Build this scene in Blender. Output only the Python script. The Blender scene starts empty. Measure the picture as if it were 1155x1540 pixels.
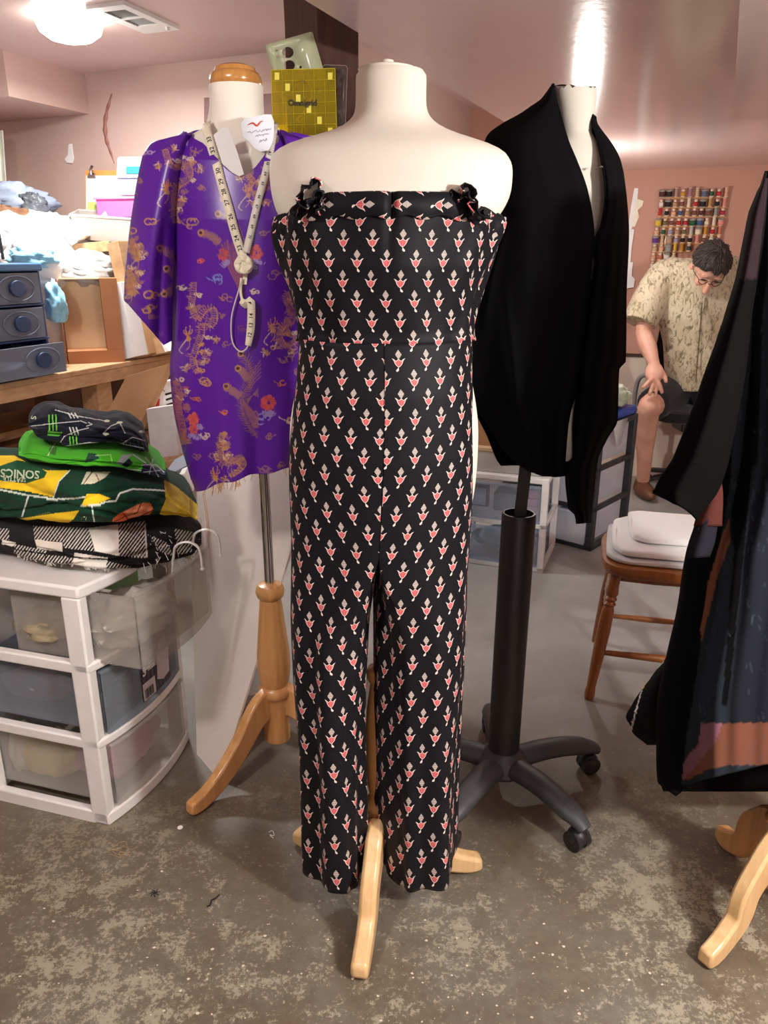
import bpy, bmesh, math, random
import numpy as np
from math import sin, cos, pi, radians, sqrt, atan2
from mathutils import Vector, Matrix
from mathutils import noise as mnoise
random.seed(7)
S = bpy.context.scene
C = S.collection

# ---------------------------------------------------------------- camera
TH = radians(18.5); FPX = 1150.0; H = 1.35
cam = bpy.data.cameras.new('camera'); cam.sensor_fit = 'VERTICAL'; cam.sensor_height = 36.0
cam.lens = FPX / 1540 * 36.0; cam.clip_start = 0.05
camo = bpy.data.objects.new('camera', cam); C.objects.link(camo)
camo.location = (0, 0, H); camo.rotation_euler = (pi / 2 - TH, 0, 0)
S.camera = camo
# ---------------------------------------------------------------- world, exposure
w = bpy.data.worlds.new('world'); S.world = w; w.use_nodes = True
w.node_tree.nodes['Background'].inputs[0].default_value = (0.9, 0.95, 1, 1)
w.node_tree.nodes['Background'].inputs[1].default_value = 0.03
vs = S.view_settings
S.display_settings.display_device = 'sRGB'
vs.view_transform = 'Standard'; vs.look = 'None'; vs.gamma = 1.0; vs.use_curve_mapping = False
vs.exposure = 0.45
S.cycles.max_bounces = 10; S.cycles.diffuse_bounces = 5; S.cycles.transparent_max_bounces = 12
S.cycles.transmission_bounces = 8; S.cycles.caustics_reflective = False; S.cycles.caustics_refractive = False
S.cycles.sample_clamp_indirect = 6.0
# ---------------------------------------------------------------- lamps of the room and one added fill (energies in watts)
def lamp(name, loc, watts, col, radius=0.12, kind='POINT', size=(0.6, 0.2), rot=(0, 0, 0)):
    l = bpy.data.lights.new(name, kind); l.energy = watts; l.color = col
    if kind == 'AREA':
        l.shape = 'RECTANGLE'; l.size, l.size_y = size
    else:
        l.shadow_soft_size = radius
    o = bpy.data.objects.new(name, l); C.objects.link(o); o.location = loc; o.rotation_euler = rot
    return o
lamp('ceiling_lamp_front_left', (-0.95, 0.15, 2.05), 44, (1.0, 0.97, 0.92), 0.08)
lamp('ceiling_lamp_front_right', (1.3, 0.2, 1.52), 92, (1.0, 0.97, 0.91), 0.06)
lamp('rear_fill_light', (0.35, -1.5, 1.45), 14, (1.0, 0.99, 0.97), 0.12)  # added fill behind the camera to brighten the soffit and fronts
lamp('dome_lamp', (-1.21, 3.36, 2.115), 25, (1.0, 0.98, 0.95), kind='AREA', size=(0.2, 0.2))
lamp('sewing_corner_lamp', (0.93, 3.95, 1.50), 58, (1.0, 0.95, 0.88), 0.03)

# ---------------------------------------------------------------- geometry of view rays: a pixel of the photo -> a point at a known place
CT, ST = cos(TH), sin(TH)
SA, CA = sin(radians(22.9)), cos(radians(22.9))       # the room is turned 22.9 deg from the camera's heading
def ray(px, py):
    x = (px - 577.5) / FPX; y = (770 - py) / FPX
    return Vector((x, CT + y * ST, -ST + y * CT))
CP = Vector((0, 0, H))
def atY(px, py, Y):
    d = ray(px, py); return CP + d * (Y / d.y)
def atz(px, py, z):
    d = ray(px, py); return CP + d * ((z - H) / d.z)
def atU(px, py, U):
    d = ray(px, py); return CP + d * (U / (d.x * SA + d.y * CA))
def rm(u, v, z):
    return Vector((u * SA + v * CA, u * CA - v * SA, z))
def xof(px, Y, z):
    return (px - 577.5) / FPX * (Y * CT - (z - H) * ST)
def lerp(a, b, t): return a + (b - a) * t
def interp(x, tab, k=1):
    """tab rows sorted by tab[i][0]; value k"""
    if x <= tab[0][0]: return tab[0][k]
    for a, b in zip(tab, tab[1:]):
        if x <= b[0]:
            return a[k] + (b[k] - a[k]) * (x - a[0]) / (b[0] - a[0])
    return tab[-1][k]
def smooth(x, tab, k=1):
    """Catmull-Rom through the table"""
    n = len(tab)
    if x <= tab[0][0]: return tab[0][k]
    if x >= tab[-1][0]: return tab[-1][k]
    for i in range(n - 1):
        if x <= tab[i + 1][0]:
            t = (x - tab[i][0]) / (tab[i + 1][0] - tab[i][0])
            p0 = tab[max(i - 1, 0)][k]; p1 = tab[i][k]; p2 = tab[i + 1][k]; p3 = tab[min(i + 2, n - 1)][k]
            return 0.5 * (2 * p1 + (p2 - p0) * t + (2 * p0 - 5 * p1 + 4 * p2 - p3) * t * t + (3 * p1 - p0 - 3 * p2 + p3) * t ** 3)
def resample(pts, n):
    P = [Vector(p) for p in pts]
    L = [0.0]
    for a, b in zip(P, P[1:]): L.append(L[-1] + (b - a).length)
    out = []
    for i in range(n):
        s = L[-1] * i / (n - 1)
        for j in range(len(P) - 1):
            if s <= L[j + 1] + 1e-9:
                t = (s - L[j]) / max(L[j + 1] - L[j], 1e-9); out.append(P[j].lerp(P[j + 1], t)); break
    return out
def spline(pts, n):
    tab = []
    P = [Vector(p) for p in pts]; L = 0.0
    for i, p in enumerate(P):
        if i: L += (p - P[i - 1]).length
        tab.append((L,) + tuple(p))
    return [Vector([smooth(L * i / (n - 1), tab, k + 1) for k in range(len(P[0]))]) for i in range(n)]

# ---------------------------------------------------------------- mesh collector
class MB:
    def __init__(s): s.v = []; s.f = []; s.uv = {}; s.mi = []; s.col = None
    def add(s, vs, fs, mi=0, uv=None):
        b = len(s.v); s.v += [Vector(v) for v in vs]
        s.f += [[i + b for i in f] for f in fs]; s.mi += [mi] * len(fs)
        if uv:
            for i, t in enumerate(uv): s.uv[b + i] = t
        return s
    def box(s, c, size, R=None, mi=0):
        c = Vector(c); h = [x / 2 for x in size]
        vs = [Vector((x * h[0], y * h[1], z * h[2])) for x in (-1, 1) for y in (-1, 1) for z in (-1, 1)]
        if R is not None: vs = [R @ v for v in vs]
        return s.add([c + v for v in vs], [(0, 1, 3, 2), (4, 6, 7, 5), (0, 4, 5, 1), (2, 3, 7, 6), (0, 2, 6, 4), (1, 5, 7, 3)], mi)
    def hexa(s, p, mi=0):
        """eight corners: four bottom (ccw), four top"""
        return s.add(p, [(3, 2, 1, 0), (4, 5, 6, 7), (0, 1, 5, 4), (1, 2, 6, 5), (2, 3, 7, 6), (3, 0, 4, 7)], mi)
    def prism(s, pts, d, mi=0):
        n = len(pts); d = Vector(d); pts = [Vector(p) for p in pts]
        return s.add(pts + [p + d for p in pts], [list(range(n))[::-1], list(range(n, 2 * n))] + [(i, (i + 1) % n, n + (i + 1) % n, n + i) for i in range(n)], mi)
    def tube(s, pts, rad, n=10, caps=True, mi=0, flat=1.0, up=None, closed=False):
        P = [Vector(p) for p in pts]; m = len(P)
        if not hasattr(rad, '__len__'): rad = [rad] * m
        T = []
        for i in range(m):
            t = (P[(i + 1) % m] - P[i - 1]) if closed else (P[min(i + 1, m - 1)] - P[max(i - 1, 0)])
            T.append(t.normalized())
        u = Vector(up) if up is not None else (Vector((0, 0, 1)) if abs(T[0].z) < .9 else Vector((1, 0, 0)))
        vs = []
        for i in range(m):
            a = T[i].cross(u)
            if a.length < 1e-6: a = T[i].orthogonal()
            a.normalize(); b = a.cross(T[i]).normalized()
            if up is None: u = b
            for k in range(n):
                q = 2 * pi * k / n
                vs.append(P[i] + a * (cos(q) * rad[i]) + b * (sin(q) * rad[i] * flat))
        fs = []
        for i in range(m if closed else m - 1):
            j = (i + 1) % m
            for k in range(n):
                fs.append((i * n + k, i * n + (k + 1) % n, j * n + (k + 1) % n, j * n + k))
        if caps and not closed:
            fs.append(list(range(n))[::-1]); fs.append([(m - 1) * n + k for k in range(n)])
        return s.add(vs, fs, mi)
    def strip(s, pts, w, h, side, mi=0):
        """rectangular section swept along pts; side = lateral direction, w lateral width, h list of in-plane thickness"""
        P = [Vector(p) for p in pts]; m = len(P); side = Vector(side).normalized(); vs = []
        if not hasattr(h, '__len__'): h = [h] * m
        if not hasattr(w, '__len__'): w = [w] * m
        for i in range(m):
            t = (P[min(i + 1, m - 1)] - P[max(i - 1, 0)]).normalized(); nrm = side.cross(t).normalized()
            for a, b in ((-1, -1), (1, -1), (1, 1), (-1, 1)):
                vs.append(P[i] + side * (a * w[i] / 2) + nrm * (b * h[i] / 2))
        fs = [(0, 1, 2, 3), [(m - 1) * 4 + k for k in (3, 2, 1, 0)]]
        for i in range(m - 1):
            for k in range(4):
                fs.append((i * 4 + k, (i + 1) * 4 + k, (i + 1) * 4 + (k + 1) % 4, i * 4 + (k + 1) % 4))
        return s.add(vs, fs, mi)
    def lathe(s, prof, c, n=32, R=None, mi=0):
        c = Vector(c); vs = []; m = len(prof)
        for r, z in prof:
            for k in range(n):
                p = Vector((r * cos(2 * pi * k / n), r * sin(2 * pi * k / n), z))
                vs.append(c + (R @ p if R is not None else p))
        fs = [(i * n + k, i * n + (k + 1) % n, (i + 1) * n + (k + 1) % n, (i + 1) * n + k) for i in range(m - 1) for k in range(n)]
        fs.append(list(range(n))[::-1]); fs.append([(m - 1) * n + k for k in range(n)])
        return s.add(vs, fs, mi)
    def ell(s, c, r, R=None, nu=16, nv=10, mi=0, fn=None):
        c = Vector(c); vs = []
        for j in range(nv + 1):
            a = pi * j / nv
            for i in range(nu):
                b = 2 * pi * i / nu
                p = Vector((sin(a) * cos(b), sin(a) * sin(b), cos(a)))
                k = fn(p) if fn else 1.0
                p = Vector((p.x * r[0] * k, p.y * r[1] * k, p.z * r[2] * k))
                vs.append(c + (R @ p if R is not None else p))
        fs = [(j * nu + i, (j + 1) * nu + i, (j + 1) * nu + (i + 1) % nu, j * nu + (i + 1) % nu) for j in range(nv) for i in range(nu)]
        return s.add(vs, fs, mi)
    def grid(s, fn, nu, nv, uvfn=None, mi=0, loop=False):
        """fn(u,v) for u,v in 0..1; nu+1 by nv+1 points"""
        vs = [fn(i / nu, j / nv) for j in range(nv + 1) for i in range(nu + 1)]
        fs = [(j * (nu + 1) + i, j * (nu + 1) + i + 1, (j + 1) * (nu + 1) + i + 1, (j + 1) * (nu + 1) + i) for j in range(nv) for i in range(nu)]
        uv = [uvfn(i / nu, j / nv) for j in range(nv + 1) for i in range(nu + 1)] if uvfn else None
        return s.add(vs, fs, mi, uv)
    def rings(s, R, caps=True, mi=0, uv=None):
        n = len(R[0]); m = len(R); vs = [p for r in R for p in r]
        fs = [(i * n + k, i * n + (k + 1) % n, (i + 1) * n + (k + 1) % n, (i + 1) * n + k) for i in range(m - 1) for k in range(n)]
        if caps: fs += [list(range(n))[::-1], [(m - 1) * n + k for k in range(n)]]
        return s.add(vs, fs, mi)

def build(name, mb, mats, parent=None, loc=None, bevel=0, solid=0, sub=0, smoothed=True, angle=38, remesh=0, relax=0, off=0.0):
    """link the collected geometry as one mesh object; verts are world points, the origin goes to loc or to the parent thing's base"""
    me = bpy.data.meshes.new(name)
    top = parent
    while top is not None and top.parent is not None: top = top.parent
    if parent is not None:
        o3 = Vector(top.location)
    elif loc is not None: o3 = Vector(loc)
    else:
        xs = [v.x for v in mb.v]; ys = [v.y for v in mb.v]; zs = [v.z for v in mb.v]
        o3 = Vector(((min(xs) + max(xs)) / 2, (min(ys) + max(ys)) / 2, min(zs)))
    me.from_pydata([tuple(v - o3) for v in mb.v], [], mb.f)
    if not isinstance(mats, (list, tuple)): mats = [mats]
    for m in mats: me.materials.append(m)
    if any(mb.mi): me.polygons.foreach_set('material_index', mb.mi)
    if mb.uv:
        ul = me.uv_layers.new(name='UVMap')
        li = np.zeros(len(me.loops), dtype=np.int32); me.loops.foreach_get('vertex_index', li)
        arr = np.zeros((len(mb.v), 2), dtype=np.float32)
        for i, t in mb.uv.items(): arr[i] = t
        ul.data.foreach_set('uv', arr[li].ravel())
    if mb.col is not None:
        ca = me.color_attributes.new('print', 'FLOAT_COLOR', 'POINT')
        arr = np.ones((len(mb.v), 4), dtype=np.float32); arr[:, :3] = mb.col
        ca.data.foreach_set('color', arr.ravel())
    me.update()
    bm = bmesh.new(); bm.from_mesh(me)
    bmesh.ops.recalc_face_normals(bm, faces=bm.faces); bm.to_mesh(me); bm.free()
    if smoothed:
        me.polygons.foreach_set('use_smooth', [True] * len(me.polygons))
        if angle: me.set_sharp_from_angle(angle=radians(angle))
    ob = bpy.data.objects.new(name, me); C.objects.link(ob)
    if parent is not None: ob.parent = parent
    else: ob.location = o3
    if remesh:
        m = ob.modifiers.new('r', 'REMESH'); m.mode = 'VOXEL'; m.voxel_size = remesh; m.use_smooth_shade = True
        if relax:
            m = ob.modifiers.new('s', 'SMOOTH'); m.iterations = relax; m.factor = 0.5
    if solid:
        m = ob.modifiers.new('t', 'SOLIDIFY'); m.thickness = solid; m.offset = off
    if bevel:
        m = ob.modifiers.new('b', 'BEVEL'); m.width = bevel; m.segments = 2; m.limit_method = 'ANGLE'; m.angle_limit = radians(40)
        m.harden_normals = False
    if sub:
        m = ob.modifiers.new('u', 'SUBSURF'); m.levels = sub; m.render_levels = sub
    return ob
def tag(o, label, cat, group=None, kind=None):
    o['label'] = label; o['category'] = cat
    if group: o['group'] = group
    if kind: o['kind'] = kind
    return o
def thing(name, label, cat, loc, group=None):
    o = bpy.data.objects.new(name, None); C.objects.link(o); o.location = loc; o.empty_display_size = 0.05
    return tag(o, label, cat, group)
def struct(name, mb, mats, parent=None, **k):
    o = build(name, mb, mats, parent, **k)
    if parent is None: o['kind'] = 'structure'
    return o
def rz(a): return Matrix.Rotation(a, 3, 'Z')

# ---------------------------------------------------------------- materials
def lin(c):
    return tuple(((x / 255) / 12.92 if x <= 10 else ((x / 255 + 0.055) / 1.055) ** 2.4) for x in c)
class NT:
    def __init__(s, name):
        s.m = bpy.data.materials.new(name); s.m.use_nodes = True; s.t = s.m.node_tree
        s.b = s.t.nodes['Principled BSDF']; s.out = s.t.nodes['Material Output']
    def put(s, sock, val):
        if isinstance(val, bpy.types.NodeSocket): s.t.links.new(val, sock)
        elif val is not None:
            if hasattr(sock, 'default_value') and hasattr(sock.default_value, '__len__') and len(sock.default_value) == 4 and len(val) == 3: val = tuple(val) + (1,)
            sock.default_value = val
    def n(s, typ, ins=None, **props):
        nd = s.t.nodes.new(typ)
        for k, v in props.items(): setattr(nd, k, v)
        for k, v in (ins or {}).items(): s.put(nd.inputs[k], v)
        return nd
    def math(s, op, a, b=None, c=None, clamp=False):
        nd = s.t.nodes.new('ShaderNodeMath'); nd.operation = op; nd.use_clamp = clamp
        s.put(nd.inputs[0], a)
        if b is not None: s.put(nd.inputs[1], b)
        if c is not None: s.put(nd.inputs[2], c)
        return nd.outputs[0]
    def mix(s, f, a, b, blend='MIX'):
        nd = s.t.nodes.new('ShaderNodeMix'); nd.data_type = 'RGBA'; nd.blend_type = blend
        s.put(nd.inputs[0], f); s.put(nd.inputs[6], a); s.put(nd.inputs[7], b)
        return nd.outputs[2]
    def ramp(s, f, stops, mode='LINEAR'):
        nd = s.t.nodes.new('ShaderNodeValToRGB'); cr = nd.color_ramp; cr.interpolation = mode
        while len(cr.elements) < len(stops): cr.elements.new(0.5)
        for e, (p, c) in zip(cr.elements, stops):
            e.position = p; e.color = tuple(c) + (1,) if len(c) == 3 else c
        s.put(nd.inputs[0], f); return nd.outputs[0]
    def obj(s): return s.n('ShaderNodeTexCoord').outputs['Object']
    def noise(s, scale, detail=4, rough=.55, vec=None, col=False, dist=0):
        nd = s.n('ShaderNodeTexNoise', {'Scale': scale, 'Detail': detail, 'Roughness': rough, 'Distortion': dist})
        s.put(nd.inputs['Vector'], vec if vec is not None else s.obj())
        return nd.outputs['Color' if col else 'Fac']
    def bump(s, h, strength=.3, dist=.01):
        nd = s.n('ShaderNodeBump', {'Strength': strength, 'Distance': dist, 'Height': h}); s.t.links.new(nd.outputs[0], s.b.inputs['Normal'])
    def set(s, **k):
        for a, v in k.items(): s.put(s.b.inputs[a.replace('_', ' ')], v)
        return s
def plain(name, c, rough=.5, var=.08, scale=25, bump=0, bscale=200, metal=0, spec=.5, sheen=0, coat=0, bdist=.002):
    """one colour with fine mottling; c in sRGB 0..255"""
    t = NT(name); c = lin(c)
    f = t.noise(scale)
    lo = tuple(x * (1 - var) for x in c); hi = tuple(min(1, x * (1 + var)) for x in c)
    t.set(Base_Color=t.ramp(f, [(.3, lo), (.7, hi)]), Roughness=rough, Metallic=metal, Specular_IOR_Level=spec, Sheen_Weight=sheen, Coat_Weight=coat)
    if bump: t.bump(t.noise(bscale, 3), bump, bdist)
    return t.m
def wood(name, c1, c2, rough=.35, scale=1.0, axis='Z', coat=.2):
    t = NT(name)
    mp = t.n('ShaderNodeMapping', {'Vector': t.obj()})
    sc = {'X': (2, 26, 26), 'Y': (26, 2, 26), 'Z': (26, 26, 2)}[axis]
    mp.inputs['Scale'].default_value = tuple(x * scale for x in sc)
    f = t.noise(2.2, 6, .6, mp.outputs[0], dist=.4)
    t.set(Base_Color=t.ramp(f, [(.3, lin(c1)), (.72, lin(c2))]), Roughness=rough, Coat_Weight=coat, Coat_Roughness=.2)
    t.bump(f, .08, .002)
    return t.m
def cloth(name, c, rough=.9, weave=900, bump=.25, sheen=.2, var=.1, c2=None, spec=.25):
    t = NT(name); c = lin(c)
    f = t.noise(14, 5)
    t.set(Base_Color=t.ramp(f, [(.3, tuple(x * (1 - var) for x in c)), (.7, lin(c2) if c2 else tuple(min(1, x * (1 + var)) for x in c))]), Roughness=rough, Sheen_Weight=sheen, Specular_IOR_Level=spec)
    t.bump(t.noise(weave, 2), bump, .001)
    return t.m
def printed(name, rough=.6, sheen=.1, spec=.4, bump=.15, bscale=700, aniso=0):
    """colour attribute woven or printed into the cloth"""
    t = NT(name)
    a = t.n('ShaderNodeVertexColor', layer_name='print')
    t.set(Base_Color=a.outputs[0], Roughness=rough, Sheen_Weight=sheen, Specular_IOR_Level=spec)
    t.bump(t.noise(bscale, 2), bump, .0012)
    return t
def clear(name, c=(235, 238, 240), alpha=.35, rough=.25, var=.0, scale=20):
    """translucent moulded plastic: part see-through, part milky"""
    t = NT(name)
    f = t.noise(scale, 4)
    tr = t.n('ShaderNodeBsdfTransparent', {'Color': tuple(min(1, x * 1.0) for x in lin(c)) + (1,)})
    t.set(Base_Color=lin(c), Roughness=rough)
    ms = t.n('ShaderNodeMixShader')
    fac = t.math('ADD', t.math('MULTIPLY', f, var), alpha - var / 2, clamp=True)
    t.put(ms.inputs[0], fac); t.t.links.new(tr.outputs[0], ms.inputs[1]); t.t.links.new(t.b.outputs[0], ms.inputs[2])
    t.t.links.new(ms.outputs[0], t.out.inputs[0])
    return t.m
def glow(name, c, strength):
    t = NT(name); t.set(Base_Color=lin(c), Emission_Color=lin(c), Emission_Strength=strength); return t.m
M = {}
# walls: pink gloss paint, slightly uneven
def paint(name, c, rough, blotch=.06):
    t = NT(name); c = lin(c)
    f = t.noise(1.3, 5, .6); g = t.noise(40, 3)
    col = t.ramp(f, [(.3, tuple(x * (1 - blotch) for x in c)), (.7, tuple(min(1, x * (1 + blotch)) for x in c))])
    t.set(Base_Color=col, Roughness=rough, Specular_IOR_Level=.5 if rough > .3 else .32)
    t.bump(t.math('ADD', g, t.math('MULTIPLY', f, 2)), .06, .006)
    return t.m
M['wall'] = paint('pink_wall_paint', (198, 174, 164), .6)
M['wall_salmon'] = paint('salmon_wall_paint', (192, 142, 124), .6)
M['ceil'] = paint('pink_gloss_ceiling_paint', (208, 184, 179), .38)
M['soffit'] = paint('mauve_gloss_soffit_paint', (234, 211, 209), .16, .05)
M['wall_dark'] = paint('dark_rear_wall_paint', (128, 104, 92), .6)  # for the unseen wall, darkened so it bounces less light
M['ledge'] = paint('pale_concrete_paint', (214, 198, 184), .7)
def floor_mat():
    t = NT('stained_concrete')
    co = t.obj()
    big = t.noise(1.1, 5, .6, co); mid = t.noise(5, 6, .65, co); fine = t.noise(38, 6, .7, co); speck = t.noise(75, 3, .6, co)
    base = t.ramp(t.math('ADD', t.math('MULTIPLY', big, .7), t.math('MULTIPLY', mid, .3)), [(.36, lin((96, 84, 66))), (.5, lin((106, 100, 87))), (.64, lin((118, 118, 111)))])
    base = t.mix(t.math('MULTIPLY', t.ramp(fine, [(.35, (1, 1, 1)), (.6, (0, 0, 0))]), .35), base, lin((74, 62, 48)))
    # worn pale crumbs, ragged by finer noise and gathered in loose areas
    area = t.ramp(t.noise(2.3, 4, .6, co), [(.44, (0, 0, 0)), (.62, (1, 1, 1))])
    worn = t.math('ADD', t.math('ADD', t.math('MULTIPLY', t.noise(20, 6, .76, co), .62), t.math('MULTIPLY', t.noise(110, 4, .75, co), .45)), t.math('MULTIPLY', area, .10))
    wf = t.ramp(worn, [(.595, (0, 0, 0)), (.655, (1, 1, 1))])
    sep = t.n('ShaderNodeSeparateXYZ', {'Vector': co})
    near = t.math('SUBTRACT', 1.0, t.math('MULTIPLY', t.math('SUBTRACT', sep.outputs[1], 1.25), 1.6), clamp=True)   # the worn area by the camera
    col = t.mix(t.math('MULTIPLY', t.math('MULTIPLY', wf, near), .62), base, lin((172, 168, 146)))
    sp = t.ramp(speck, [(.665, (0, 0, 0)), (.70, (1, 1, 1))])
    col = t.mix(t.math('MULTIPLY', sp, .45), col, lin((190, 184, 166)))
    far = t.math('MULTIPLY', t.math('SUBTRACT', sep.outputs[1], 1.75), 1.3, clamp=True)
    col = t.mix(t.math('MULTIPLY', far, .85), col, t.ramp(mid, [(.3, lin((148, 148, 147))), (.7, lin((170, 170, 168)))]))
    t.set(Base_Color=col, Roughness=t.ramp(mid, [(.3, (.38,) * 3), (.7, (.6,) * 3)]), Specular_IOR_Level=.45)
    t.bump(t.math('ADD', fine, t.math('MULTIPLY', wf, .5)), .12, .003)
    return t.m
M['floor'] = floor_mat()
M['maple'] = wood('honey_maple', (196, 140, 84), (222, 172, 112), .3, 1.0)
M['maple_pale'] = wood('pale_maple', (214, 176, 122), (232, 200, 152), .32, 1.0)
M['maple_top'] = wood('amber_wood', (176, 118, 58), (206, 150, 84), .2, 1.0, coat=.5)
M['oak'] = wood('brown_chair_wood', (120, 66, 28), (156, 94, 44), .35)
M['post'] = wood('dark_brown_timber', (58, 34, 26), (84, 54, 44), .75, .7, coat=0)
M['pine'] = wood('raw_pine', (166, 126, 88), (196, 158, 118), .8, .7, 'Y', coat=0)
M['chrome'] = plain('chrome', (205, 205, 208), .12, .02, metal=1)
M['canvas'] = cloth('cream_form_canvas', (234, 228, 216), .85, 1400, .08, .05, .02)
M['canvas2'] = cloth('ivory_form_canvas', (230, 226, 214), .85, 1400, .12, .05, .03)
M['black_plastic'] = plain('black_plastic', (34, 34, 36), .45, .1, bump=.1, bscale=500)
M['grey_metal'] = plain('dusty_dark_grey_metal', (64, 66, 70), .5, .2, 12)
M['white_plastic'] = plain('white_plastic', (232, 230, 228), .35, .03)
M['white_paint'] = plain('white_enamel', (230, 232, 230), .4, .03)
M['paper'] = plain('white_paper', (236, 236, 236), .8, .03)
M['ink'] = plain('black_ink', (22, 22, 24), .7, .05)
M['card'] = plain('brown_cardboard', (182, 140, 100), .85, .08, 12)
M['card_pale'] = plain('pale_cardboard', (214, 186, 148), .85, .06, 12)
# ================================================================ the room
ZC, ZS, UW, UL, VJ, VL, VR, UB = 2.22, 1.83, 5.08, 3.41, -1.56, -3.95, 2.7, -2.2
def slab(u0, u1, v0, v1, z0, z1):
    return MB().hexa([rm(u0, v0, z0), rm(u1, v0, z0), rm(u1, v1, z0), rm(u0, v1, z0), rm(u0, v0, z1), rm(u1, v0, z1), rm(u1, v1, z1), rm(u0, v1, z1)])
o = struct('floor', slab(UB, UW + .1, VL, VR, -.1, 0), M['floor'], loc=(0, 0, 0))
struct('ceiling', slab(UB, UW + .1, VL, VR, ZC, ZC + .1), M['ceil'])
struct('wall_back_left', slab(UL, UL + .1, VL, VJ - .1, 0, ZC), M['wall'])
struct('wall_jog', slab(UL, UW, VJ - .1, VJ, 0, ZC), M['wall'])
struct('wall_back_right', slab(UW, UW + .1, VJ - .1, VR, 0, ZC), M['wall_salmon'])
struct('wall_left', slab(UB, UL + .1, VL - .1, VL, 0, ZC), M['wall'])
struct('wall_right', slab(UB, UW + .1, VR, VR + .1, 0, ZC), M['wall_salmon'])
struct('wall_behind', slab(UB - .1, UB, VL, VR, 0, ZC), M['wall_dark'])
struct('trim_soffit', slab(UB, UW, -.827, VR, ZS, ZC), M['soffit'])
struct('trim_soffit_step', slab(UB, 2.95, -.03, VR, 1.765, ZS), M['soffit'])
struct('trim_bulkhead', slab(2.91, UL, VL, -3.07, 2.036, ZC), M['wall'])
struct('trim_wall_ledge', slab(UW - .06, UW, VJ, VR, 0, .76), M['ledge'])
struct('trim_ledge_cap', slab(UW - .07, UW, VJ, VR, .76, .772), plain('dark_ledge_edge', (60, 44, 38), .7))
struct('trim_cable', MB().tube([rm(UW - .068, v, .44 + .004 * sin(v * 5)) for v in np.linspace(VJ, VR, 20)], .006, 6), M['black_plastic'])
# marks on the left wall: a long scrape and a white plaster patch
p = [(168, 141), (165, 152), (160, 170), (158, 190), (160, 210), (166, 228), (172, 246)]
wd = [.8, 2.0, 2.6, 3.0, 2.6, 1.8, .5]
mb = MB()
Pm = spline([(a, b, c) for (a, b), c in zip(p, wd)], 24)
vs_ = []
for q in Pm:
    for sgn in (-1, 1):
        vs_.append(atU(q[0] + sgn * q[2] * (1 + .25 * sin(q[1])), q[1], UL - .001))
mb.add(vs_, [(2 * i, 2 * i + 1, 2 * i + 3, 2 * i + 2) for i in range(23)])
tag(build('wall_scrape', mb, plain('scraped_red_brown_plaster', (164, 116, 104), .8, .3, 30), solid=.001), 'long thin reddish brown scrape curving down the pink wall', 'scrape')
mb = MB()
q = [(104, 217), (109, 216), (110, 226), (112, 238), (110, 246), (101, 245), (98, 239), (103, 233)]
mb.prism([atU(a, b, UL - .001) for a, b in q], -rm(1, 0, 0) * .006)
tag(build('wall_hook', mb, M['paper'], bevel=.002), 'small white curved plastic hook stuck on the pink wall', 'hook')
# dark brown panel behind the blouse form's neck
mb = MB(); mb.hexa([atU(307, 184, UL - .03), atU(420, 184, UL - .03), atU(420, 184, UL - .002), atU(307, 184, UL - .002), atU(307, 147, UL - .03), atU(420, 140, UL - .03), atU(420, 140, UL - .002), atU(307, 147, UL - .002)])
tag(build('wall_plank', mb, plain('mauve_brown_board', (124, 94, 90), .7), bevel=.002), 'mauve brown board fixed to the wall behind the cream neck', 'board')
# timber post
pc = atY(483, 50, 2.30)
mb = MB()
for k in range(1):
    a = radians(42); R = rz(a); wv = .07
    sec = [R @ Vector((x * wv, y * wv, 0)) for x, y in ((-1, -1), (1, -1), (1, 1), (-1, 1))]
    rr = []
    for i in range(24):
        z = ZC * i / 23
        rr.append([Vector((pc.x, pc.y, z)) + s * (1 + .03 * mnoise.noise(Vector((z * 5, j * 3, 0)))) for j, s in enumerate(sec)])
    mb.rings(rr)
struct('trim_post', mb, M['post'], bevel=.004)
# ceiling dome light
dc = atz(103, 24, ZC)
t = thing('ceiling_light', 'glowing round dome light on the ceiling beside the white vent', 'ceiling light', (dc.x, dc.y, ZC))
build('base_plate', MB().lathe([(.02, 0), (.105, 0), (.108, -.006), (.105, -.014), (.02, -.014)], (dc.x, dc.y, ZC)), M['white_paint'], t)
build('diffuser', MB().lathe([(.118, -.014), (.122, -.03), (.112, -.055), (.08, -.078), (.04, -.088), (.002, -.09)], (dc.x, dc.y, ZC)), glow('lit_opal_glass', (255, 250, 240), 14), t)
# ceiling vent
A_, B_, C_, D_ = [atz(x, y, ZC) for x, y in ((129, 7), (185, 1), (270, 38), (217, 46))]
ctr = (A_ + B_ + C_ + D_) / 4
t = thing('ceiling_vent', 'white rectangular metal air vent with louvres on the ceiling', 'vent', (ctr.x, ctr.y, ZC))
eu = ((C_ - B_) + (D_ - A_)).normalized(); Lu = ((C_ - B_).length + (D_ - A_).length) / 2
ev = Vector((-eu.y, eu.x, 0)); ev = ev if ev.dot(A_ - B_) > 0 else -ev; Wv = ((A_ - B_).length + (D_ - C_).length) / 2
def vp(u, v, z): return ctr + eu * (u * Lu) + ev * (v * Wv) + Vector((0, 0, z))
def vbox(u0, u1, v0, v1, z0, z1): return [vp(u0, v0, z0), vp(u1, v0, z0), vp(u1, v1, z0), vp(u0, v1, z0), vp(u0, v0, z1), vp(u1, v0, z1), vp(u1, v1, z1), vp(u0, v1, z1)]
mb = MB()
for q in ((-.5, -.36, -.5, .5), (-.08, -.04, -.5, .5), (.22, .5, -.5, .5), (-.36, -.08, .26, .5), (-.36, -.08, -.5, -.3), (-.04, .22, .26, .5), (-.04, .22, -.5, -.3)):
    mb.hexa(vbox(*q, -.014, 0))
build('frame', mb, M['white_paint'], t, smoothed=False)
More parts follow.
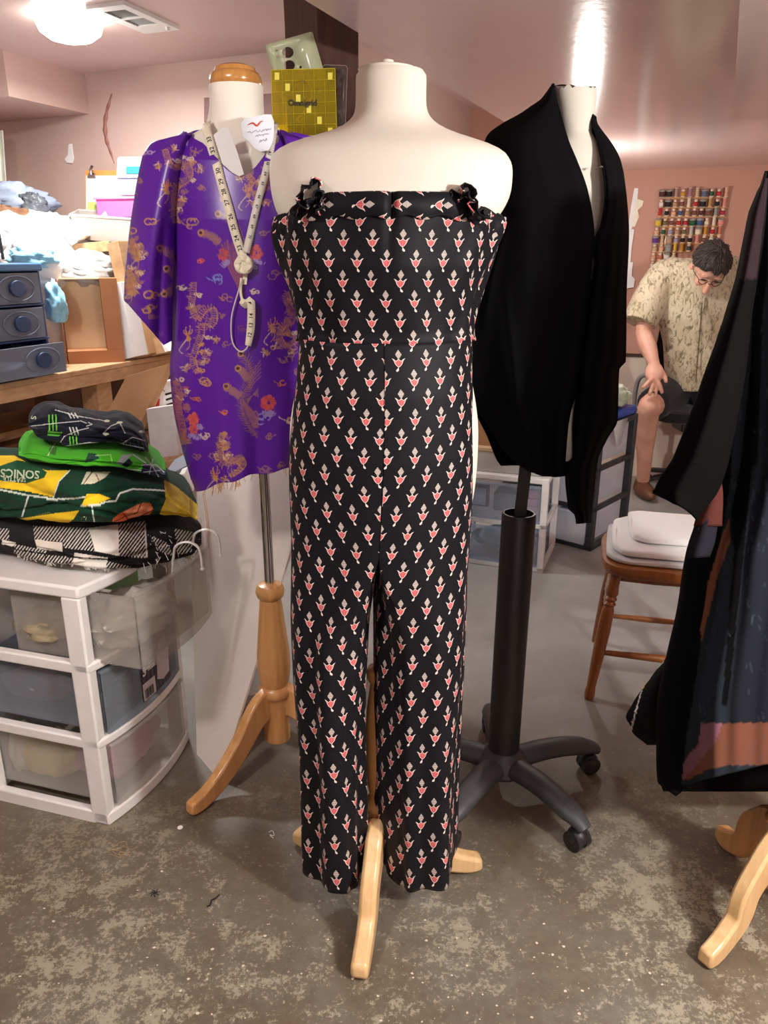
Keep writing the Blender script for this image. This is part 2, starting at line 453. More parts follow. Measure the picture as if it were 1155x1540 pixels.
for (u0, u1) in ((-.36, -.08), (-.04, .22)):
    for k in range(9):
        u = u0 + (u1 - u0) * (k + .5) / 9; du = (u1 - u0) / 9 * .4
        b = vbox(u - du, u + du, -.3, .26, -.012, -.009)
        for i in (1, 2, 5, 6): b[i] = b[i] + Vector((0, 0, .008))
        build('slat', MB().hexa(b), plain('grey_white_slat', (170, 172, 170), .5) if k == 0 and u0 < -.3 else bpy.data.materials['grey_white_slat'], t, smoothed=False)
build('lever', MB().box(vp(.36, -.36, -.02), (.02, .008, .012), rz(atan2(eu.y, eu.x))), M['white_paint'], t)
# ================================================================ dress forms: shared builders
def ring(py, l, r, Yc, df, db, n=56, pw=2.0, fold=None, closed=True):
    """horizontal ring whose side silhouette runs l..r in the photo at row py and whose front bulges df towards the viewer"""
    z = atY((l + r) / 2, py, Yc - df).z
    xl, xr = xof(l, Yc, z), xof(r, Yc, z); cx, hw = (xl + xr) / 2, (xr - xl) / 2
    out = []
    for k in range(n):
        a = 2 * pi * k / n
        c, s = cos(a), sin(a)
        c_ = math.copysign(abs(c) ** (2 / pw), c); s_ = math.copysign(abs(s) ** (2 / pw), s)
        f = fold(a) if fold else 0
        out.append(Vector((cx + (hw + f) * c_, Yc - ((df if s > 0 else db) + f) * s_, z)))
    return out
def ringbody(rows, Yc, m, n=56, pw=2.0, mb=None, caps=True):
    R = []
    for i in range(m):
        py = rows[0][0] + (rows[-1][0] - rows[0][0]) * i / (m - 1)
        R.append(ring(py, smooth(py, rows, 1), smooth(py, rows, 2), Yc, interp(py, rows, 3), interp(py, rows, 4), n, pw))
    mb = mb or MB(); mb.rings(R, caps); return mb
def sawn_leg(c, ang, zh, rf, th=.03, k=1.0, lift=0.0):
    """cabriole leg sawn from a plank: from the hub at height zh out to a foot at radius rf"""
    d = Vector((cos(ang), sin(ang), 0)); side = Vector((-d.y, d.x, 0))
    pr = [(.022, zh, .09), (.05, zh - .008, .085), (.085, zh - .035, .07), (.12, zh * .62, .062), (rf * .62, zh * .36, .056), (rf * .76, zh * .2 + .006, .05), (rf * .9, .028, .046), (rf, .0225, .042), (rf + .02, .0235, .03)]
    sp = spline([(a, b, h) for a, b, h in pr], 22)
    P = [Vector((c[0], c[1], lift)) + d * p[0] + Vector((0, 0, max(p[1], p[2] * .5))) for p in sp]
    return MB().strip(P, [th] * 22, [p[2] * k for p in sp], side)
def turned(prof, c, n=28): return MB().lathe(prof, c, n)

# ================================================================ centre: the form that wears the printed jumpsuit
YF = 1.36
cF = (-.01, 1.375)
t = thing('dress_form', 'broad shouldered cream dress form on pale wooden tripod under the tulip print jumpsuit', 'dress form', (cF[0], cF[1], 0))
rows = [(97, 540, 637, .050, .05), (103, 535.5, 641, .053, .053), (130, 535, 641, .053, .053), (152, 534.5, 641.5, .054, .054), (166, 531, 646, .055, .056), (177, 521, 656, .058, .06), (186, 505, 672, .064, .066), (194, 478, 694, .072, .074),
        (202, 447, 722, .082, .08), (210, 425, 745, .092, .085), (220, 412, 760, .1, .09), (236, 406.5, 768.5, .108, .095), (262, 407, 769, .116, .1), (290, 411, 764, .124, .1), (318, 420, 750, .122, .1), (380, 442, 726, .12, .1), (440, 460, 706, .108, .095), (520, 466, 697, .09, .09), (590, 448, 710, .095, .1), (650, 437.5, 718, .1, .11), (700, 436.5, 718, .092, .11), (750, 438, 714, .085, .1), (800, 444, 706, .08, .09)]
mb = ringbody(rows, YF, 110, 64, 2.25)
build('torso', mb, M['canvas'], t, sub=0)
zt = mb.v[0].z
build('neck_cap', MB().lathe([(.044, -.002), (.046, .004), (.03, .008), (.012, .010), (.010, .016), (.003, .018)], (cF[0] + .015, YF, zt)), M['canvas'], t)
zb = min(v.z for v in mb.v)
build('pole', MB().tube([(cF[0], cF[1], .50), (cF[0], cF[1], zb + .05)], .012, 16), M['chrome'], t)
prof = [(.014, .56), (.024, .555), (.027, .54), (.024, .53), (.018, .522), (.021, .50), (.026, .46), (.029, .40), (.030, .34), (.027, .28), (.021, .25), (.024, .24), (.031, .232), (.033, .225), (.031, .217), (.026, .21), (.03, .2), (.034, .195), (.034, .09), (.03, .085)]
build('column', turned(prof, (cF[0], cF[1], 0)), M['maple'], t)
for a, rf in ((-99, .23), (12, .22), (146, .225)):
    build('leg', sawn_leg(cF, radians(a), .17, rf, .036), M['maple_pale'], t, bevel=.010)

# ------------------------------------------------ tulip print, as nodes on the cloth's own coordinates (metres across, rows down)
def tulip_mat(name):
    t = NT(name); m = t.math
    uv = t.n('ShaderNodeUVMap', uv_map='UVMap'); sp = t.n('ShaderNodeSeparateXYZ', {'Vector': uv.outputs[0]})
    h, P = .0226, .064
    wob = t.noise(7, 2, .5); wo = m('MULTIPLY', m('SUBTRACT', wob, .5), .010)
    uu = m('DIVIDE', m('ADD', sp.outputs[0], wo), h); col = m('FLOOR', uu)
    x = m('MULTIPLY', m('SUBTRACT', m('SUBTRACT', uu, col), .5), h * 1060)
    odd = m('FLOORED_MODULO', col, 2.0)
    vv = m('ADD', m('DIVIDE', sp.outputs[1], P), m('MULTIPLY', odd, .5))
    y = m('MULTIPLY', m('SUBTRACT', m('SUBTRACT', vv, m('FLOOR', vv)), .5), P * 1120)
    ax = m('ABSOLUTE', x)
    def crv(fac, pts, lo, hi):
        nd = t.t.nodes.new('ShaderNodeFloatCurve'); c = nd.mapping.curves[0]
        while len(c.points) < len(pts): c.points.new(.5, .5)
        for p, (a, b) in zip(c.points, pts): p.location = ((a - lo) / (hi - lo), b / 12.0); p.handle_type = 'AUTO'
        nd.mapping.update(); t.put(nd.inputs['Value'], m('DIVIDE', m('SUBTRACT', fac, lo), hi - lo, clamp=True)); return m('MULTIPLY', nd.outputs[0], 12.0)
    # diamond of fine stripes
    dia = m('ADD', m('DIVIDE', ax, 5.4), m('DIVIDE', m('ABSOLUTE', m('SUBTRACT', y, 11.5)), 9.0))
    ind = m('LESS_THAN', dia, 1.0)
    st = m('GREATER_THAN', m('FRACT', m('DIVIDE', y, 2.15)), .42)
    fdia = m('MULTIPLY', ind, st)
    # flower: half width by height, and scalloped top
    wv = crv(y, [(-11, 1.5), (-9.2, 3.2), (-6.5, 5.2), (-3.5, 6.5), (-.5, 7.5), (2, 8.8), (4.2, 10.6)], -11, 4.2)
    tv = m('SUBTRACT', crv(ax, [(0, 10.6), (1.8, 9.2), (3.5, 7.5), (4.7, 7.8), (7.2, 10.0), (10.5, 11.7)], 0, 10.5), 7.0)
    def inside(mw, mt, mb_):
        a = m('LESS_THAN', ax, m('SUBTRACT', wv, mw)); b = m('LESS_THAN', y, m('SUBTRACT', tv, mt)); c = m('GREATER_THAN', y, -11 + mb_)
        return m('MULTIPLY', m('MULTIPLY', a, b), c)
    outl = inside(0, 0, 0); inn = inside(1.1, 1.2, .9)
    # stem: slanted drop
    yy = m('SUBTRACT', -11.0, y); xx = m('SUBTRACT', x, m('MULTIPLY', yy, .38))
    sw = crv(yy, [(0, .5), (2.5, .7), (5, 1.9), (7, 2.0), (8.6, .2)], 0, 8.6)
    stem = m('MULTIPLY', m('MULTIPLY', m('LESS_THAN', m('ABSOLUTE', xx), sw), m('GREATER_THAN', yy, 0.0)), m('LESS_THAN', yy, 8.6))
    wht = m('MAXIMUM', m('MAXIMUM', fdia, stem), outl)
    navy = lin((15, 15, 22)); pale = lin((236, 222, 214))
    pink = t.mix(m('LESS_THAN', m('ABSOLUTE', m('SUBTRACT', ax, m('ADD', 2.6, m('MULTIPLY', y, .12)))), .5), lin((216, 112, 114)), lin((188, 80, 88)))
    c1 = t.mix(wht, navy, pale); c2 = t.mix(inn, c1, pink)
    t.set(Base_Color=c2, Roughness=.62, Specular_IOR_Level=.22, Sheen_Weight=.02)
    t.bump(t.noise(900, 2), .12, .001)
    return t.m
M['tulip'] = tulip_mat('black_rayon_with_tulips')
def rowmap(py):
    """rows of the print down the cloth: spacing shrinks from 31 to 25.5 px between bust and hem"""
    a, b = 31.0, 25.5; k = (b - a) / 1040.0; s = py - 300
    return math.log((a + k * s) / a) / k * .032
def arc_u(P):
    """signed arc length along a list of points from its middle"""
    L = [0.0]
    for a, b in zip(P, P[1:]): L.append(L[-1] + (b - a).length)
    return L
js = thing('jumpsuit', 'strapless black jumpsuit printed with pink tulips and striped diamonds on the front dress form', 'jumpsuit', (0, 1.30, 0))
bt = [(285, 420, 752), (330, 414, 755), (346, 413, 752), (380, 420.5, 741), (420, 432, 727), (450, 440, 718.5), (480, 447, 713), (521, 452, 709)]
def top_py(a):         # a: angle, pi/2 is centre front
    s = sin(a)
    x = cos(a)
    if s < 0: return 330
    return 291 + 34 * max(0, abs(x) - .52) ** 1.3 / .48 ** 1.3
NB, MBR = 150, 46
a0, a1 = radians(-28), radians(208)
Xg = []
def bod(k, j, extra=0.0, top=None, bot=None, ruf=None, xoff=0.0):
    a = a1 + (a0 - a1) * k / NB
    tp = top_py(a) if top is None else top(a); bp = (516 + 9 * max(0, sin(a))) if bot is None else bot(a)
    py = lerp(tp, bp, j)
    l, r = smooth(py, bt, 1), smooth(py, bt, 2)
    d = interp(py, [(280, .135), (330, .14), (400, .138), (470, .12), (525, .108)])
    z = atY((l + r) / 2, py, YF - d).z
    if sin(a) < .25: z = lerp(atY((l + r) / 2, py, YF - d * .25).z, z, max(0, sin(a)) / .25)
    xl, xr = xof(l, YF, z), xof(r, YF, z); cx, hw = (xl + xr) / 2, (xr - xl) / 2
    f = extra
    # bust folds: centre dart, diagonal pulls
    f += -.006 * math.exp(-((a - radians(89)) / .035) ** 2) * max(0, 1 - (py - 300) / 130)
    f += .0035 * sin(a * 9 + py * .018) * (.35 + .65 * abs(cos(a)))
    f += .0025 * sin(a * 17 - py * .03 + 1) * abs(cos(a))
    f += .004 * math.exp(-((py - 516) / 7) ** 2)
    if ruf: f += ruf(a, j)
    return Vector((cx + (hw + f + xoff) * cos(a), YF - (d + f) * sin(a), z)), py
mb = MB(); vs_, uv_ = [], []
for j in range(MBR + 1):
    row = [bod(k, j / MBR) for k in range(NB + 1)]
    L = arc_u([p for p, _ in row]); mid = L[NB // 2]
    for (p, py), s in zip(row, L): vs_.append(p); uv_.append((s - mid + .0113, -rowmap(py)))
mb.add(vs_, [(j * (NB + 1) + k, j * (NB + 1) + k + 1, (j + 1) * (NB + 1) + k + 1, (j + 1) * (NB + 1) + k) for j in range(MBR) for k in range(NB)], 0, uv_)
build('bodice', mb, M['tulip'], js, solid=.002, off=1)
# turned-over ruffle along the top
def ruf(a, j):
    s = .004 + .006 * sin(pi * min(1, j * 1.05)) + .006 * max(0, abs(cos(a)) - .5) * sin(a * 42) * j
    s += -.006 * math.exp(-((a - radians(89)) / .03) ** 2)
    return s
def rtop(a): return top_py(a) - 2 - 3 * max(0, abs(cos(a)) - .55) * (1 + sin(a * 46))
def rbot(a): return rtop(a) + 38 + 3 * sin(a * 21) + 14 * max(0, abs(cos(a)) - .72)
mb = MB(); vs_, uv_ = [], []
MR = 12; NB0 = NB; NB = 300
for j in range(MR + 1):
    row = [bod(k, j / MR, .003, rtop, rbot, ruf, -.015) for k in range(NB + 1)]
    L = arc_u([p for p, _ in row]); mid = L[NB // 2]
    for (p, py), s in zip(row, L): vs_.append(p); uv_.append((rowmap(py) * 1.0 + .004, (s - mid) * 1.0 + .012))
mb.add(vs_, [(j * (NB + 1) + k, j * (NB + 1) + k + 1, (j + 1) * (NB + 1) + k + 1, (j + 1) * (NB + 1) + k) for j in range(MR) for k in range(NB)], 0, uv_)
build('ruffle', mb, M['tulip'], js, solid=.002, off=1)
NB = NB0
# two standing loops of the ruffle
def loop_piece(pts, wid, Y, phase):
    sp = spline([(a, b, c) for a, b, c in pts], 26)
    P = [atY(p[0], p[1], Y + p[2]) for p in sp]
    mb = MB(); vs_, uv_ = [], []
    L = arc_u(P)
    for i, p in enumerate(P):
        for j in range(5):
            v = j / 4
            q = p + Vector((.004 * sin(i * 1.3 + v * 3 + phase), .03 * v - .006, .004 * cos(i * .9 + phase) - wid * (.1 * v)))
            vs_.append(q); uv_.append((L[i] + .03 + phase * .01, .03 * v + .01 * phase))
    mb.add(vs_, [(i * 5 + j, i * 5 + j + 1, (i + 1) * 5 + j + 1, (i + 1) * 5 + j) for i in range(25) for j in range(4)], 0, uv_); return mb
build('ruffle_loop', loop_piece([(447, 306, 0), (450, 292, 0), (460, 278, 0), (472, 271, 0), (481, 276, 0), (483, 290, 0), (477, 306, -.01)], .03, YF - .125, 0), M['tulip'], js, solid=.002)
build('ruffle_loop', loop_piece([(672, 318, 0), (676, 298, 0), (684, 284, 0), (692, 290, -.01), (698, 281, 0), (708, 281, 0), (717, 292, 0), (713, 305, -.01), (722, 316, -.02), (735, 330, -.02)], .03, YF - .125, 2), M['tulip'], js, solid=.002)
build('ruffle_loop', loop_piece([(440, 318, 0), (452, 304, -.01), (462, 312, -.015), (468, 296, -.01), (479, 290, -.012), (486, 304, -.01), (478, 322, -.01)], .03, YF - .13, 4), M['tulip'], js, solid=.002)
build('ruffle_loop', loop_piece([(690, 300, 0), (702, 292, -.01), (712, 300, -.015), (706, 312, -.01), (716, 322, -.012), (728, 316, -.01), (742, 330, -.005)], .03, YF - .13, 3), M['tulip'], js, solid=.002)
# trouser legs
LEGL = [(517, 452, 580.5), (560, 450, 580), (620, 445, 578), (680, 439.5, 576), (740, 437.5, 573), (800, 439.5, 570), (850, 441, 568), (900, 442, 563), (950, 443, 556), (1000, 445, 553), (1050, 447, 550.5), (1100, 450, 549), (1150, 453, 549.5), (1200, 455, 551), (1250, 456, 552), (1300, 457, 554), (1338, 458, 556)]
LEGR = [(517, 709, 579.5), (560, 709, 580), (620, 710, 580), (680, 711.5, 579), (740, 711, 577), (800, 709, 574), (850, 706.5, 570), (900, 704, 567.5), (950, 702, 566.5), (1000, 699, 567), (1050, 697, 567.5), (1100, 694, 568), (1150, 692, 569), (1200, 690, 570), (1250, 688.5, 571), (1300, 687.5, 573), (1338, 686.5, 575)]
YP = 1.345
def trouser(tab, sgn, ph):
    n, m = 84, 130
    mb = MB(); vs_, uv_ = [], []
    for j in range(m + 1):
        v = j / m; py = lerp(517, 1336, v)
        xo_, xi_ = smooth(py, tab, 1), smooth(py, tab, 2)
        df = interp(py, [(517, .108), (600, .118), (700, .116), (800, .105), (950, .085), (1336, .078)])
        db = interp(py, [(517, .08), (700, .1), (900, .085), (1336, .078)])
        k = min(1, max(0, (py - 830) / 170)); k = k * k * (3 - 2 * k)
        z = atY((xo_ + xi_) / 2, py, YP - df).z
        xo, xi = xof(xo_, YP, z), xof(xi_, lerp(YP - df, YP, k), z)
        cx, hx = (xo + xi) / 2, (xo - xi) / 2
        row = []
        amp = .001 + .0075 * v ** 1.2
        for q in range(n + 1):
            a = 2 * pi * q / n - pi / 2          # starts at centre back
            c, s = cos(a), sin(a)                # c>0 is the outer side
            f = amp * (sin(3 * a + ph + v * 1.5) + .7 * sin(5 * a + 2 * ph - v * 2) + .5 * sin(8 * a + ph + v * 3))
            f += -.006 * v * math.exp(-((a - radians(118)) / .12) ** 2) * 1.4
            x_e = cx + hx * c; x_d = xi + (xo - xi) * max(0, c) ** .9
            x = lerp(x_d, x_e, k) + f * c * math.copysign(1, hx) * lerp(.3, 1, k)
            y = YP - ((df if s > 0 else db) + f * (1 if c > -.2 or k > .5 else 0)) * s
            inner = (x - xo) / (xi - xo)
            dz = (-.016 * inner * max(0, s) + .010 * max(0, -s) + .004 * sin(a * 4 + ph)) * max(0, (v - .8) / .2) ** 2
            row.append(Vector((x, y, z + dz)))
        L = arc_u(row); mid = L[n // 4]
        sc = .046 / (.046 + .007 * v)
        for p, s_ in zip(row, L): vs_.append(p); uv_.append(((s_ - mid) * sc + .0113 * ph, -rowmap(py)))
    mb.add(vs_, [(j * (n + 1) + q, j * (n + 1) + q + 1, (j + 1) * (n + 1) + q + 1, (j + 1) * (n + 1) + q) for j in range(m) for q in range(n)], 0, uv_)
    return mb
build('trouser_leg', trouser(LEGL, -1, 0.6), M['tulip'], js, solid=.0015, off=1)
build('trouser_leg', trouser(LEGR, 1, 2.6), M['tulip'], js, solid=.0015, off=1)

# ================================================================ left: purple brocade blouse on its form
YB = 1.83; cB = (-.298, 1.83)
t = thing('dress_form', 'slim cream dress form with amber wooden neck cap and chrome pole on honey wooden tripod', 'dress form', (cB[0], cB[1], 0))
rows = [(122, 314.5, 395.5, .052, .052), (150, 316, 396, .052, .052), (175, 313, 398, .054, .054), (188, 306, 403, .058, .058), (197, 290, 416, .06, .06), (205, 276, 432, .06, .06), (215, 262, 446, .062, .06), (235, 256, 456, .07, .07), (260, 258, 452, .08, .08), (330, 272, 440, .09, .08), (420, 282, 432, .085, .08), (520, 285, 428, .085, .08), (620, 285, 430, .085, .08), (700, 290, 430, .08, .08)]
mb = ringbody(rows, YB, 70, 48, 2.2)
build('torso', mb, M['canvas'], t)
zt = mb.v[0].z; zb = min(v.z for v in mb.v); xt = xof(355, YB, zt)
build('neck_cap', MB().lathe([(.050, -.002), (.0535, .002), (.055, .010), (.0535, .018), (.049, .024), (.045, .026), (.042, .034), (.034, .038), (.01, .040), (.002, .0405)], (xt, YB, zt)), M['maple_top'], t)
build('pole', MB().tube([(cB[0], cB[1], .5), (cB[0], cB[1], zb + .02)], .0125, 18), M['chrome'], t)
zc = lambda py: atY(410, py, YB - .03).z
prof = [(.014, .545), (.030, .54), (.036, .53), (.038, .518), (.034, .506), (.028, .50), (.029, .49), (.032, .46), (.038, .40), (.044, .34), (.045, .30), (.040, .255), (.036, .245), (.042, .24), (.046, .232), (.046, .222), (.042, .214), (.038, .21), (.036, .20), (.036, .075), (.032, .07)]
build('column', turned(prof, (cB[0], cB[1], 0)), M['maple'], t)
for a in (-130, -10, 110):
    build('leg', sawn_leg(cB, radians(a), .20, .285, .03, 1.0), M['maple'], t, bevel=.006)
# ================================================================ prints: colours laid on cloth in the cloth's own flat coordinates
class Paint:
    def __init__(s, P, base):
        s.P = np.array(P, dtype=np.float64); s.c = np.tile(np.array(lin(base)), (len(P), 1)); s.r = np.random.RandomState(5)
        s.jit = s.r.rand(len(P))
    def put(s, m, c, a=1.0):
        s.c[m] = s.c[m] * (1 - a) + np.array(lin(c)) * a
    def poly(s, pts, c, a=1.0):
        x, y = s.P[:, 0], s.P[:, 1]; ins = np.zeros(len(x), bool); n = len(pts)
        for i in range(n):
            x0, y0 = pts[i]; x1, y1 = pts[(i + 1) % n]
            if y0 == y1: continue
            k = ((y0 > y) != (y1 > y)) & (x < (x1 - x0) * (y - y0) / (y1 - y0) + x0); ins ^= k
        s.put(ins, c, a)
    def line(s, pts, w, c, a=1.0, mottled=None):
        pts = np.array(pts, float); lo, hi = pts.min(0) - w, pts.max(0) + w
        k = np.where((s.P[:, 0] > lo[0]) & (s.P[:, 0] < hi[0]) & (s.P[:, 1] > lo[1]) & (s.P[:, 1] < hi[1]))[0]
        if len(k) == 0: return
        Q = s.P[k]; d = np.full(len(k), 1e9)
        for p, q in zip(pts, pts[1:]):
            e = q - p; L = (e ** 2).sum() + 1e-9
            t = np.clip(((Q - p) @ e) / L, 0, 1); dd = ((Q - p - t[:, None] * e) ** 2).sum(1); d = np.minimum(d, dd)
        m = k[d < (w / 2) ** 2]
        s.put(m, c, a)
        if mottled is not None and len(m):
            s.put(m[s.jit[m] > .62], mottled, .8)
    def disc(s, c0, r, c, a=1.0, ry=None):
        ry = ry or r
        s.put(((s.P[:, 0] - c0[0]) / r) ** 2 + ((s.P[:, 1] - c0[1]) / ry) ** 2 < 1, c, a)
def sp2(pts, n=30): return [(p[0], p[1]) for p in spline([(a, b, 0) for a, b in pts], n)]
GOLD, ORANGE, TAN, CREAM, DULL = (188, 140, 84), (190, 108, 66), (152, 106, 112), (206, 186, 164), (112, 62, 118)
rp = random.Random(11)
def cloud(pt, c, k=1.0, col=TAN):
    x, y = c
    for i in range(rp.choice((2, 3))):
        ox, oy = rp.uniform(-4, 4) * k, rp.uniform(-3, 3) * k; r = rp.uniform(2.4, 4.2) * k; a0 = rp.uniform(0, 6)
        pt.line([(x + ox + r * cos(a0 + q * .55), y + oy + r * .8 * sin(a0 + q * .55)) for q in range(10)], 1.7, col)
    a = rp.choice((-1, 1))
    pt.line(sp2([(x + 3 * a, y + 2), (x + 6 * a * k, y), (x + 9 * a * k, y - 2 * k)], 8), 1.5, col, .9)
def dragon(pt, body, wid, head, c1=GOLD, c2=TAN, claws=()):
    """woven dragon: a scaly ribbon of short cross threads with a bright edge, ragged fins, curls round it, a bearded head"""
    B = sp2(body, 70); wid = wid * 1.15
    for i in range(69):
        (x0, y0), (x1, y1) = B[i], B[i + 1]
        w = wid * (.5 + .5 * sin(pi * (i + 4) / 76)) * rp.uniform(.8, 1.15); L = math.hypot(x1 - x0, y1 - y0) + 1e-6; nx, ny = -(y1 - y0) / L, (x1 - x0) / L
        pt.line([(x0 - nx * w * .5, y0 - ny * w * .5), (x0 + nx * w * .5, y0 + ny * w * .5)], 1.3, rp.choice((c1, c2, c2, ORANGE, DULL)), .85, mottled=c1)
        if rp.random() < .45:
            a = rp.uniform(.6, 1.2); pt.line([(x0 + nx * w * .4, y0 + ny * w * .4), (x0 + nx * w * a + rp.uniform(-2, 2), y0 + ny * w * a + rp.uniform(-2, 2))], 1.3, rp.choice((c1, c2)), .9)
        if rp.random() < .10:
            cloud(pt, (x0 - nx * w * 1.1, y0 - ny * w * 1.1), .8, rp.choice((c1, c2, CREAM)))
    pt.line([(x + wid * .45, y) for x, y in B], 1.2, c1, .9); pt.line([(x - wid * .4, y + 1) for x, y in B], 1.1, c2, .8)
    hx, hy = head
    for k in range(14):
        a = rp.uniform(0, 6.28); r = rp.uniform(2, wid * .9); pt.line([(hx, hy), (hx + r * cos(a) * .8, hy + r * 1.3 * sin(a))], 2.0, rp.choice((ORANGE, c1, ORANGE, c2)), .85)
    pt.disc((hx + 1, hy + wid * .45), wid * .38, c1, .9)
    for a, b in ((-3, -13), (3, -15), (-6, -8), (6, -9)):
        pt.line(sp2([(hx + a * .4, hy - 3), (hx + a * 1.1, hy + b * .6), (hx + a, hy + b)], 8), 1.3, c1)
    pt.line(sp2([(hx - 2, hy + 6), (hx - 9, hy + 14), (hx - 13, hy + 22), (hx - 8, hy + 27)], 12), 1.3, CREAM, .9)
    pt.line(sp2([(hx + 3, hy + 7), (hx + 2, hy + 16), (hx - 3, hy + 22)], 10), 1.2, c1, .9)
    for x, y in claws:
        cloud(pt, (x, y), 1.0, c2)
        for k in range(6):
            a = rp.uniform(0, 6.28); b = a + rp.uniform(-.8, .8); pt.line([(x, y), (x + 4 * cos(a), y + 4 * sin(a)), (x + 7 * cos(b), y + 7 * sin(b))], 1.3, c1 if k % 2 else CREAM, .9)
def plume(pt, pts, wid, col=TAN, eye=True):
    B = sp2(pts, 40)
    pt.line(B, wid * .45, DULL, .7, mottled=col)
    for i in range(1, 39):
        (x0, y0), (x1, y1) = B[i - 1], B[i + 1]; L = math.hypot(x1 - x0, y1 - y0) + 1e-6; nx, ny = -(y1 - y0) / L, (x1 - x0) / L
        w = wid * rp.uniform(.5, .9)
        for sg in (-1, 1):
            pt.line([B[i], (B[i][0] + sg * nx * w + (x0 - x1) * .6, B[i][1] + sg * ny * w + (y0 - y1) * .6)], 1.0, col, .8)
    if eye:
        pt.disc(B[0], 5, GOLD, .8); pt.disc(B[0], 2.6, (70, 40, 60), 1)
def flower(pt, c, k=1.0, col=(214, 86, 84)):
    for i in range(9):
        a = i * .7; rr_ = rp.uniform(3, 7); pt.disc((c[0] + rr_ * k * cos(a), c[1] + rr_ * 1.3 * k * sin(a)), rp.uniform(2.6, 4.4) * k, col if i % 2 else (196, 70, 84), .85)
    for i in range(8):
        a = i * .79; pt.line([(c[0] + 3 * k * cos(a), c[1] + 3 * k * sin(a)), (c[0] + 9 * k * cos(a), c[1] + 10 * k * sin(a))], 1.1, ORANGE, .8)
    for i in range(4):
        cloud(pt, (c[0] + rp.uniform(-10, 10) * k, c[1] + rp.uniform(9, 16) * k), .7, (150, 132, 190))

# ================================================================ the purple blouse
BL = [(195, 276, 432), (205, 266, 446), (215, 254, 456), (240, 244, 466), (300, 246, 468), (350, 254, 464), (420, 260, 460), (520, 258, 457), (560, 256, 455), (620, 262, 452), (680, 275, 449), (720, 287, 446), (740, 294.5, 444)]
TOPL = [(236, 214), (252, 206), (274, 196), (290, 205), (305, 215), (318, 228), (330, 243), (342, 255), (352, 262), (363, 267), (374, 261), (385, 250), (396, 236), (405, 222), (413, 207), (421, 195), (432, 197), (445, 203), (460, 214)]
def bl_Y(u, py, back=False):
    d = interp(py, [(195, .072), (240, .118), (330, .135), (420, .13), (520, .122), (640, .128), (740, .135)])
    q = sqrt(max(0, 1 - .985 * (2 * u - 1) ** 2))
    if back: return YB + d * .85 * q
    f = .007 * sin(u * 13 + py * .012) * (py - 195) / 545 + .010 * math.exp(-((u - .30 - (py - 420) * .0002) / .05) ** 2) * max(0, (py - 480) / 260) - .008 * math.exp(-((u - .62) / .07) ** 2) * max(0, (py - 440) / 300)
    return YB - d * q - f
def bl_pt(u, v, back=False):
    py = 240.0
    for _ in range(4):
        tp = interp(lerp(smooth(py, BL, 1), smooth(py, BL, 2), u), TOPL) if not back else interp(lerp(250, 460, u), [(236, 214), (274, 196), (330, 192), (400, 192), (421, 195), (460, 214)])
        bt_ = interp(u, [(0, 739), (.3, 727), (.55, 716), (1, 703)]) + 2 * sin(u * 19)
        py = lerp(tp, bt_, v)
    px = lerp(smooth(py, BL, 1), smooth(py, BL, 2), u)
    return px, py, atY(px, py, bl_Y(u, py, back))
def bl_at(px, py, off=.004):
    l, r = smooth(py, BL, 1), smooth(py, BL, 2)
    return atY(px, py, bl_Y(min(1, max(0, (px - l) / (r - l))), py) - off)
bz = thing('blouse', 'purple satin blouse with woven gold dragons and clouds and a frayed hem', 'blouse', (cB[0], cB[1], .70))
nu_, nv_ = 210, 420
P2, P3 = [], []
for j in range(nv_ + 1):
    for i in range(nu_ + 1):
        px, py, p = bl_pt(i / nu_, j / nv_); P2.append((px, py)); P3.append(p)
PUR = (88, 28, 156)
pt = Paint(P2, PUR)
for c, k, col in [((324, 420), 1.5, (120, 130, 200)), ((341, 449), 1.3, TAN), ((412, 411), 1.5, TAN), ((385, 439), 1, CREAM), ((314, 574), 1.7, GOLD), ((340, 518), .9, TAN), ((421, 575), 1.1, ORANGE), ((295, 600), 1, ORANGE),
                  ((338, 620), 1, ORANGE), ((432, 630), 1.4, CREAM), ((311, 656), 1.3, CREAM), ((406, 655), 1, TAN), ((296, 688), .8, TAN), ((397, 630), 1.5, (140, 140, 210)), ((272, 435), 1.1, CREAM), ((366, 496), 1, DULL), ((446, 559), 1.1, TAN),
                  ((430, 541), 1.5, TAN), ((275, 214), 1.3, (150, 140, 190)), ((288, 338), 1.6, GOLD), ((299, 394), 1.1, (206, 90, 70)), ((305, 284), 1, TAN), ((397, 348), 1.4, TAN), ((292, 228), 1.4, TAN), ((400, 705), 1.5, TAN), ((445, 720), 1, TAN), ((332, 300), 1, TAN), ((268, 660), .9, (150, 140, 200)), ((354, 690), .8, DULL), ((422, 700), .9, TAN), ((280, 700), .8, TAN)]:
    cloud(pt, c, k, col)
dragon(pt, [(291, 425), (290, 445), (288, 458), (297, 479), (308, 466), (320, 464), (322, 482), (314, 492), (304, 486), (303, 502), (296, 520), (290, 542), (299, 562)], 9, (283, 505), claws=[(279, 553), (311, 530), (287, 463), (324, 510), (309, 543)])
dragon(pt, [(436, 440), (430, 452), (440, 470), (436, 486), (424, 492), (420, 508), (430, 520), (444, 512), (450, 498)], 9, (410, 492), c1=(190, 132, 90), claws=[(399, 530), (440, 530), (414, 520)])
dragon(pt, [(334, 652), (331, 672), (336, 692), (348, 696), (360, 688), (366, 698), (356, 710), (345, 716)], 8, (324, 716), claws=[(323, 688), (338, 722)])
dragon(pt, [(372, 262), (380, 272), (374, 284), (384, 292), (396, 284), (402, 268), (410, 250)], 8, (372, 290), c1=(186, 132, 100), claws=[(380, 304), (362, 268), (400, 304)])
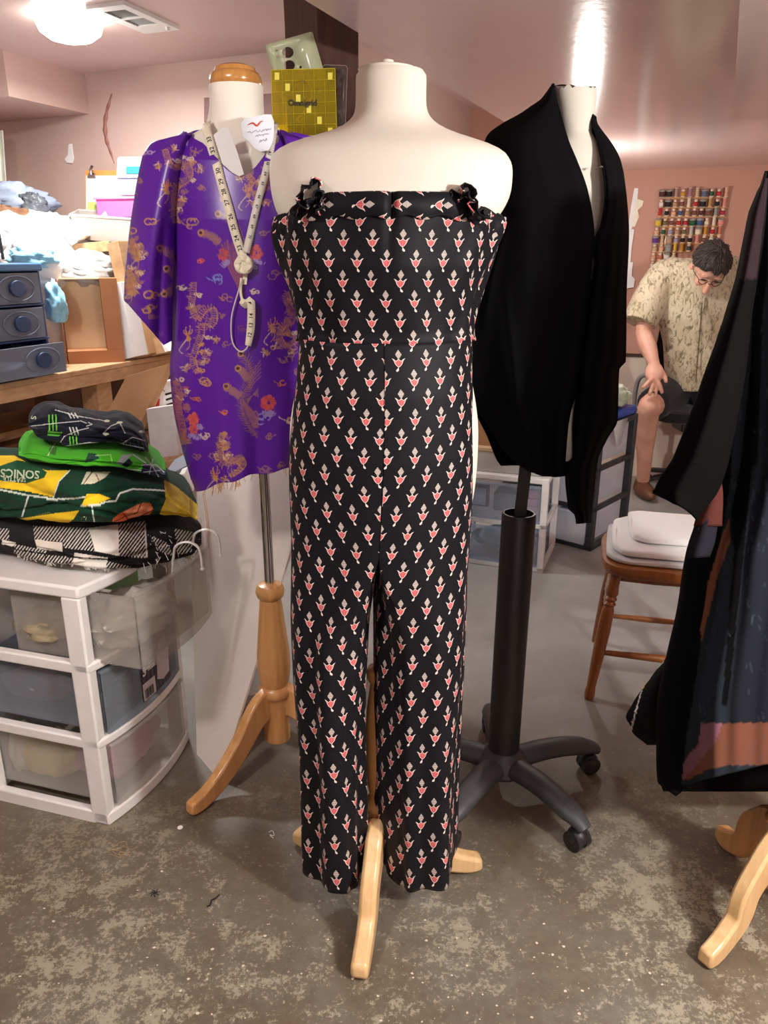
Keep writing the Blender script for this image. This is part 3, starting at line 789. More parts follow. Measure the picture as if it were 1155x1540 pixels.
dragon(pt, [(248, 225), (255, 246), (268, 252), (280, 246), (286, 262), (276, 276), (266, 282), (262, 300), (262, 320), (266, 336)], 9, (250, 284), claws=[(274, 300), (300, 254), (262, 224)])
dragon(pt, [(264, 572), (270, 592), (268, 612), (274, 640), (276, 664)], 9, (277, 660), c1=TAN, c2=(168, 84, 110), claws=[(270, 600)])
plume(pt, [(328, 322), (346, 330), (358, 350), (364, 372)], 8); plume(pt, [(302, 350), (320, 356), (330, 366)], 8)
for q in range(9):
    pt.line(sp2([(334 + q * 4, 368 - (q % 3) * 3), (340 + q * 3.2, 392), (352 + q * 1.6, 418), (366, 446)], 16), 3.2, (150, 66, 104) if q % 2 else TAN, .7, mottled=DULL)
flower(pt, (336, 384), 1.0, (150, 66, 100)); flower(pt, (384, 382), 1.2); flower(pt, (404, 606), 1.25); flower(pt, (291, 630), 1.0, (206, 96, 70)); flower(pt, (291, 646), .8)
plume(pt, [(362, 532), (376, 550), (374, 578), (364, 600), (368, 630), (386, 656)], 10); plume(pt, [(340, 581), (350, 588), (362, 596)], 8); plume(pt, [(358, 554), (366, 560), (372, 572)], 7)
for q in range(5):
    pt.line(sp2([(374, 588 - q * 4), (382, 576 - q * 5), (392, 566 - q * 6)], 8), 1.2, TAN)
    pt.line(sp2([(372, 600 + q * 2), (380, 594), (388, 584 + q * 3)], 8), 1.1, TAN)
for q in range(7): pt.line(sp2([(366, 604), (372 + q * 2, 624), (382 + q, 642)], 10), 3, TAN if q % 2 else (150, 90, 120), .6)
pt.line(sp2([(375, 626), (385, 618), (388, 632), (378, 640)], 14), 1.6, TAN)
mb = MB(); mb.add(P3, [(j * (nu_ + 1) + i, j * (nu_ + 1) + i + 1, (j + 1) * (nu_ + 1) + i + 1, (j + 1) * (nu_ + 1) + i) for j in range(nv_) for i in range(nu_)])
cols = [pt.c]
nb_ = len(mb.v)
mb.grid(lambda u, v: bl_pt(u, v, True)[2], 40, 60)
cols.append(np.tile(np.array(lin(PUR)), (len(mb.v) - nb_, 1))); mb.col = np.vstack(cols)
ts = printed('purple_brocade_satin', .34, .0, .55, .05)
ts.set(Anisotropic=.4)
M['brocade'] = ts.m
build('body', mb, M['brocade'], bz, angle=0, solid=.0012)
# sleeves
SL = [(198, 262, 290), (206, 243, 288), (216, 226, 286), (235, 214, 282), (280, 205, 274), (330, 197, 268), (390, 190, 263), (440, 187, 260), (456, 188, 259), (480, 203, 257), (519, 240, 252)]
def sl_pt(u, v, back, mir=False):
    bt_ = lerp(452, 519, min(1, u / .82)) if u < .82 else lerp(519, 512, (u - .82) / .18)
    py = lerp(199 + 14 * (1 - u) ** 1.6, bt_, v)
    l, r = smooth(min(py, 456), SL, 1), smooth(min(py, 456), SL, 2)
    px = lerp(l, r, u)
    d = interp(py, [(199, .03), (240, .07), (330, .078), (450, .075), (519, .05)]); q = sqrt(max(0, 1 - .97 * (2 * u - 1) ** 2))
    fold = .010 * math.exp(-((u - .72) / .09) ** 2) * min(1, max(0, (py - 300) / 80)) - .006 * sin(u * 8 + py * .01)
    p = atY(px, py, YB - .035 - d * q + fold if not back else YB + .01 + d * .7 * q)
    if mir:
        p = Vector((2 * (xof(362, YB, p.z)) - p.x, p.y, p.z))
    return px, py, p
def sleeve(mir):
    nu2, nv2 = (72, 260) if not mir else (24, 60)
    P2, P3 = [], []
    for j in range(nv2 + 1):
        for i in range(nu2 + 1):
            px, py, p = sl_pt(i / nu2, j / nv2, False, mir); P2.append((px, py)); P3.append(p)
    pt = Paint(P2, PUR)
    if not mir:
        dragon(pt, [(248, 225), (255, 246), (268, 252), (280, 246), (286, 262), (276, 276), (266, 282), (262, 300), (262, 320), (266, 336)], 9, (250, 284), claws=[(274, 300), (262, 224), (240, 250), (270, 305)])
        for c, k, col in [((222, 230), 1.3, (170, 150, 190)), ((212, 273), 1, TAN), ((227, 333), 1.5, GOLD), ((199, 349), 1.4, GOLD), ((218, 381), 1, TAN), ((229, 443), 1.7, GOLD), ((222, 463), 1.6, GOLD), ((229, 477), 1, TAN), ((240, 502), 1, (110, 70, 150)), ((202, 292), 1, TAN), ((197, 370), 1.3, GOLD), ((204, 410), 1.6, GOLD), ((196, 440), 1.8, GOLD)]:
            cloud(pt, c, k, col)
        dragon(pt, [(197, 360), (203, 374), (206, 390)], 8, (206, 386)); dragon(pt, [(192, 405), (199, 420), (196, 432), (206, 442)], 9, (196, 436))
        plume(pt, [(240, 373), (254, 380), (263, 394), (266, 410)], 8); plume(pt, [(250, 404), (262, 412), (266, 430)], 8); plume(pt, [(247, 442), (258, 438), (266, 428)], 8)
    mb = MB(); mb.add(P3, [(j * (nu2 + 1) + i, j * (nu2 + 1) + i + 1, (j + 1) * (nu2 + 1) + i + 1, (j + 1) * (nu2 + 1) + i) for j in range(nv2) for i in range(nu2)])
    nb = len(mb.v); mb.grid(lambda u, v: sl_pt(u, v, True, mir)[2], 20, 40)
    mb.col = np.vstack([pt.c, np.tile(np.array(lin(PUR)), (len(mb.v) - nb, 1))])
    return mb
build('sleeve', sleeve(False), M['brocade'], bz, angle=0, solid=.0012)
build('sleeve', sleeve(True), M['brocade'], bz, angle=0, solid=.0012)
# frayed threads along the hem
mb = MB(); rf = random.Random(3)
for i in range(34):
    u = rf.choice((rf.uniform(.18, .32), rf.uniform(.36, .46), rf.uniform(0, .9)))
    px, py, p = bl_pt(u, 1.0); L = rf.uniform(4, 16); dx = rf.uniform(-5, 5)
    mb.tube([p, atY(px + dx * .3, py + L * .5, p.y - .002), atY(px + dx, py + L, p.y - .004)], .0007, 4)
for dx in (0, 2.5):
    px, py, p = bl_pt(.10, 1.0)
    mb.tube([p] + [atY(308 + dx + a, b, p.y - .005) for a, b in ((-3, 742), (0, 760), (3, 785), (5, 806))], .0008, 4)
b = build('hem_threads', mb, plain('gold_thread', (196, 150, 90), .5), bz); b['kind'] = 'stuff'

# ---------------------------------------------------------------- text as flat lettering
def text_mb(s, size, place, align='CENTER', mb=None, mi=0, bold=0):
    """lettering: glyph outlines of the built-in font mapped to 3-D by place(x, y) with x, y in units of size"""
    cu = bpy.data.curves.new('lettering', 'FONT'); cu.body = s; cu.size = 1.0; cu.align_x = align; cu.align_y = 'CENTER'; cu.resolution_u = 3; cu.offset = bold
    ob = bpy.data.objects.new('lettering', cu); me = ob.to_mesh()
    mb = mb or MB()
    mb.add([place(v.co.x * size, v.co.y * size) for v in me.vertices], [tuple(p.vertices) for p in me.polygons], mi)
    ob.to_mesh_clear(); bpy.data.objects.remove(ob); bpy.data.curves.remove(cu)
    return mb

# ================================================================ tape measure knotted round the neck
tm = thing('tape_measure', 'cream tape measure with black numbers knotted in front of the purple blouse', 'tape measure', (xof(368, 1.68, 1.2), 1.68, 1.05))
M['tape'] = plain('cream_tape', (236, 228, 206), .55, .04)
M['tape_back'] = plain('grey_cream_tape', (214, 210, 200), .55, .04)
def band(pts, off=.005, n=40, wpx=5.6):
    """pts in photo pixels with extra depth offset: returns samplers of the tape's centre line and width direction"""
    sp = spline([(a, b, c) for a, b, c in pts], n)
    P = [bl_at(q[0], q[1], off + q[2]) if q[1] > 245 else atY(q[0], q[1], YB - .105 - q[2]) for q in sp]
    Wd = []
    for i in range(n):
        t_ = (P[min(i + 1, n - 1)] - P[max(i - 1, 0)]).normalized(); s_ = t_.cross(Vector((0, 1, .1))).normalized(); Wd.append(s_)
    return sp, P, Wd
def band_mesh(P, Wd, hw):
    mb = MB(); n = len(P)
    hw = hw if hasattr(hw, '__len__') else [hw] * n
    mb.add([q for p, w_, h in zip(P, Wd, hw) for q in (p - w_ * h, p + w_ * h)], [(2 * i, 2 * i + 1, 2 * i + 3, 2 * i + 2) for i in range(n - 1)]); return mb
HW = .0094
L_ = band([(311, 184, -.05), (310, 192, -.02), (316, 214, 0), (325, 244, 0), (333, 275, 0), (343, 310, 0), (352, 345, 0), (361, 374, 0), (366, 388, .004)])
build('tape_strand', band_mesh(L_[1], L_[2], HW), M['tape'], tm, solid=.0006)
R_ = band([(413, 186, -.05), (411, 200, -.01), (404, 240, 0), (394, 280, 0), (385, 315, 0), (377, 350, 0), (370, 380, .004)], n=40)
build('tape_strand', band_mesh(R_[1], R_[2], HW * .8), M['tape_back'], tm, solid=.0006)
T_ = band([(363, 418, .006), (362, 440, .006), (366, 455, .008), (372, 458, .012), (377, 452, .014), (378, 470, .012), (377, 495, .010), (373, 520, .008)], n=36)
build('tape_tail', band_mesh(T_[1], T_[2], [HW * (.3 if i < 10 else .9 - .25 * max(0, (i - 28) / 8)) for i in range(36)]), M['tape'], tm, solid=.0006)
E_ = band([(364, 420, .006), (358, 440, .006), (352, 460, .006), (348, 480, .006), (348, 505, .006), (352, 520, .006), (362, 529, .006), (371, 524, .007), (374, 514, .007)], n=36)
mb = MB(); mb.tube(E_[1], .0016, 6); build('tape_edge', mb, M['tape_back'], tm)
kc = bl_at(367, 398, .012)
mb = MB()
for q in range(3):
    R = Matrix.Rotation(radians((20, -35, 80)[q]), 3, 'Y')
    pp = [kc + R @ Vector((.0125 * cos(a) * (1 - .1 * q), -.006 * sin(2 * a) - .004, .014 * sin(a))) for a in np.linspace(0, 2 * pi, 20)[:-1]]
    mb.tube(pp, .0065, 8, closed=True, flat=.55, up=(0, 1, 0))
mb.ell(kc, (.012, .010, .015), nu=14, nv=10)
build('knot', mb, M['tape'], tm)
mb = MB(); mb.hexa([bl_at(364, 428, .004), bl_at(371, 428, .004), bl_at(371, 428, .003), bl_at(364, 428, .003), bl_at(366, 408, .006), bl_at(373, 408, .006), bl_at(373, 408, .004), bl_at(366, 408, .004)]); build('tape_end', mb, M['tape'], tm)
mb = MB()
def tape_text(S_, i, s, size, rot):
    sp, P, Wd = S_; t_ = (P[i + 1] - P[i - 1]).normalized(); n_ = t_.cross(Wd[i]).normalized()
    if n_.y > 0: n_ = -n_
    X, Yv = (t_, Wd[i]) if rot == 1 else (-t_, -Wd[i])
    if X.cross(Yv).dot(n_) < 0: Yv = -Yv
    text_mb(s, size, lambda x, y: P[i] + X * x + Yv * y + n_ * .0009, mb=mb, bold=.015)
for k, s in enumerate(['33', '32', '31', '30', '29', '28', '27', '26', '25', '24', '23']):
    tape_text(L_, min(38, 5 + int(k * 3.15)), s, .0125, -1)
for k, s in enumerate(['61', '62', '63', '64', '65', '66', '67', '68', '69', '70']):
    tape_text(R_, 6 + int(k * 3.2), s, .008, 1)
for k, s in ((22, '14'), (26, '13'), (30, '12')): tape_text(T_, k, s, .012, -1)
for S_, st_, hw in ((L_, 1, HW), (R_, 1, HW * .8)):
    sp, P, Wd = S_
    for i in range(2, 38):
        for f in (0, .5):
            c = P[i].lerp(P[i + 1], f); t_ = (P[i + 1] - P[i]).normalized(); n_ = t_.cross(Wd[i]); n_ = n_ if n_.y < 0 else -n_
            w_ = Wd[i]; e = c + n_ * .0008 + w_ * hw; mb.add([e, e - w_ * hw * .3, e - w_ * hw * .3 + t_ * .0007, e + t_ * .0007], [(0, 1, 2, 3)])
b = build('numerals', mb, M['ink'], tm, smoothed=False); b['kind'] = 'stuff'
# ---------------------------------------------------------------- paper tags on the neck
def flat_tag(name, pts, Y, mat, label, cat, th=.0012, tilt=0.0):
    y0 = sum(p[1] for p in pts) / len(pts)
    mb = MB(); mb.prism([atY(a, b, Y + tilt * (b - y0)) for a, b in pts], Vector((0, th, 0)))
    return tag(build(name, mb, mat), label, cat)
tg = thing('paper_tag', 'white paper tag with handwriting and a red logo pinned to the cream neck', 'tag', atY(388, 228, YB - .1))
pts = [(362, 186), (368, 178), (380, 176), (398, 172), (408, 172), (412, 182), (412, 200), (410, 214), (404, 226), (392, 228), (382, 222), (376, 214), (366, 206)]
mb = MB(); mb.prism([atY(a, b, YB - .115) for a, b in pts], Vector((0, .0012, 0))); build('sheet', mb, plain('pale_blue_white_paper', (226, 230, 240), .8, .02), tg)
YT = YB - .1158
mb = MB(); mb.tube([atY(a, b, YT) for a, b in sp2([(372, 188), (380, 185), (386, 189), (392, 183), (396, 182)], 14)], [.0003 + .0016 * sin(pi * i / 13) for i in range(14)], 6, flat=.2, up=(0, 1, 0)); build('logo', mb, plain('red_print', (196, 70, 50), .7), tg)
mb = MB(); r_ = random.Random(4)
for y0, x0, x1 in ((200, 372, 392), (197, 392, 408), (205, 384, 404), (213, 390, 402)):
    mb.tube([atY(x0 + (x1 - x0) * k / 20, y0 + r_.uniform(-2, 2) - k * .2, YT) for k in range(21)], .0004, 4)
build('handwriting', mb, plain('blue_grey_ink', (120, 128, 160), .7), tg)
flat_tag('paper_strip', [(321, 203), (335, 192), (343, 191), (356, 226), (367, 262), (360, 265), (348, 259), (334, 246)], YB - .122, M['paper'], 'blank white paper strip lying under the tape at the blouse neckline', 'paper')
# ================================================================ rulers hung on the post
def planar(px0, py0, Y, ang):
    o_ = atY(px0, py0, Y); s_ = (atY(px0 + 1, py0, Y) - o_).length
    return o_, s_
def rounded(x0, y0, x1, y1, r=4):
    out = []
    for cx, cy, a in ((x0 + r, y0 + r, pi), (x1 - r, y0 + r, 1.5 * pi), (x1 - r, y1 - r, 0), (x0 + r, y1 - r, .5 * pi)):
        for k in range(4): out.append((cx + r * cos(a + k * pi / 6), cy + r * sin(a + k * pi / 6)))
    return out
def rotp(pts, c, a): return [(c[0] + (x - c[0]) * cos(a) - (y - c[1]) * sin(a), c[1] + (x - c[0]) * sin(a) + (y - c[1]) * cos(a)) for x, y in pts]
YR = 2.185
rl = thing('quilting_ruler', 'square transparent yellow grid ruler reading Omnigrid hanging on the dark post', 'ruler', atY(458, 200, YR))
mb = MB(); Q = rotp(rounded(409, 104, 505, 204, 2), (457, 152), radians(-1.5)); mb.prism([atY(a, b, YR) for a, b in Q], Vector((0, .003, 0)))
M['yel'] = clear('yellow_acrylic', (222, 204, 60), .22, .12, .15, 14)
build('plate', mb, M['yel'], rl)
mb = MB()
def rline(a, b, w=.9, Y=YR - .0006):
    a, b = rotp([a, b], (457, 152), radians(-1.5)); p, q = atY(a[0], a[1], Y), atY(b[0], b[1], Y); mb.tube([p, q], w * .0009, 4)
for k in range(7):
    x = 409 + 96 * k / 6; rline((x, 104), (x, 204), .9 if k in (0, 6) else .35); y = 104 + 100 * k / 6; rline((409, y), (505, y), .9 if k in (0, 6) else .35)
build('grid_lines', mb, plain('yellow_print', (206, 188, 40), .6), rl)
mb = MB()
for i in range(6):
    for j in range(6):
        if (i * 7 + j * 3) % 5 < 1:
            x, y = 413 + i * 16, 109 + j * 16.6; c = [atY(a, b, YR - .0004) for a, b in ((x, y), (x + 7, y), (x + 7, y + 11), (x, y + 11))]; mb.add(c, [(0, 1, 2, 3)])
b = build('grid_blocks', mb, plain('bright_yellow_print', (224, 210, 70), .5), rl); b['kind'] = 'stuff'
o_ = atY(455, 155, YR - .0022); sx_ = (atY(464, 155, YR) - o_).length / 10
mb = text_mb('Omnigrid', 12.5 * sx_, lambda x, y: o_ + Vector((x, 0, y)), bold=.025)
build('lettering', mb, M['ink'], rl, smoothed=False)
mb = MB(); mb.tube([atY(a, b, YR + .006) for a, b in sp2([(438, 140), (444, 128), (455, 123), (465, 128), (469, 140), (466, 152), (458, 165), (454, 174)], 26)], .0022, 6)
build('hanging_cord', mb, plain('pale_cord', (214, 204, 160), .8), rl)
mb = MB(); mb.tube([atY(a, b, YR + .008) for a, b in sp2([(454, 174), (448, 178), (451, 184), (456, 178), (455, 186), (454, 200)], 18)], .004, 7, flat=.6)
build('cord_knot', mb, bpy.data.materials['pale_cord'], rl)
t2 = thing('template', 'pale green transparent template with round holes, tilted behind the yellow ruler', 'template', atY(445, 120, YR + .012))
M['grn'] = clear('pale_green_acrylic', (196, 202, 168), .72, .2, .1)
# plate with two round holes, built as a grid-free polygon with bridged rings
def plate_with_holes(outline, holes, Y, th):
    bm = bmesh.new(); edges = []
    for lp in [outline] + holes:
        vs = [bm.verts.new(atY(a, b, Y)) for a, b in lp]
        edges += [bm.edges.new((vs[i], vs[(i + 1) % len(vs)])) for i in range(len(vs))]
    bmesh.ops.triangle_fill(bm, edges=edges, use_beauty=True)
    bm.verts.index_update(); mb = MB(); mb.add([v.co.copy() for v in bm.verts], [[v.index for v in f.verts] for f in bm.faces]); bm.free(); return mb
circ = lambda x, y, r, n=18: [(x + r * cos(2 * pi * k / n), y + r * sin(2 * pi * k / n)) for k in range(n)]
Q = rotp(rounded(408, 56, 483, 140, 4), (445, 98), radians(-16))
build('plate', plate_with_holes(Q, [circ(433, 79, 8.5), circ(435.5, 98.5, 8), circ(416, 76, 1.8), circ(417, 85, 2.2), circ(452, 101, 2)], YR + .012, .003), M['grn'], t2, solid=.003)
mb = MB(); mb.prism([atY(a, b, YR + .0112) for a, b in rotp([(448, 62), (474, 62), (474, 69), (448, 69)], (461, 66), radians(-16))], Vector((0, .0005, 0)))
mb.tube([atY(a, b, YR + .0112) for a, b in circ(468, 92, 8)], .0008, 4, closed=True)
for q in range(3): mb.tube([atY(468 - 8 * cos(q * 1.05), 92 - 8 * sin(q * 1.05), YR + .0112), atY(468 + 8 * cos(q * 1.05), 92 + 8 * sin(q * 1.05), YR + .0112)], .0006, 4)
build('printed_marks', mb, plain('olive_print', (128, 132, 96), .7), t2)
t3 = thing('clear_template', 'clear smoky template with small holes hanging on the post behind yellow ruler', 'template', atY(510, 160, YR + .02))
Q = rotp(rounded(484, 98, 521, 190, 4), (502, 140), radians(2))
build('plate', plate_with_holes(Q, [circ(508, 108, 2.4), circ(513, 121, 2.6), circ(509, 138, 5)], YR + .02, .002), clear('smoky_acrylic', (150, 132, 124), .22, .12), t3, solid=.002)
mb = MB(); mb.tube([atY(a, b, YR + .019) for a, b in Q], .0009, 4, closed=True); build('plate_edge', mb, plain('clear_edge', (150, 130, 122), .4), t3)
tag(build('nail', MB().tube([atY(456, 121, YR + .06), atY(456, 122, YR - .012)], .0025, 8), M['chrome']), 'small steel nail in the dark post holding the yellow ruler', 'nail')
# ================================================================ draped cloth between two outline curves
def drape(Ltab, Rtab, y0, y1, Yfn, nu, nv, bot=None, top=None):
    """rows py from top(u) to bot(u); columns between the left and right tables; Yfn(u, v, py) -> depth. Returns 2-D and 3-D points"""
    P2, P3 = [], []
    for j in range(nv + 1):
        for i in range(nu + 1):
            u, v = i / nu, j / nv
            py = lerp(top(u) if top else y0, bot(u) if bot else y1, v)
            px = lerp(smooth(py, Ltab, 1), smooth(py, Rtab, 1), u)
            P2.append((px, py)); P3.append(atY(px, py, Yfn(u, v, py)))
    return P2, P3
def gridfaces(nu, nv, b=0): return [(b + j * (nu + 1) + i, b + j * (nu + 1) + i + 1, b + (j + 1) * (nu + 1) + i + 1, b + (j + 1) * (nu + 1) + i) for j in range(nv) for i in range(nu)]
# ================================================================ black cardigan on a form with an office-chair base
YK = 1.72
hub = (.313, 1.705)
t = thing('dress_form', 'ivory dress form on thick black tube and five star caster base under the black cardigan', 'dress form', (hub[0], hub[1], 0))
rows = [(129, 832.5, 896, .04, .045), (150, 835, 895, .042, .045), (180, 838, 891, .042, .046), (198, 840, 889, .044, .048), (206, 836, 895, .05, .05), (220, 815, 912, .058, .06), (240, 792, 922, .066, .07), (275, 780, 926, .075, .075), (350, 785, 922, .085, .08), (450, 800, 912, .08, .075), (560, 795, 896, .08, .08), (640, 790, 882, .085, .08), (694, 790, 874, .08, .08)]
mb = ringbody(rows, YK, 60, 44, 2.2)
# rough cut edge at the top of the neck
for i in range(44): mb.v[i].z += .003 * sin(i * 2.3) + .002 * sin(i * 5.1)
build('torso', mb, M['canvas2'], t)
zb = min(v.z for v in mb.v)
mb = MB(); mb.strip([(.320, 1.712, .74), (.333, 1.718, zb + .04)], .028, .008, (1, 0, 0)); build('flat_bar', mb, plain('dark_bar', (44, 42, 44), .5), t, bevel=.001)
mb = MB(); A, B = Vector((hub[0], hub[1], .105)), Vector((.319, 1.712, .775))
ax = (B - A).normalized(); Rq = Vector((0, 0, 1)).rotation_difference(ax).to_matrix()
Lh = (B - A).length
mb.lathe([(.030, 0), (.0405, .002), (.0405, Lh - .004), (.0385, Lh), (.034, Lh), (.034, Lh - .012), (.002, Lh - .012)], A, 36, Rq)
build('tube', mb, M['black_plastic'], t)
mb = MB(); mb.lathe([(.03, .06), (.06, .066), (.07, .08), (.064, .104), (.046, .120), (.041, .130)], (hub[0], hub[1], 0), 32); build('hub', mb, M['grey_metal'], t)
for k in range(5):
    a = radians(-55 + 72 * k); d = Vector((cos(a), sin(a), 0)); sd = Vector((-d.y, d.x, 0)); c = Vector((hub[0], hub[1], 0))
    P = [c + d * r + Vector((0, 0, z)) for r, z in ((.03, .088), (.07, .094), (.12, .098), (.18, .095), (.23, .086), (.265, .076), (.283, .066))]
    n0 = 10; sp = spline(P, 16); mb = MB()
    mb.tube(sp, [lerp(.036, .029, i / 15) if i < 13 else .028 - (i - 12) * .003 for i in range(16)], 14, flat=.72, up=(0, 0, 1))
    arm = build('base_arm', mb, M['grey_metal'], t)
    e = c + d * .262; cs = MB()
    cs.tube([e + Vector((0, 0, .066)), e + Vector((0, 0, .045))], .006, 8)
    for s_ in (-1, 1):
        q = e + sd * (.0135 * s_) + Vector((0, 0, .0255))
        cs.tube([q - sd * .009, q - sd * .008, q + sd * .008, q + sd * .009], [.022, .0255, .0255, .022], 20)
    cs.ell(e + Vector((0, 0, .034)), (.026, .026, .024), nu=14, nv=8)
    build('caster', cs, M['black_plastic'], arm)
# cardigan
M['knit'] = cloth('black_jersey', (14, 14, 17), .95, 1100, .1, .0, .15, None, .08)
ck = thing('cardigan', 'long black draped open cardigan on the ivory form with caster base', 'cardigan', (.33, 1.72, .8))
CLl = [(126, 831), (140, 822), (151, 813), (161, 798), (172, 782), (185, 758), (200, 737), (214, 729), (240, 725), (300, 723), (360, 723), (420, 716), (470, 711), (530, 709), (590, 708), (620, 716), (655, 733), (692, 748), (722, 770)]
CLr = [(126, 833), (140, 834.5), (167, 842), (212, 855), (251, 871), (283, 882.5), (326, 891), (363, 893), (400, 889), (460, 883), (520, 875), (590, 867), (615, 859), (640, 854), (690, 850), (722, 849)]
def YL(u, v, py):
    e = 1 - u
    d = interp(py, [(126, .045), (180, .075), (260, .115), (400, .135), (560, .13), (720, .115)])
    q = sin(pi / 2 * min(1, (u / .62))) ** .8 if u < .62 else 1 - .10 * ((u - .62) / .38) ** 2
    f = max(0, (py - 190) / 400)
    return YK - d * q + .010 * f * sin(26 * u + .7) * max(0, (u - .3) / .7) - .018 * math.exp(-((u - .93) / .05) ** 2) * min(1, max(0, (py - 230) / 200)) + .02 * math.exp(-((u - .12 - .5 * max(0, (470 - py) / 300) ** 2) / .05) ** 2) * max(0, min(1, (py - 300) / 100)) * max(0, min(1, (520 - py) / 60)) * .5 - .012 * math.exp(-((u - .30 - (py - 470) * .0012) / .06) ** 2) * max(0, min(1, (py - 400) / 120))
def botL(u): return interp(u, [(0, 600), (.12, 668), (.25, 695), (.4, 709), (.6, 716), (.85, 717.5), (1, 716)])
nu, nv = 90, 150
P2, P3 = drape(CLl, CLr, 126, 717, YL, nu, nv, bot=botL)
mb = MB().add(P3, gridfaces(nu, nv)); build('front_panel', mb, M['knit'], ck, solid=.003, angle=0)
CRl = [(172, 891), (185, 890), (208, 897), (237, 903), (269, 908.5), (303, 909.5), (340, 903.5), (363, 893), (400, 893), (450, 884), (520, 874), (590, 866.5), (640, 861), (690, 861), (696, 852), (716, 850), (765, 855), (773, 864), (788, 867)]
CRr = [(172, 892.5), (185, 897), (197, 905), (210, 915), (225, 925), (240, 932), (260, 937), (300, 942), (350, 945), (440, 941.5), (545, 940), (552, 931), (600, 929), (636, 927), (657, 914), (688, 899), (740, 893), (788, 888)]
def YRt(u, v, py):
    d = interp(py, [(172, .03), (260, .10), (400, .125), (560, .12), (790, .10)])
    q = cos(pi / 2 * max(0, (u - .3) / .7)) ** .8 if u > .3 else 1
    return YK - d * q + .006 * sin(u * 21 + .5) * min(1, max(0, (py - 200) / 200)) + (.02 if py > 365 else 0) * max(0, 1 - u / .15) * min(1, max(0, (py - 365) / 40))
P2, P3 = drape(CRl, CRr, 172, 787, YRt, 50, 160, bot=lambda u: 788 - 2 * u)
mb = MB().add(P3, gridfaces(50, 160)); build('front_panel', mb, M['knit'], ck, solid=.003, angle=0)
BKr = CRr
def YBk(u, v, py): return YK + interp(py, [(126, .04), (200, .09), (400, .12), (700, .12)]) * sin(pi * min(1, max(0, u))) ** .6 + .008 * sin(u * 24) * v
BLl = [(118, 846), (126, 832)] + CLl[1:]
BLr = [(118, 884), (150, 894)] + CRr[1:]
P2, P3 = drape(BLl, BLr, 131, 700, YBk, 60, 90, top=lambda u: 131 + 45 * u ** 3 - 6 * sin(pi * u))
mb = MB().add(P3, gridfaces(60, 90)); build('back_panel', mb, M['knit'], ck, solid=.003, angle=0)
mb = MB(); p = atY(900, 252, YK - .105); mb.tube([atY(896, 254, YK - .115), atY(906, 250, YK - .10)], .0007, 6); mb.ell(atY(905, 251, YK - .108), (.0025,) * 3, nu=8, nv=6)
tag(build('straight_pin', mb, M['chrome']), 'silver straight pin stuck at the edge of the black cardigan opening', 'pin')

# ================================================================ right: long dark patchwork robe on a third form
cR = (.835, 1.29); YW = 1.30
t = thing('dress_form', 'dress form hidden under the dark robe, only its pale wooden tripod legs showing', 'dress form', (cR[0], cR[1], 0))
build('column', turned([(.014, .62), (.03, .60), (.036, .58), (.03, .55), (.036, .47), (.044, .38), (.04, .28), (.036, .26), (.046, .245), (.04, .225), (.036, .21), (.036, .09), (.03, .085)], (cR[0], cR[1], 0)), M['maple'], t)
build('pole', MB().tube([(cR[0], cR[1], .55), (cR[0], cR[1], .80)], .0125, 16), M['chrome'], t)
mb = MB(); rr = []
for z, rx, ry in ((.78, .14, .11), (.9, .155, .12), (1.05, .12, .095), (1.25, .15, .11), (1.36, .165, .09), (1.42, .12, .07), (1.45, .055, .055), (1.54, .05, .05)):
    rr.append([Vector((cR[0] + .07 + rx * cos(2 * pi * k / 32), cR[1] + .03 + ry * sin(2 * pi * k / 32), z)) for k in range(32)])
mb.rings(rr); build('torso', mb, M['canvas'], t)
for a in (213, 93, -27):
    build('leg', sawn_leg(cR, radians(a), .20, .215, .032, 1.05), M['maple_pale'] if a == 213 else M['maple'], t, bevel=.006)
rb = thing('robe', 'long dark velvet and satin patchwork robe with a copper hem band at frame edge', 'robe', (cR[0], cR[1], .25))
tv = printed('black_velvet_and_slate_satin', .85, .0, .06, .2, 160)
M['robe'] = tv.m
BLK, SLATE, SLATE2, RUST, COP, PINK, PURP = (8, 8, 10), (33, 39, 47), (32, 36, 44), (74, 40, 35), (110, 70, 54), (116, 80, 92), (50, 36, 42)
Lp = [(255, 1152), (275, 1146), (310, 1131), (400, 1114), (500, 1096), (600, 1086), (700, 1074), (780, 1052), (840, 1031), (916, 1019), (997, 1001), (1050, 990), (1122, 988), (1176, 990), (1200, 1004)]
Rp = [(255, 1190), (300, 1300), (500, 1335), (800, 1345), (1000, 1345), (1200, 1330)]
def Yrobe(u, v, py):
    d = interp(py, [(255, .06), (400, .12), (700, .15), (1200, .17)])
    return YW - d * sin(pi * min(.999, max(.001, u))) ** .55 + (.010 + .012 * v) * sin(u * 23 + v * 2.2 + 1.3 + 2 * sin(u * 5 + v)) * (.4 + .6 * v) + .004 * sin(u * 57 - v * 3)
nu, nv = 150, 300
P2, P3 = drape(Lp, Rp, 257, 1200, Yrobe, nu, nv, bot=lambda u: interp(u, [(0, 1178), (.04, 1197), (.15, 1178), (.3, 1164), (.55, 1143), (1, 1120)]))
pt = Paint(P2, BLK)
pt.poly([(1150, 275), (1125, 390), (1110, 500), (1104, 585), (1100, 715), (1076, 860), (1058, 943), (1045, 1038), (1033, 1110), (1026, 1180), (1400, 1180), (1400, 275)], SLATE)
pt.poly([(1150, 276), (1131, 330), (1120, 400), (1096, 520), (1090, 640), (1100, 640), (1110, 500), (1125, 390), (1150, 300)], PURP)
pt.poly([(1128, 560), (1119, 640), (1112, 700), (1101, 770), (1105, 830), (1085, 1060), (1094, 1060), (1122, 800), (1138, 640), (1134, 560)], BLK)
pt.poly([(1150, 300), (1130, 440), (1130, 700), (1140, 700), (1148, 470), (1155, 420), (1155, 300)], BLK, .85)
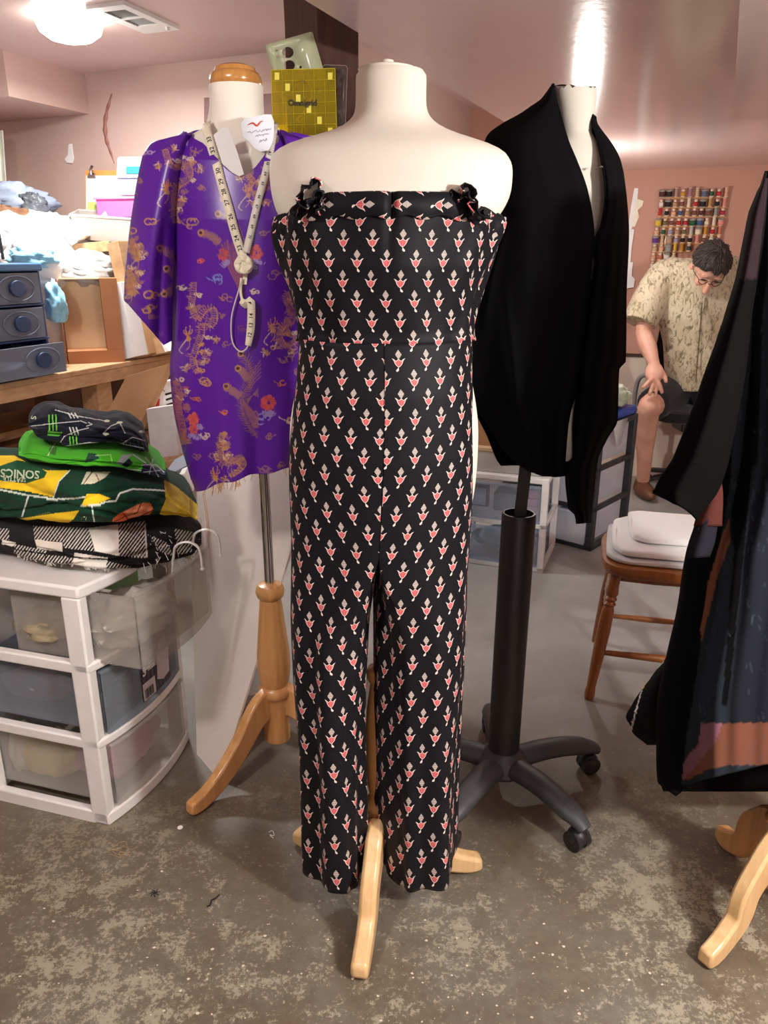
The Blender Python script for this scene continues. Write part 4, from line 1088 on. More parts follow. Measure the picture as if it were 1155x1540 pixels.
pt.poly([(1155, 700), (1130, 760), (1110, 930), (1097, 1090), (1400, 1090), (1400, 700)], (26, 29, 37), .9)
pt.poly([(1074, 708), (1080, 700), (1086, 760), (1080, 791), (1040, 791)], RUST)
pt.poly([(1097, 779), (1100, 811), (1080, 869), (1056, 962), (1054, 946), (1065, 876), (1089, 798)], COP)
pt.poly([(1055, 1088), (1400, 1080), (1400, 1142), (1146, 1150), (1090, 1150), (1060, 1160), (1026, 1176), (1029, 1150), (1035, 1136), (1052, 1118)], (104, 66, 52))
pt.poly([(1055, 1088), (1086, 1086), (1076, 1116), (1062, 1134), (1040, 1160), (1027, 1172), (1029, 1150), (1035, 1136), (1052, 1118)], PINK)
for q in range(3):
    pt.line([(1098 + 3 * cos(k * .5) * (1 + q), 610 + 5 * sin(k * .5) * (1 + q) * 1.1) for k in range(14)], 1.2, (96, 72, 80), .8)
for q in range(260):     # crushed satin highlights painted as paler strokes
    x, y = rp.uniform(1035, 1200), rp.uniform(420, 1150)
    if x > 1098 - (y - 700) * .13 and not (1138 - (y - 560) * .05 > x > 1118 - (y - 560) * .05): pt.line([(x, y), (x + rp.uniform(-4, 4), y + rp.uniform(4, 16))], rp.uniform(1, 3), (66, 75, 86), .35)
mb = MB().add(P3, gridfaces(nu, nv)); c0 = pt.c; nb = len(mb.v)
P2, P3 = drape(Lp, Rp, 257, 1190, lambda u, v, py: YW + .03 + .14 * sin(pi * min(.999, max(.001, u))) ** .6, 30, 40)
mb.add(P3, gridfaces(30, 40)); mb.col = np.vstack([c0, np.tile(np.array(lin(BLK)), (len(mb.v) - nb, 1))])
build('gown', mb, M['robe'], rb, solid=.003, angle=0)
# wide bell sleeve hanging in front
SLl = [(268, 1149), (290, 1139), (320, 1127), (370, 1117), (420, 1107), (460, 1095), (500, 1082), (560, 1061), (620, 1040), (690, 1013), (735, 986), (745, 985), (783, 1005)]
SLr = [(268, 1153), (330, 1150), (400, 1141), (470, 1130), (560, 1120), (640, 1106), (700, 1093), (740, 1078), (783, 1047)]
def Ysl(u, v, py): return YW - .12 - .055 * sin(pi * min(.999, max(.001, u))) ** .7 + .006 * v * sin(u * 11 + 1) - .03 * v
P2, P3 = drape(SLl, SLr, 268, 783, Ysl, 44, 130, bot=lambda u: interp(u, [(0, 742), (.3, 757), (.7, 772), (1, 782)]))
pt = Paint(P2, (7, 7, 8)); pt.poly([(1148, 268), (1118, 375), (1112, 420), (1136, 420), (1155, 268)], PURP, .6)
mb = MB().add(P3, gridfaces(44, 130)); nb = len(mb.v)
P2, P3 = drape(SLl, SLr, 268, 783, lambda u, v, py: YW - .05 + .02 * sin(pi * min(.999, max(.001, u))) ** .7, 14, 40, bot=lambda u: interp(u, [(0, 741), (.3, 752), (.7, 764), (1, 776)]))
mb.add(P3, gridfaces(14, 40)); mb.col = np.vstack([pt.c, np.tile(np.array(lin((18, 18, 20))), (len(mb.v) - nb, 1))])
build('sleeve', mb, M['robe'], rb, solid=.003, angle=0)
# rust and slate panels of the second layer, below the sleeve
mb = MB()
CFl = [(778, 1049), (791, 1045), (815, 1037), (840, 1031)]; CFr = [(778, 1083), (791, 1078), (815, 1074), (840, 1066)]
P2, P3 = drape(CFl, CFr, 780, 841, lambda u, v, py: YW - .13 - .02 * sin(pi * u), 14, 12, bot=lambda u: 840 - 3 * u)
mb.add(P3, gridfaces(14, 12)); mb.col = np.tile(np.array(lin((32, 32, 40))), (len(mb.v), 1)); build('cuff_panel', mb, M['robe'], rb, solid=.003, angle=0)
mb = MB()
P2, P3 = drape([(700, 1077), (740, 1064), (791, 1044)], [(700, 1080), (740, 1086), (791, 1085)], 703, 791, lambda u, v, py: YW - .135 - .015 * sin(pi * u), 14, 20)
mb.add(P3, gridfaces(14, 20)); mb.col = np.tile(np.array(lin(RUST)), (len(mb.v), 1)); build('rust_panel', mb, M['robe'], rb, solid=.003, angle=0)
# printed lining corner sticking out behind the hem
LNl = [(985, 1004), (1010, 986), (1040, 964), (1062, 950), (1078, 942), (1090, 948), (1104, 954), (1122, 975)]
LNr = [(985, 1012), (1010, 1010), (1040, 1008), (1062, 1006), (1078, 1005), (1104, 1004), (1122, 1004)]
P2, P3 = drape(LNl, LNr, 986, 1120, lambda u, v, py: YW + .06 - .06 * sin(pi * min(.999, max(.001, u))), 40, 70)
pt = Paint(P2, (18, 18, 20)); pt.line([(985, 1006), (972, 1025), (966, 1034)], 5, (226, 206, 60))
for q in range(9): pt.line([(966 - q * 2.4, 1040 + q * 7.5), (957 - q * 2.0 + 8, 1042 + q * 7.5), (962 - q * 2, 1048 + q * 7.5)], 1.6, (214, 212, 206))
pt.line([(998, 996), (984, 1010), (975, 1024)], 2, (214, 212, 206))
mb = MB().add(P3, gridfaces(40, 70)); nb = len(mb.v)
P2, P3 = drape(LNl, LNr, 988, 1118, lambda u, v, py: YW + .12, 8, 12)
mb.add(P3, gridfaces(8, 12)); mb.col = np.vstack([pt.c, np.tile(np.array(lin((18, 18, 20))), (len(mb.v) - nb, 1))])
build('printed_lining', mb, M['robe'], rb, solid=.002, angle=0)
# ================================================================ white three-drawer cart, its pulled drawer, and the pile of throws on it
def py_of(p):
    d = p.y * CT - (p.z - H) * ST; return 770 - FPX * (p.y * ST + (p.z - H) * CT) / d
def px_of(p):
    d = p.y * CT - (p.z - H) * ST; return 577.5 + FPX * p.x / d
K0 = Vector((-.685, 1.562, 0)); E1 = Vector((.2866, .958, 0)); E2 = Vector((-.958, .2866, 0)); DW, DD = .386, .37
def kp(a, b, z): return K0 + E1 * a + E2 * b + Vector((0, 0, z))
def kbox(a0, a1, b0, b1, z0, z1): return [kp(a0, b0, z0), kp(a1, b0, z0), kp(a1, b1, z0), kp(a0, b1, z0), kp(a0, b0, z1), kp(a1, b0, z1), kp(a1, b1, z1), kp(a0, b1, z1)]
def bow(a, k=.03): return -k * (1 - ((a - DW / 2) / (DW / 2)) ** 2)
def bowed(z0, z1, b1, th=None, a0=0, a1=DW, off=0, n=14, k=.03):
    """slab whose front follows the bowed face"""
    f = [kp(lerp(a0, a1, i / n), bow(lerp(a0, a1, i / n), k) + off, z0) for i in range(n + 1)]
    bk = [kp(lerp(a1, a0, i / n), (bow(lerp(a1, a0, i / n), k) + off + th) if th else b1, z0) for i in range(n + 1)]
    return MB().prism(f + bk, Vector((0, 0, z1 - z0)))
M['milky'] = clear('milky_clear_plastic', (234, 234, 230), .24, .22, .06, 8)
M['milky2'] = clear('smoky_clear_plastic', (200, 208, 216), .22, .2, .06, 8)
cart = thing('drawer_cart', 'white plastic three drawer cart with clear drawers, the top one pulled out', 'drawers', kp(DW / 2, DD / 2, 0))
b = build('top_panel', bowed(.618, .648, DD), M['white_plastic'], cart, bevel=.006)
for z0, z1 in ((.428, .452), (.222, .246), (0, .035)):
    mb = bowed(z0, z1, .045)
    build('front_rail', mb, M['white_plastic'], cart, bevel=.005)
    for bb in (0, DW - .022):
        build('side_rail', MB().hexa(kbox(bb, bb + .022, .04, DD, z0 - .004, z1)), M['white_plastic'], cart, bevel=.004)
for a0 in (0, DW - .03):
    for b0, w_ in ((0, .05), (DD - .04, .04)):
        build('post', MB().hexa(kbox(a0, a0 + .03, b0, b0 + w_, .004, .62)), M['white_plastic'], cart, bevel=.005)
build('back_panel', MB().hexa(kbox(.03, DW - .03, DD - .006, DD, .02, .62)), M['white_plastic'], cart)
def drawer(z0, z1, off, m):
    dr = build('drawer', bowed(z0, z1, 0, th=.004, a0=.032, a1=DW - .032, off=off, k=.03), m, cart, bevel=.001)
    mb = MB()
    for a in (.034, DW - .037): mb.hexa(kbox(a, a + .003, off, off + DD - .03, z0 + .006, z1 - .01))
    mb.hexa(kbox(.034, DW - .034, off, off + DD - .03, z0 + .004, z0 + .007)); mb.hexa(kbox(.034, DW - .034, off + DD - .033, off + DD - .03, z0 + .006, z1 - .01))
    build('drawer_box', mb, m, dr)
    mb = bowed(z1 - .006, z1 + .002, 0, th=.016, a0=.03, a1=DW - .03, off=off - .006, k=.03); build('drawer_lip', mb, m, dr, bevel=.002)
    return dr
M['milky3'] = clear('milky_front_plastic', (232, 230, 226), .2, .25, .08, 8)
drawer(.440, .634, -.118, M['milky3']); d2 = drawer(.248, .420, 0, M['milky2']); drawer(.038, .218, 0, M['milky'])
# label sheet behind the middle drawer's face
def lab(a, z): return kp(a, bow(a) - .0012, z)
mb = MB(); n = 8
for i in range(n):
    a0, a1 = lerp(.15, .29, i / n), lerp(.15, .29, (i + 1) / n)
    mb.add([lab(a0, .268), lab(a1, .268), lab(a1, .418), lab(a0, .418)], [(0, 1, 2, 3)])
lb = build('label_sheet', mb, plain('dark_plum_print', (52, 44, 60), .5), d2, solid=.0004)
def lab2(a, z, o=.0022): return kp(a, bow(a) - o, z)
mb = MB(); mb.add([lab2(a, z) for a, z in ((.215, .30), (.245, .285), (.28, .29), (.286, .36), (.275, .405), (.235, .395), (.222, .36))], [tuple(range(7))]); build('label_picture', mb, plain('grey_lilac_print', (196, 186, 196), .5), d2)
mb = MB(); mb.add([lab2(.182 + .027 * cos(q), .388 + .014 * sin(q)) for q in np.linspace(0, 2 * pi, 20)[:-1]], [tuple(range(19))]); mb.mi = [0] * len(mb.f)
build('label_oval', mb, plain('pink_print', (224, 150, 160), .5), d2)
mb = MB(); mb.add([lab2(a, z, .0021) for a, z in ((.152, .270), (.205, .270), (.205, .318), (.152, .318))], [(0, 1, 2, 3)]); build('label_foot', mb, plain('pale_lilac_print', (206, 198, 208), .5), d2)
wh = M['paper']
build('label_lettering', text_mb('Sterilite', .013, lambda x, y: lab2(.182 + x, .388 + y, .003)), wh, d2, smoothed=False)
build('label_lettering', text_mb('3', .034, lambda x, y: lab2(.163 + x, .350 + y, .003), bold=.03), wh, d2, smoothed=False)
mb = MB()
for i in range(3): mb.add([lab2(a, z) for a, z in ((.18, .360 - i * .008), (.208, .360 - i * .008), (.208, .364 - i * .008), (.18, .364 - i * .008))], [(0, 1, 2, 3)])
b = build('label_lines', mb, bpy.data.materials['pale_lilac_print'], d2); b['kind'] = 'stuff'
mb = MB()
for i in range(9): mb.add([lab2(a, z, .003) for a, z in ((.158 + i * .004, .274), (.1595 + i * .004 + .001 * (i % 3), .274), (.1595 + i * .004 + .001 * (i % 3), .300), (.158 + i * .004, .300))], [(0, 1, 2, 3)])
b = build('barcode', mb, M['ink'], d2); b['kind'] = 'stuff'
# contents seen through the clear drawers: crumpled cloth
def crumple(c, r, seed, R=None, k=.22, f=3.2, nu=40, nv=26):
    s_ = Vector((seed * 3.1, seed * 1.7, seed))
    mb = MB(); mb.ell(c, r, R, nu, nv, fn=lambda p: 1 + k * mnoise.noise(p * f * .6 + s_) + k * .5 * mnoise.noise(p * f * 1.7 + s_) + k * .35 * (1 - abs(mnoise.noise(p * f * 1.1 + s_ * 2)) * 3))
    return mb
def heap(name, c, r, seed, mat, label, cat, ang=0, k=.18, group=None, flat=True):
    c = Vector(c); mb = crumple(c, r, seed, rz(ang), k)
    zmin = c.z - r[2] * .8
    for v in mb.v:
        if flat and v.z < zmin: v.z = zmin
    o = build(name, mb, mat, angle=0)
    return tag(o, label, cat, group)
RC = atan2(E1.y, E1.x)
heap('folded_cloth', kp(.20, .10, .105), (.135, .085, .075), 3, cloth('pink_tulle', (226, 150, 186), .9, 500, .4, .3, .15), 'bundle of pink tulle in the bottom clear drawer of the white cart', 'cloth', RC)
heap('folded_cloth', kp(.10, .235, .10), (.055, .085, .065), 5, cloth('butter_yellow_cotton', (236, 214, 150), .9, 500, .4, .3, .12), 'butter yellow cotton bundle in the bottom drawer behind the pink tulle', 'cloth', RC)
heap('folded_cloth', kp(.085, .31, .11), (.04, .03, .07), 8, cloth('white_cotton', (234, 230, 222), .9, 500, .4, .3, .08), 'white cotton wad at the back of the bottom clear drawer', 'cloth', RC)
heap('folded_cloth', kp(.22, .16, .305), (.12, .10, .05), 9, cloth('slate_cloth', (66, 80, 94), .9, 500, .4, .3, .2), 'dark slate cloth filling the middle drawer of the white cart', 'cloth', RC)
heap('folded_cloth', kp(.075, .22, .325), (.035, .10, .04), 12, cloth('cream_pink_cloth', (226, 206, 196), .9, 500, .4, .3, .14, (214, 120, 130)), 'cream and pink cloth scrap in the middle drawer of the white cart', 'cloth', RC)
heap('plastic_bag', kp(.17, -.02, .515), (.13, .085, .06), 15, clear('crinkled_clear_bag', (236, 234, 226), .6, .12, .5, 30), 'crinkled clear bag of fasteners in the pulled out top drawer', 'bag', RC, .3)
heap('plastic_bag', kp(.12, .16, .50), (.09, .10, .045), 19, clear('amber_clear_bag', (214, 200, 168), .45, .15, .4, 30), 'crinkled amber tinted bag deeper inside the pulled out top drawer', 'bag', RC, .3)
def hanger_hook(a, lab_, z=.634):
    P = [kp(a, -.08, z - .05), kp(a, -.09, z + .01), kp(a, -.10, z + .034), kp(a + .01, -.125, z + .042), kp(a + .015, -.15, z + .03), kp(a + .017, -.156, z + .005), kp(a + .017, -.157, z - .03)]
    mb = MB(); mb.tube(spline(P, 26), .0045, 8, flat=.7); mb.ell(P[-1], (.0055,) * 3, nu=8, nv=6)
    tag(build('hanger_hook', mb, plain('translucent_white_plastic', (222, 220, 216), .3)), lab_, 'hanger')
hanger_hook(.255, 'white plastic hanger hook over the open drawer front, nearest the cart top'); hanger_hook(.350, 'white plastic hanger hook over the far end of the open drawer front')

# ---------------------------------------------------------------- folded throws: closed rolls whose print is laid in their own coordinates
YFR = [(-120, 1.80), (0, 1.715), (130, 1.61), (200, 1.68), (300, 1.86), (340, 1.93)]
def throw(top, bot, x0, x1, nu, nv, dh=.15, pw=2.6, rough=.004, seed=0, push=0, folds=()):
    """lofted roll: top and bottom outlines over px; returns MB, flat coordinates"""
    mb = MB(); P2, P3 = [], []
    for i in range(nu + 1):
        e = i / nu; px = lerp(x0, x1, e)
        yf = smooth(px, YFR) + push
        endk = max(.02, min(1, min(e, 1 - e) / .05)) ** .5
        tp, bt_ = smooth(px, top), smooth(px, bot); mid = (tp + bt_) / 2
        tp, bt_ = lerp(mid, tp, endk), lerp(mid, bt_, endk); d = dh * (.35 + .65 * endk)
        zt, zb_ = atY(px, tp, yf + d * .55).z, atY(px, bt_, yf + .01).z
        zm, hh = (zt + zb_) / 2, max(.003, (zt - zb_) / 2)
        for j in range(nv + 1):
            a = 2 * pi * j / nv - pi / 2
            c, s = cos(a), sin(a)
            c_ = math.copysign(abs(c) ** (2 / pw), c); s_ = math.copysign(abs(s) ** (2 / pw), s)
            n_ = mnoise.noise(Vector((px * .02 + seed, c_ * 1.4, s_ * 1.6 + seed))) * rough * 2.2 + mnoise.noise(Vector((px * .06 + seed, c_ * 3, s_ * 4))) * rough
            for fx, amp, wd_ in folds: n_ += -amp * math.exp(-((s_ - fx - .25 * sin(px * .03 + fx * 5)) / wd_) ** 2) * (1 if c > 0 else 0)
            Y = yf + d - (d + n_) * c_; z = zm + (hh + n_ * .5) * s_
            p = Vector((xof(px, Y, z), Y, z)); P3.append(p); P2.append((px, py_of(p)) if c > -.55 else (-999, -999))
    return P2, P3, [(i * (nv + 1) + j, i * (nv + 1) + j + 1, (i + 1) * (nv + 1) + j + 1, (i + 1) * (nv + 1) + j) for i in range(nu) for j in range(nv)]
def make_throw(name, label, top, bot, x0, x1, base, paintfn, **k):
    nu, nv = int((x1 - x0) * 1.5), 250
    P2, P3, F = throw(top, bot, x0, x1, nu, nv, **k)
    pt = Paint(P2, base); paintfn(pt)
    mb = MB().add(P3, F); mb.col = pt.c
    o = build(name, mb, M['fleece'], angle=0); tag(o, label, 'blanket', 'throws piled on the drawer cart')
    def surf(px, py, off=.004):     # nearest visible point of the front for lettering
        A = surf.A; k_ = np.argmin((A[:, 0] - px) ** 2 + (A[:, 1] - py) ** 2); p = P3[k_]; d = (p - CP); return CP + d * (1 - off / d.length)
    surf.A = np.array(P2)
    return o, surf
fm = printed('printed_fleece', .95, .06, .15, .4, 420); M['fleece'] = fm.m
z36 = lambda pts: [(x / 3.61, 530 + y / 3.61) for x, y in pts]
# plaid throw at the bottom
def plaid(pt):
    hatch = lambda pts: (pt.poly(pts, (120, 118, 114)), [pt.line([(x, 780), (x - 44, 870)], 2.0, (22, 22, 22)) for x in ()])
    W_, Bk = (226, 222, 212), (22, 22, 24)
    P = pt.P
    cells_h = [[(-60, 792), (14, 795), (14, 812), (-60, 815)], [(50, 790), (92, 792), (98, 815), (52, 812)], [(92, 792), (133, 794), (142, 829), (96, 824)], [(178, 788), (219, 784), (221, 839), (179, 836)],
               [(22, 818), (70, 828), (62, 856), (20, 842)], [(70, 832), (112, 838), (108, 857), (66, 856)], [(158, 843), (196, 852), (190, 866), (154, 864)], [(-60, 830), (-10, 835), (-10, 850), (-60, 850)], [(226, 806), (250, 815), (262, 838), (240, 828)], [(262, 795), (292, 800), (288, 830), (268, 835)]]
    for c in cells_h: pt.poly(c, (206, 202, 194))
    inh = np.zeros(len(P), bool); tmp = Paint(P, (0, 0, 0))
    for c in cells_h: tmp.poly(c, (255, 255, 255))
    m = tmp.c[:, 0] > .5
    st = ((P[:, 0] + P[:, 1] * .75) % 5.2) < 2.9
    pt.put(m & st, Bk)
    pt.poly([(133, 794), (178, 788), (179, 836), (143, 829)], W_); pt.poly([(52, 811), (94, 816), (94, 830), (56, 825)], W_); pt.poly([(112, 831), (162, 839), (157, 866), (107, 860)], W_); pt.poly([(4, 812), (24, 816), (20, 822), (2, 818)], W_)
    pt.line([(218, 790), (221, 838)], 2.5, (200, 198, 190)); pt.line([(-60, 822), (10, 824), (60, 832), (110, 838), (170, 842), (205, 846)], 2.2, (18, 18, 18))
pl, plS = make_throw('plaid_throw', 'black and white buffalo plaid throw with frayed fringe at the bottom of the pile', [(-120, 770), (0, 784), (60, 792), (130, 795), (215, 786), (260, 778), (300, 800)], [(-120, 820), (0, 836), (60, 852), (120, 862), (180, 868), (240, 862), (290, 845), (305, 825)], -110, 303, (24, 24, 26), plaid, seed=2, folds=((.05, .012, .10), (-.55, .008, .1)), rough=.005)
mb = MB(); rf = random.Random(8)
for i in range(150):
    if i < 90: x, y = rf.uniform(215, 300), rf.uniform(798, 858)
    else: x, y = rf.uniform(20, 215), 0
    if y == 0: y = interp(x, [(0, 836), (60, 852), (120, 862), (180, 867), (240, 860)]) - 1
    p = plS(x, y, .003); d = Vector((rf.uniform(-.3, 1), rf.uniform(-.6, -.1), rf.uniform(-1, .5))).normalized(); L = rf.uniform(.006, .02) if i < 90 else rf.uniform(.003, .008)
    q = p + d * L * .5 + Vector((0, 0, -.002)); mb.tube([p, q, p + d * L + Vector((0, 0, -.3 * L))], .0008, 4)
b = build('fringe', mb, plain('pale_grey_fringe', (206, 204, 198), .9), pl); b['kind'] = 'stuff'
def sonics(pt):
    Y_, W_, G_ = (240, 204, 40), (220, 232, 220), (20, 66, 44)
    pt.poly(z36([(-400, 560), (80, 560), (150, 600), (250, 640), (380, 640), (320, 700), (290, 785), (150, 755), (0, 735), (-400, 700)]), Y_)
    pt.poly(z36([(-40, 630), (90, 585), (180, 600), (255, 650), (240, 680), (140, 712), (0, 695), (-60, 690)]), (26, 84, 50))
    pt.line(z36([(-300, 735), (0, 745), (150, 775), (300, 797), (420, 792), (530, 775)]), 2.6, W_); pt.line(z36([(155, 775), (120, 890)]), 2.4, W_); pt.line(z36([(380, 640), (320, 700), (290, 788)]), 1.8, W_)
    pt.poly(z36([(440, 835), (470, 770), (540, 768), (600, 792), (520, 828), (450, 842)]), Y_)
    pt.line(z36([(630, 805), (650, 765), (720, 742), (850, 747), (960, 757)]), 2.6, W_); pt.line(z36([(440, 835), (530, 830), (570, 812), (630, 805)]), 2.2, W_)
    pt.poly(z36([(890, 690), (960, 730), (1100, 850), (1080, 930), (940, 885), (860, 890), (900, 800), (895, 750)]), (222, 190, 54)); pt.disc(z36([(945, 825)])[0], 9, (232, 206, 96), .7, 13)
    pt.poly(z36([(930, 880), (1000, 900), (1060, 925), (1000, 945), (920, 915)]), (12, 40, 30))
    pt.poly(z36([(70, 908), (300, 873), (430, 858), (400, 905), (330, 955), (230, 965), (80, 940)]), Y_); pt.poly(z36([(150, 950), (180, 932), (270, 935), (280, 965), (160, 968)]), (26, 84, 50))
    pt.line(z36([(500, 842), (505, 880), (520, 965)]), 2.2, W_); pt.line(z36([(70, 905), (70, 940)]), 2.2, W_)
    pt.poly(z36([(605, 960), (612, 905), (640, 880), (700, 850), (770, 815), (820, 820), (832, 855), (800, 895), (740, 930), (670, 952)]), (226, 112, 62)); pt.poly(z36([(680, 860), (770, 820), (815, 830), (820, 860), (740, 900), (700, 900)]), (232, 160, 120), .7)
    for l_ in ([(665, 870), (690, 900), (700, 945)], [(610, 925), (680, 890), (745, 870), (768, 815)], [(700, 925), (760, 890), (832, 855)]): pt.line(z36(l_), 1.3, (60, 30, 24))
    pt.poly(z36([(470, 648), (600, 648), (570, 680), (510, 712), (440, 716)]), (222, 216, 190)); pt.line(z36([(500, 650), (455, 712)]), 1.5, (60, 50, 40)); pt.line(z36([(520, 660), (540, 700)]), 1.4, (120, 40, 40))
    pt.line(z36([(200, 885), (270, 868)]), 1.4, (90, 110, 60))
so, soS = make_throw('fleece_throw', 'dark green and yellow basketball fleece throw with an orange ball lying on plaid throw', [(-120, 700), (0, 692), (60, 694), (120, 704), (180, 708), (250, 724), (285, 750), (298, 775)], [(-120, 800), (0, 790), (60, 795), (120, 797), (180, 796), (235, 784), (280, 785), (298, 780)], -110, 297, (18, 60, 42), sonics, seed=7, folds=((-.35, .014, .10), (.35, .01, .12)), rough=.007, dh=.14, push=.01)
def px_text(s, c, size, rot, S_, mat, par, off=.006, name='lettering', sx=1.0):
    mb = text_mb(s, size, lambda x, y: S_(c[0] + (x * sx * cos(rot) + y * sin(rot)), c[1] + (x * sx * sin(rot) - y * cos(rot)), off), bold=.02)
    return build(name, mb, mat, par, smoothed=False)
lt = cloth('pale_green_print', (196, 216, 186), .9)
px_text('SONICS', (30, 712), 17, radians(183), soS, lt, so); px_text('SEATTLE', (22, 721), 9, radians(183), soS, lt, so); px_text('ICS', (124, 786), 15, radians(-75), soS, lt, so)
def lime(pt):
    N, W_ = (24, 34, 64), (196, 206, 206)
    pt.poly(z36([(480, 545), (520, 550), (540, 575), (500, 590), (460, 600)]), N, .9); pt.line(z36([(520, 560), (600, 555), (610, 600)]), 1.6, (150, 214, 120))
    pt.poly(z36([(630, 605), (665, 555), (720, 555), (690, 580), (660, 612)]), (150, 160, 160)); pt.poly(z36([(660, 612), (700, 575), (722, 600), (690, 625)]), (14, 22, 40)); pt.line(z36([(725, 555), (790, 600), (770, 640), (690, 635)]), 1.8, W_)
    pt.poly(z36([(780, 600), (900, 640), (900, 700), (760, 665)]), N)
    for l_ in ([(790, 570), (830, 620), (870, 690)], [(770, 610), (850, 610), (890, 650)], [(830, 580), (810, 660)], [(780, 650), (870, 640)]): pt.line(z36(l_), 1.4, W_)
    pt.poly(z36([(620, 625), (680, 625), (675, 645), (625, 645)]), (40, 60, 120)); pt.line(z36([(300, 490), (260, 560)]), 1.2, (230, 230, 220)); pt.poly(z36([(265, 520), (310, 515), (300, 560), (270, 550)]), (30, 60, 26), .7)
    pt.line(z36([(110, 575), (200, 612), (300, 620), (360, 600), (480, 590)]), 1.6, (40, 110, 24), .7)
lm, lmS = make_throw('lime_throw', 'lime green fleece throw with navy team print, folded between green and navy throws', [(28, 675), (45, 665), (80, 672), (120, 672), (180, 672), (220, 684), (248, 706)], [(28, 686), (45, 697), (80, 702), (130, 706), (180, 708), (220, 716), (248, 720)], 28, 249, (70, 172, 36), lime, seed=13, folds=((0, .008, .15),), rough=.006, dh=.12, push=.03)
def navy(pt):
    L_, W_ = (100, 196, 60), (206, 210, 206)
    for x0 in (265, 285, 303): pt.line(z36([(x0, 340), (x0 + 4, 420)]), 1.9, L_)
    for x0 in (378, 396, 414): pt.line(z36([(x0, 455), (x0 + 6, 535)]), 1.9, L_)
    for x0 in (370, 388, 406): pt.line(z36([(x0, 330), (x0 + 16, 355)]), 1.8, W_); pt.line(z36([(x0 + 8, 408), (x0 + 20, 445)]), 1.8, W_)
    for l_ in ([(300, 312), (420, 345), (560, 370)], [(170, 400), (300, 385), (440, 372), (470, 385)], [(320, 500), (350, 455), (420, 425), (480, 410)], [(560, 440), (600, 400), (650, 380), (680, 440)], [(350, 510), (480, 490), (620, 488), (780, 520)], [(480, 380), (500, 390), (470, 400)], [(640, 510), (720, 460), (790, 480)]): pt.line(z36(l_), 1.2, W_, .85)
    for c in ((580, 372), (575, 443), (610, 493), (650, 380), (770, 430)): pt.disc(z36([c])[0], 4.5, (206, 208, 176), .9, 1.8)
    for k in range(6): pt.line(z36([(660 + k * 22, 470), (670 + k * 22, 530)]), .8, (70, 110, 90), .6)
    pt.poly(z36([(260, 425), (340, 435), (320, 455), (258, 450)]), L_, .8)
nv_, nvS = make_throw('navy_throw', 'navy fleece throw with lime bars and white lines on top of the pile', [(44, 628), (60, 620), (84, 616), (112, 625), (155, 631), (190, 632), (214, 648), (223, 668)], [(44, 648), (56, 663), (92, 672), (96, 676), (125, 676), (165, 669), (205, 680), (222, 684)], 43, 223, (17, 20, 36), navy, seed=21, folds=((.3, .008, .12), (-.4, .008, .12)), rough=.008, dh=.11, push=.045)
px_text('S', (50, 628), 11, radians(95), nvS, lt, nv_)

# ================================================================ white board leaning behind the blouse stand
A = Vector((-.446, 1.735, 0)); Bv = Vector((-.57, 1.90, 0)) - A; Dv = Vector((.19, .225, .584))
nb_ = Bv.cross(Dv).normalized()
q = [A, A + Bv * .72, A + Bv * 3.7 + Dv * 1.15, A + Bv * 2.6 + Dv * 1.6, A + Dv * 1.64]
if nb_.y < 0: nb_ = -nb_
mb = MB().prism(q, nb_ * .006)
tag(build('foam_board', mb, plain('white_foam_board', (226, 216, 208), .6, .02)), 'large white foam board leaning at a slant behind the wooden blouse stand', 'board')
# ================================================================ litter on the floor
rl_ = random.Random(6)
def fl(px, py): return atz(px, py, 0)
p = fl(271, 1245); tag(build('button', MB().lathe([(.001, 0), (.0062, .0), (.007, .0012), (.0062, .0026), (.001, .0026)], p, 18), M['paper']), 'tiny white round button on the floor below the left wooden foot', 'button')
p = [fl(311, 1364), fl(316, 1362), fl(318, 1355), fl(324, 1352), fl(330, 1346)]
tag(build('yarn_snip', MB().tube(spline([q_ + Vector((0, 0, .0015)) for q_ in p], 20), .0016, 6), M['ink']), 'short curved snip of black yarn on the bare floor', 'yarn')
p = fl(233, 1344); mb = MB()
for k in range(7):
    a = k * .9 + .2; mb.tube([p + Vector((0, 0, .002)), p + Vector((.006 * cos(a), .006 * sin(a), .003)), p + Vector((.011 * cos(a + .3), .011 * sin(a + .3), .001))], .0009, 5)
tag(build('lint_tuft', mb, M['ink']), 'tiny black tuft of lint lying on the concrete floor', 'lint')
mb = MB()
for k in range(5):
    x0, y0 = 160 + rl_.uniform(0, 12), 1270 + rl_.uniform(0, 16); mb.tube(spline([fl(x0 + i * rl_.uniform(5, 10), y0 + rl_.uniform(-6, 6)) + Vector((0, 0, .0015)) for i in range(5)], 18), .0006, 4)
tag(build('loose_threads', mb, plain('tan_thread', (170, 140, 100), .8)), 'tangle of tan loose threads on the floor near the cart', 'thread', kind='stuff')
p = [fl(404, 1252), fl(410, 1250), fl(412, 1257), fl(406, 1256), fl(411, 1261)]
tag(build('thread_curl', MB().tube(spline([q_ + Vector((0, 0, .001)) for q_ in p], 20), .0007, 5), M['paper']), 'tiny pale curl of thread on the shaded floor', 'thread')
mb = MB()
for k in range(120):
    px, py = rl_.choice(((rl_.uniform(200, 560), rl_.uniform(1250, 1540)), (rl_.uniform(600, 1000), rl_.uniform(1380, 1540)), (rl_.uniform(20, 700), rl_.uniform(1330, 1540)))); p = fl(px, py); r = rl_.choice((.0012, .0018, .0025, .0035)); a = rl_.uniform(0, 6)
    mb.prism([p + Vector((r * cos(a + i * 1.3) * rl_.uniform(.5, 1.4), r * sin(a + i * 1.3) * rl_.uniform(.5, 1), 0)) for i in range(5)], Vector((0, 0, .0006)))
tag(build('paint_flecks', mb, plain('pale_fleck', (206, 200, 184), .8)), 'scattered pale flecks of plaster and lint on the concrete floor', 'flecks', kind='stuff')
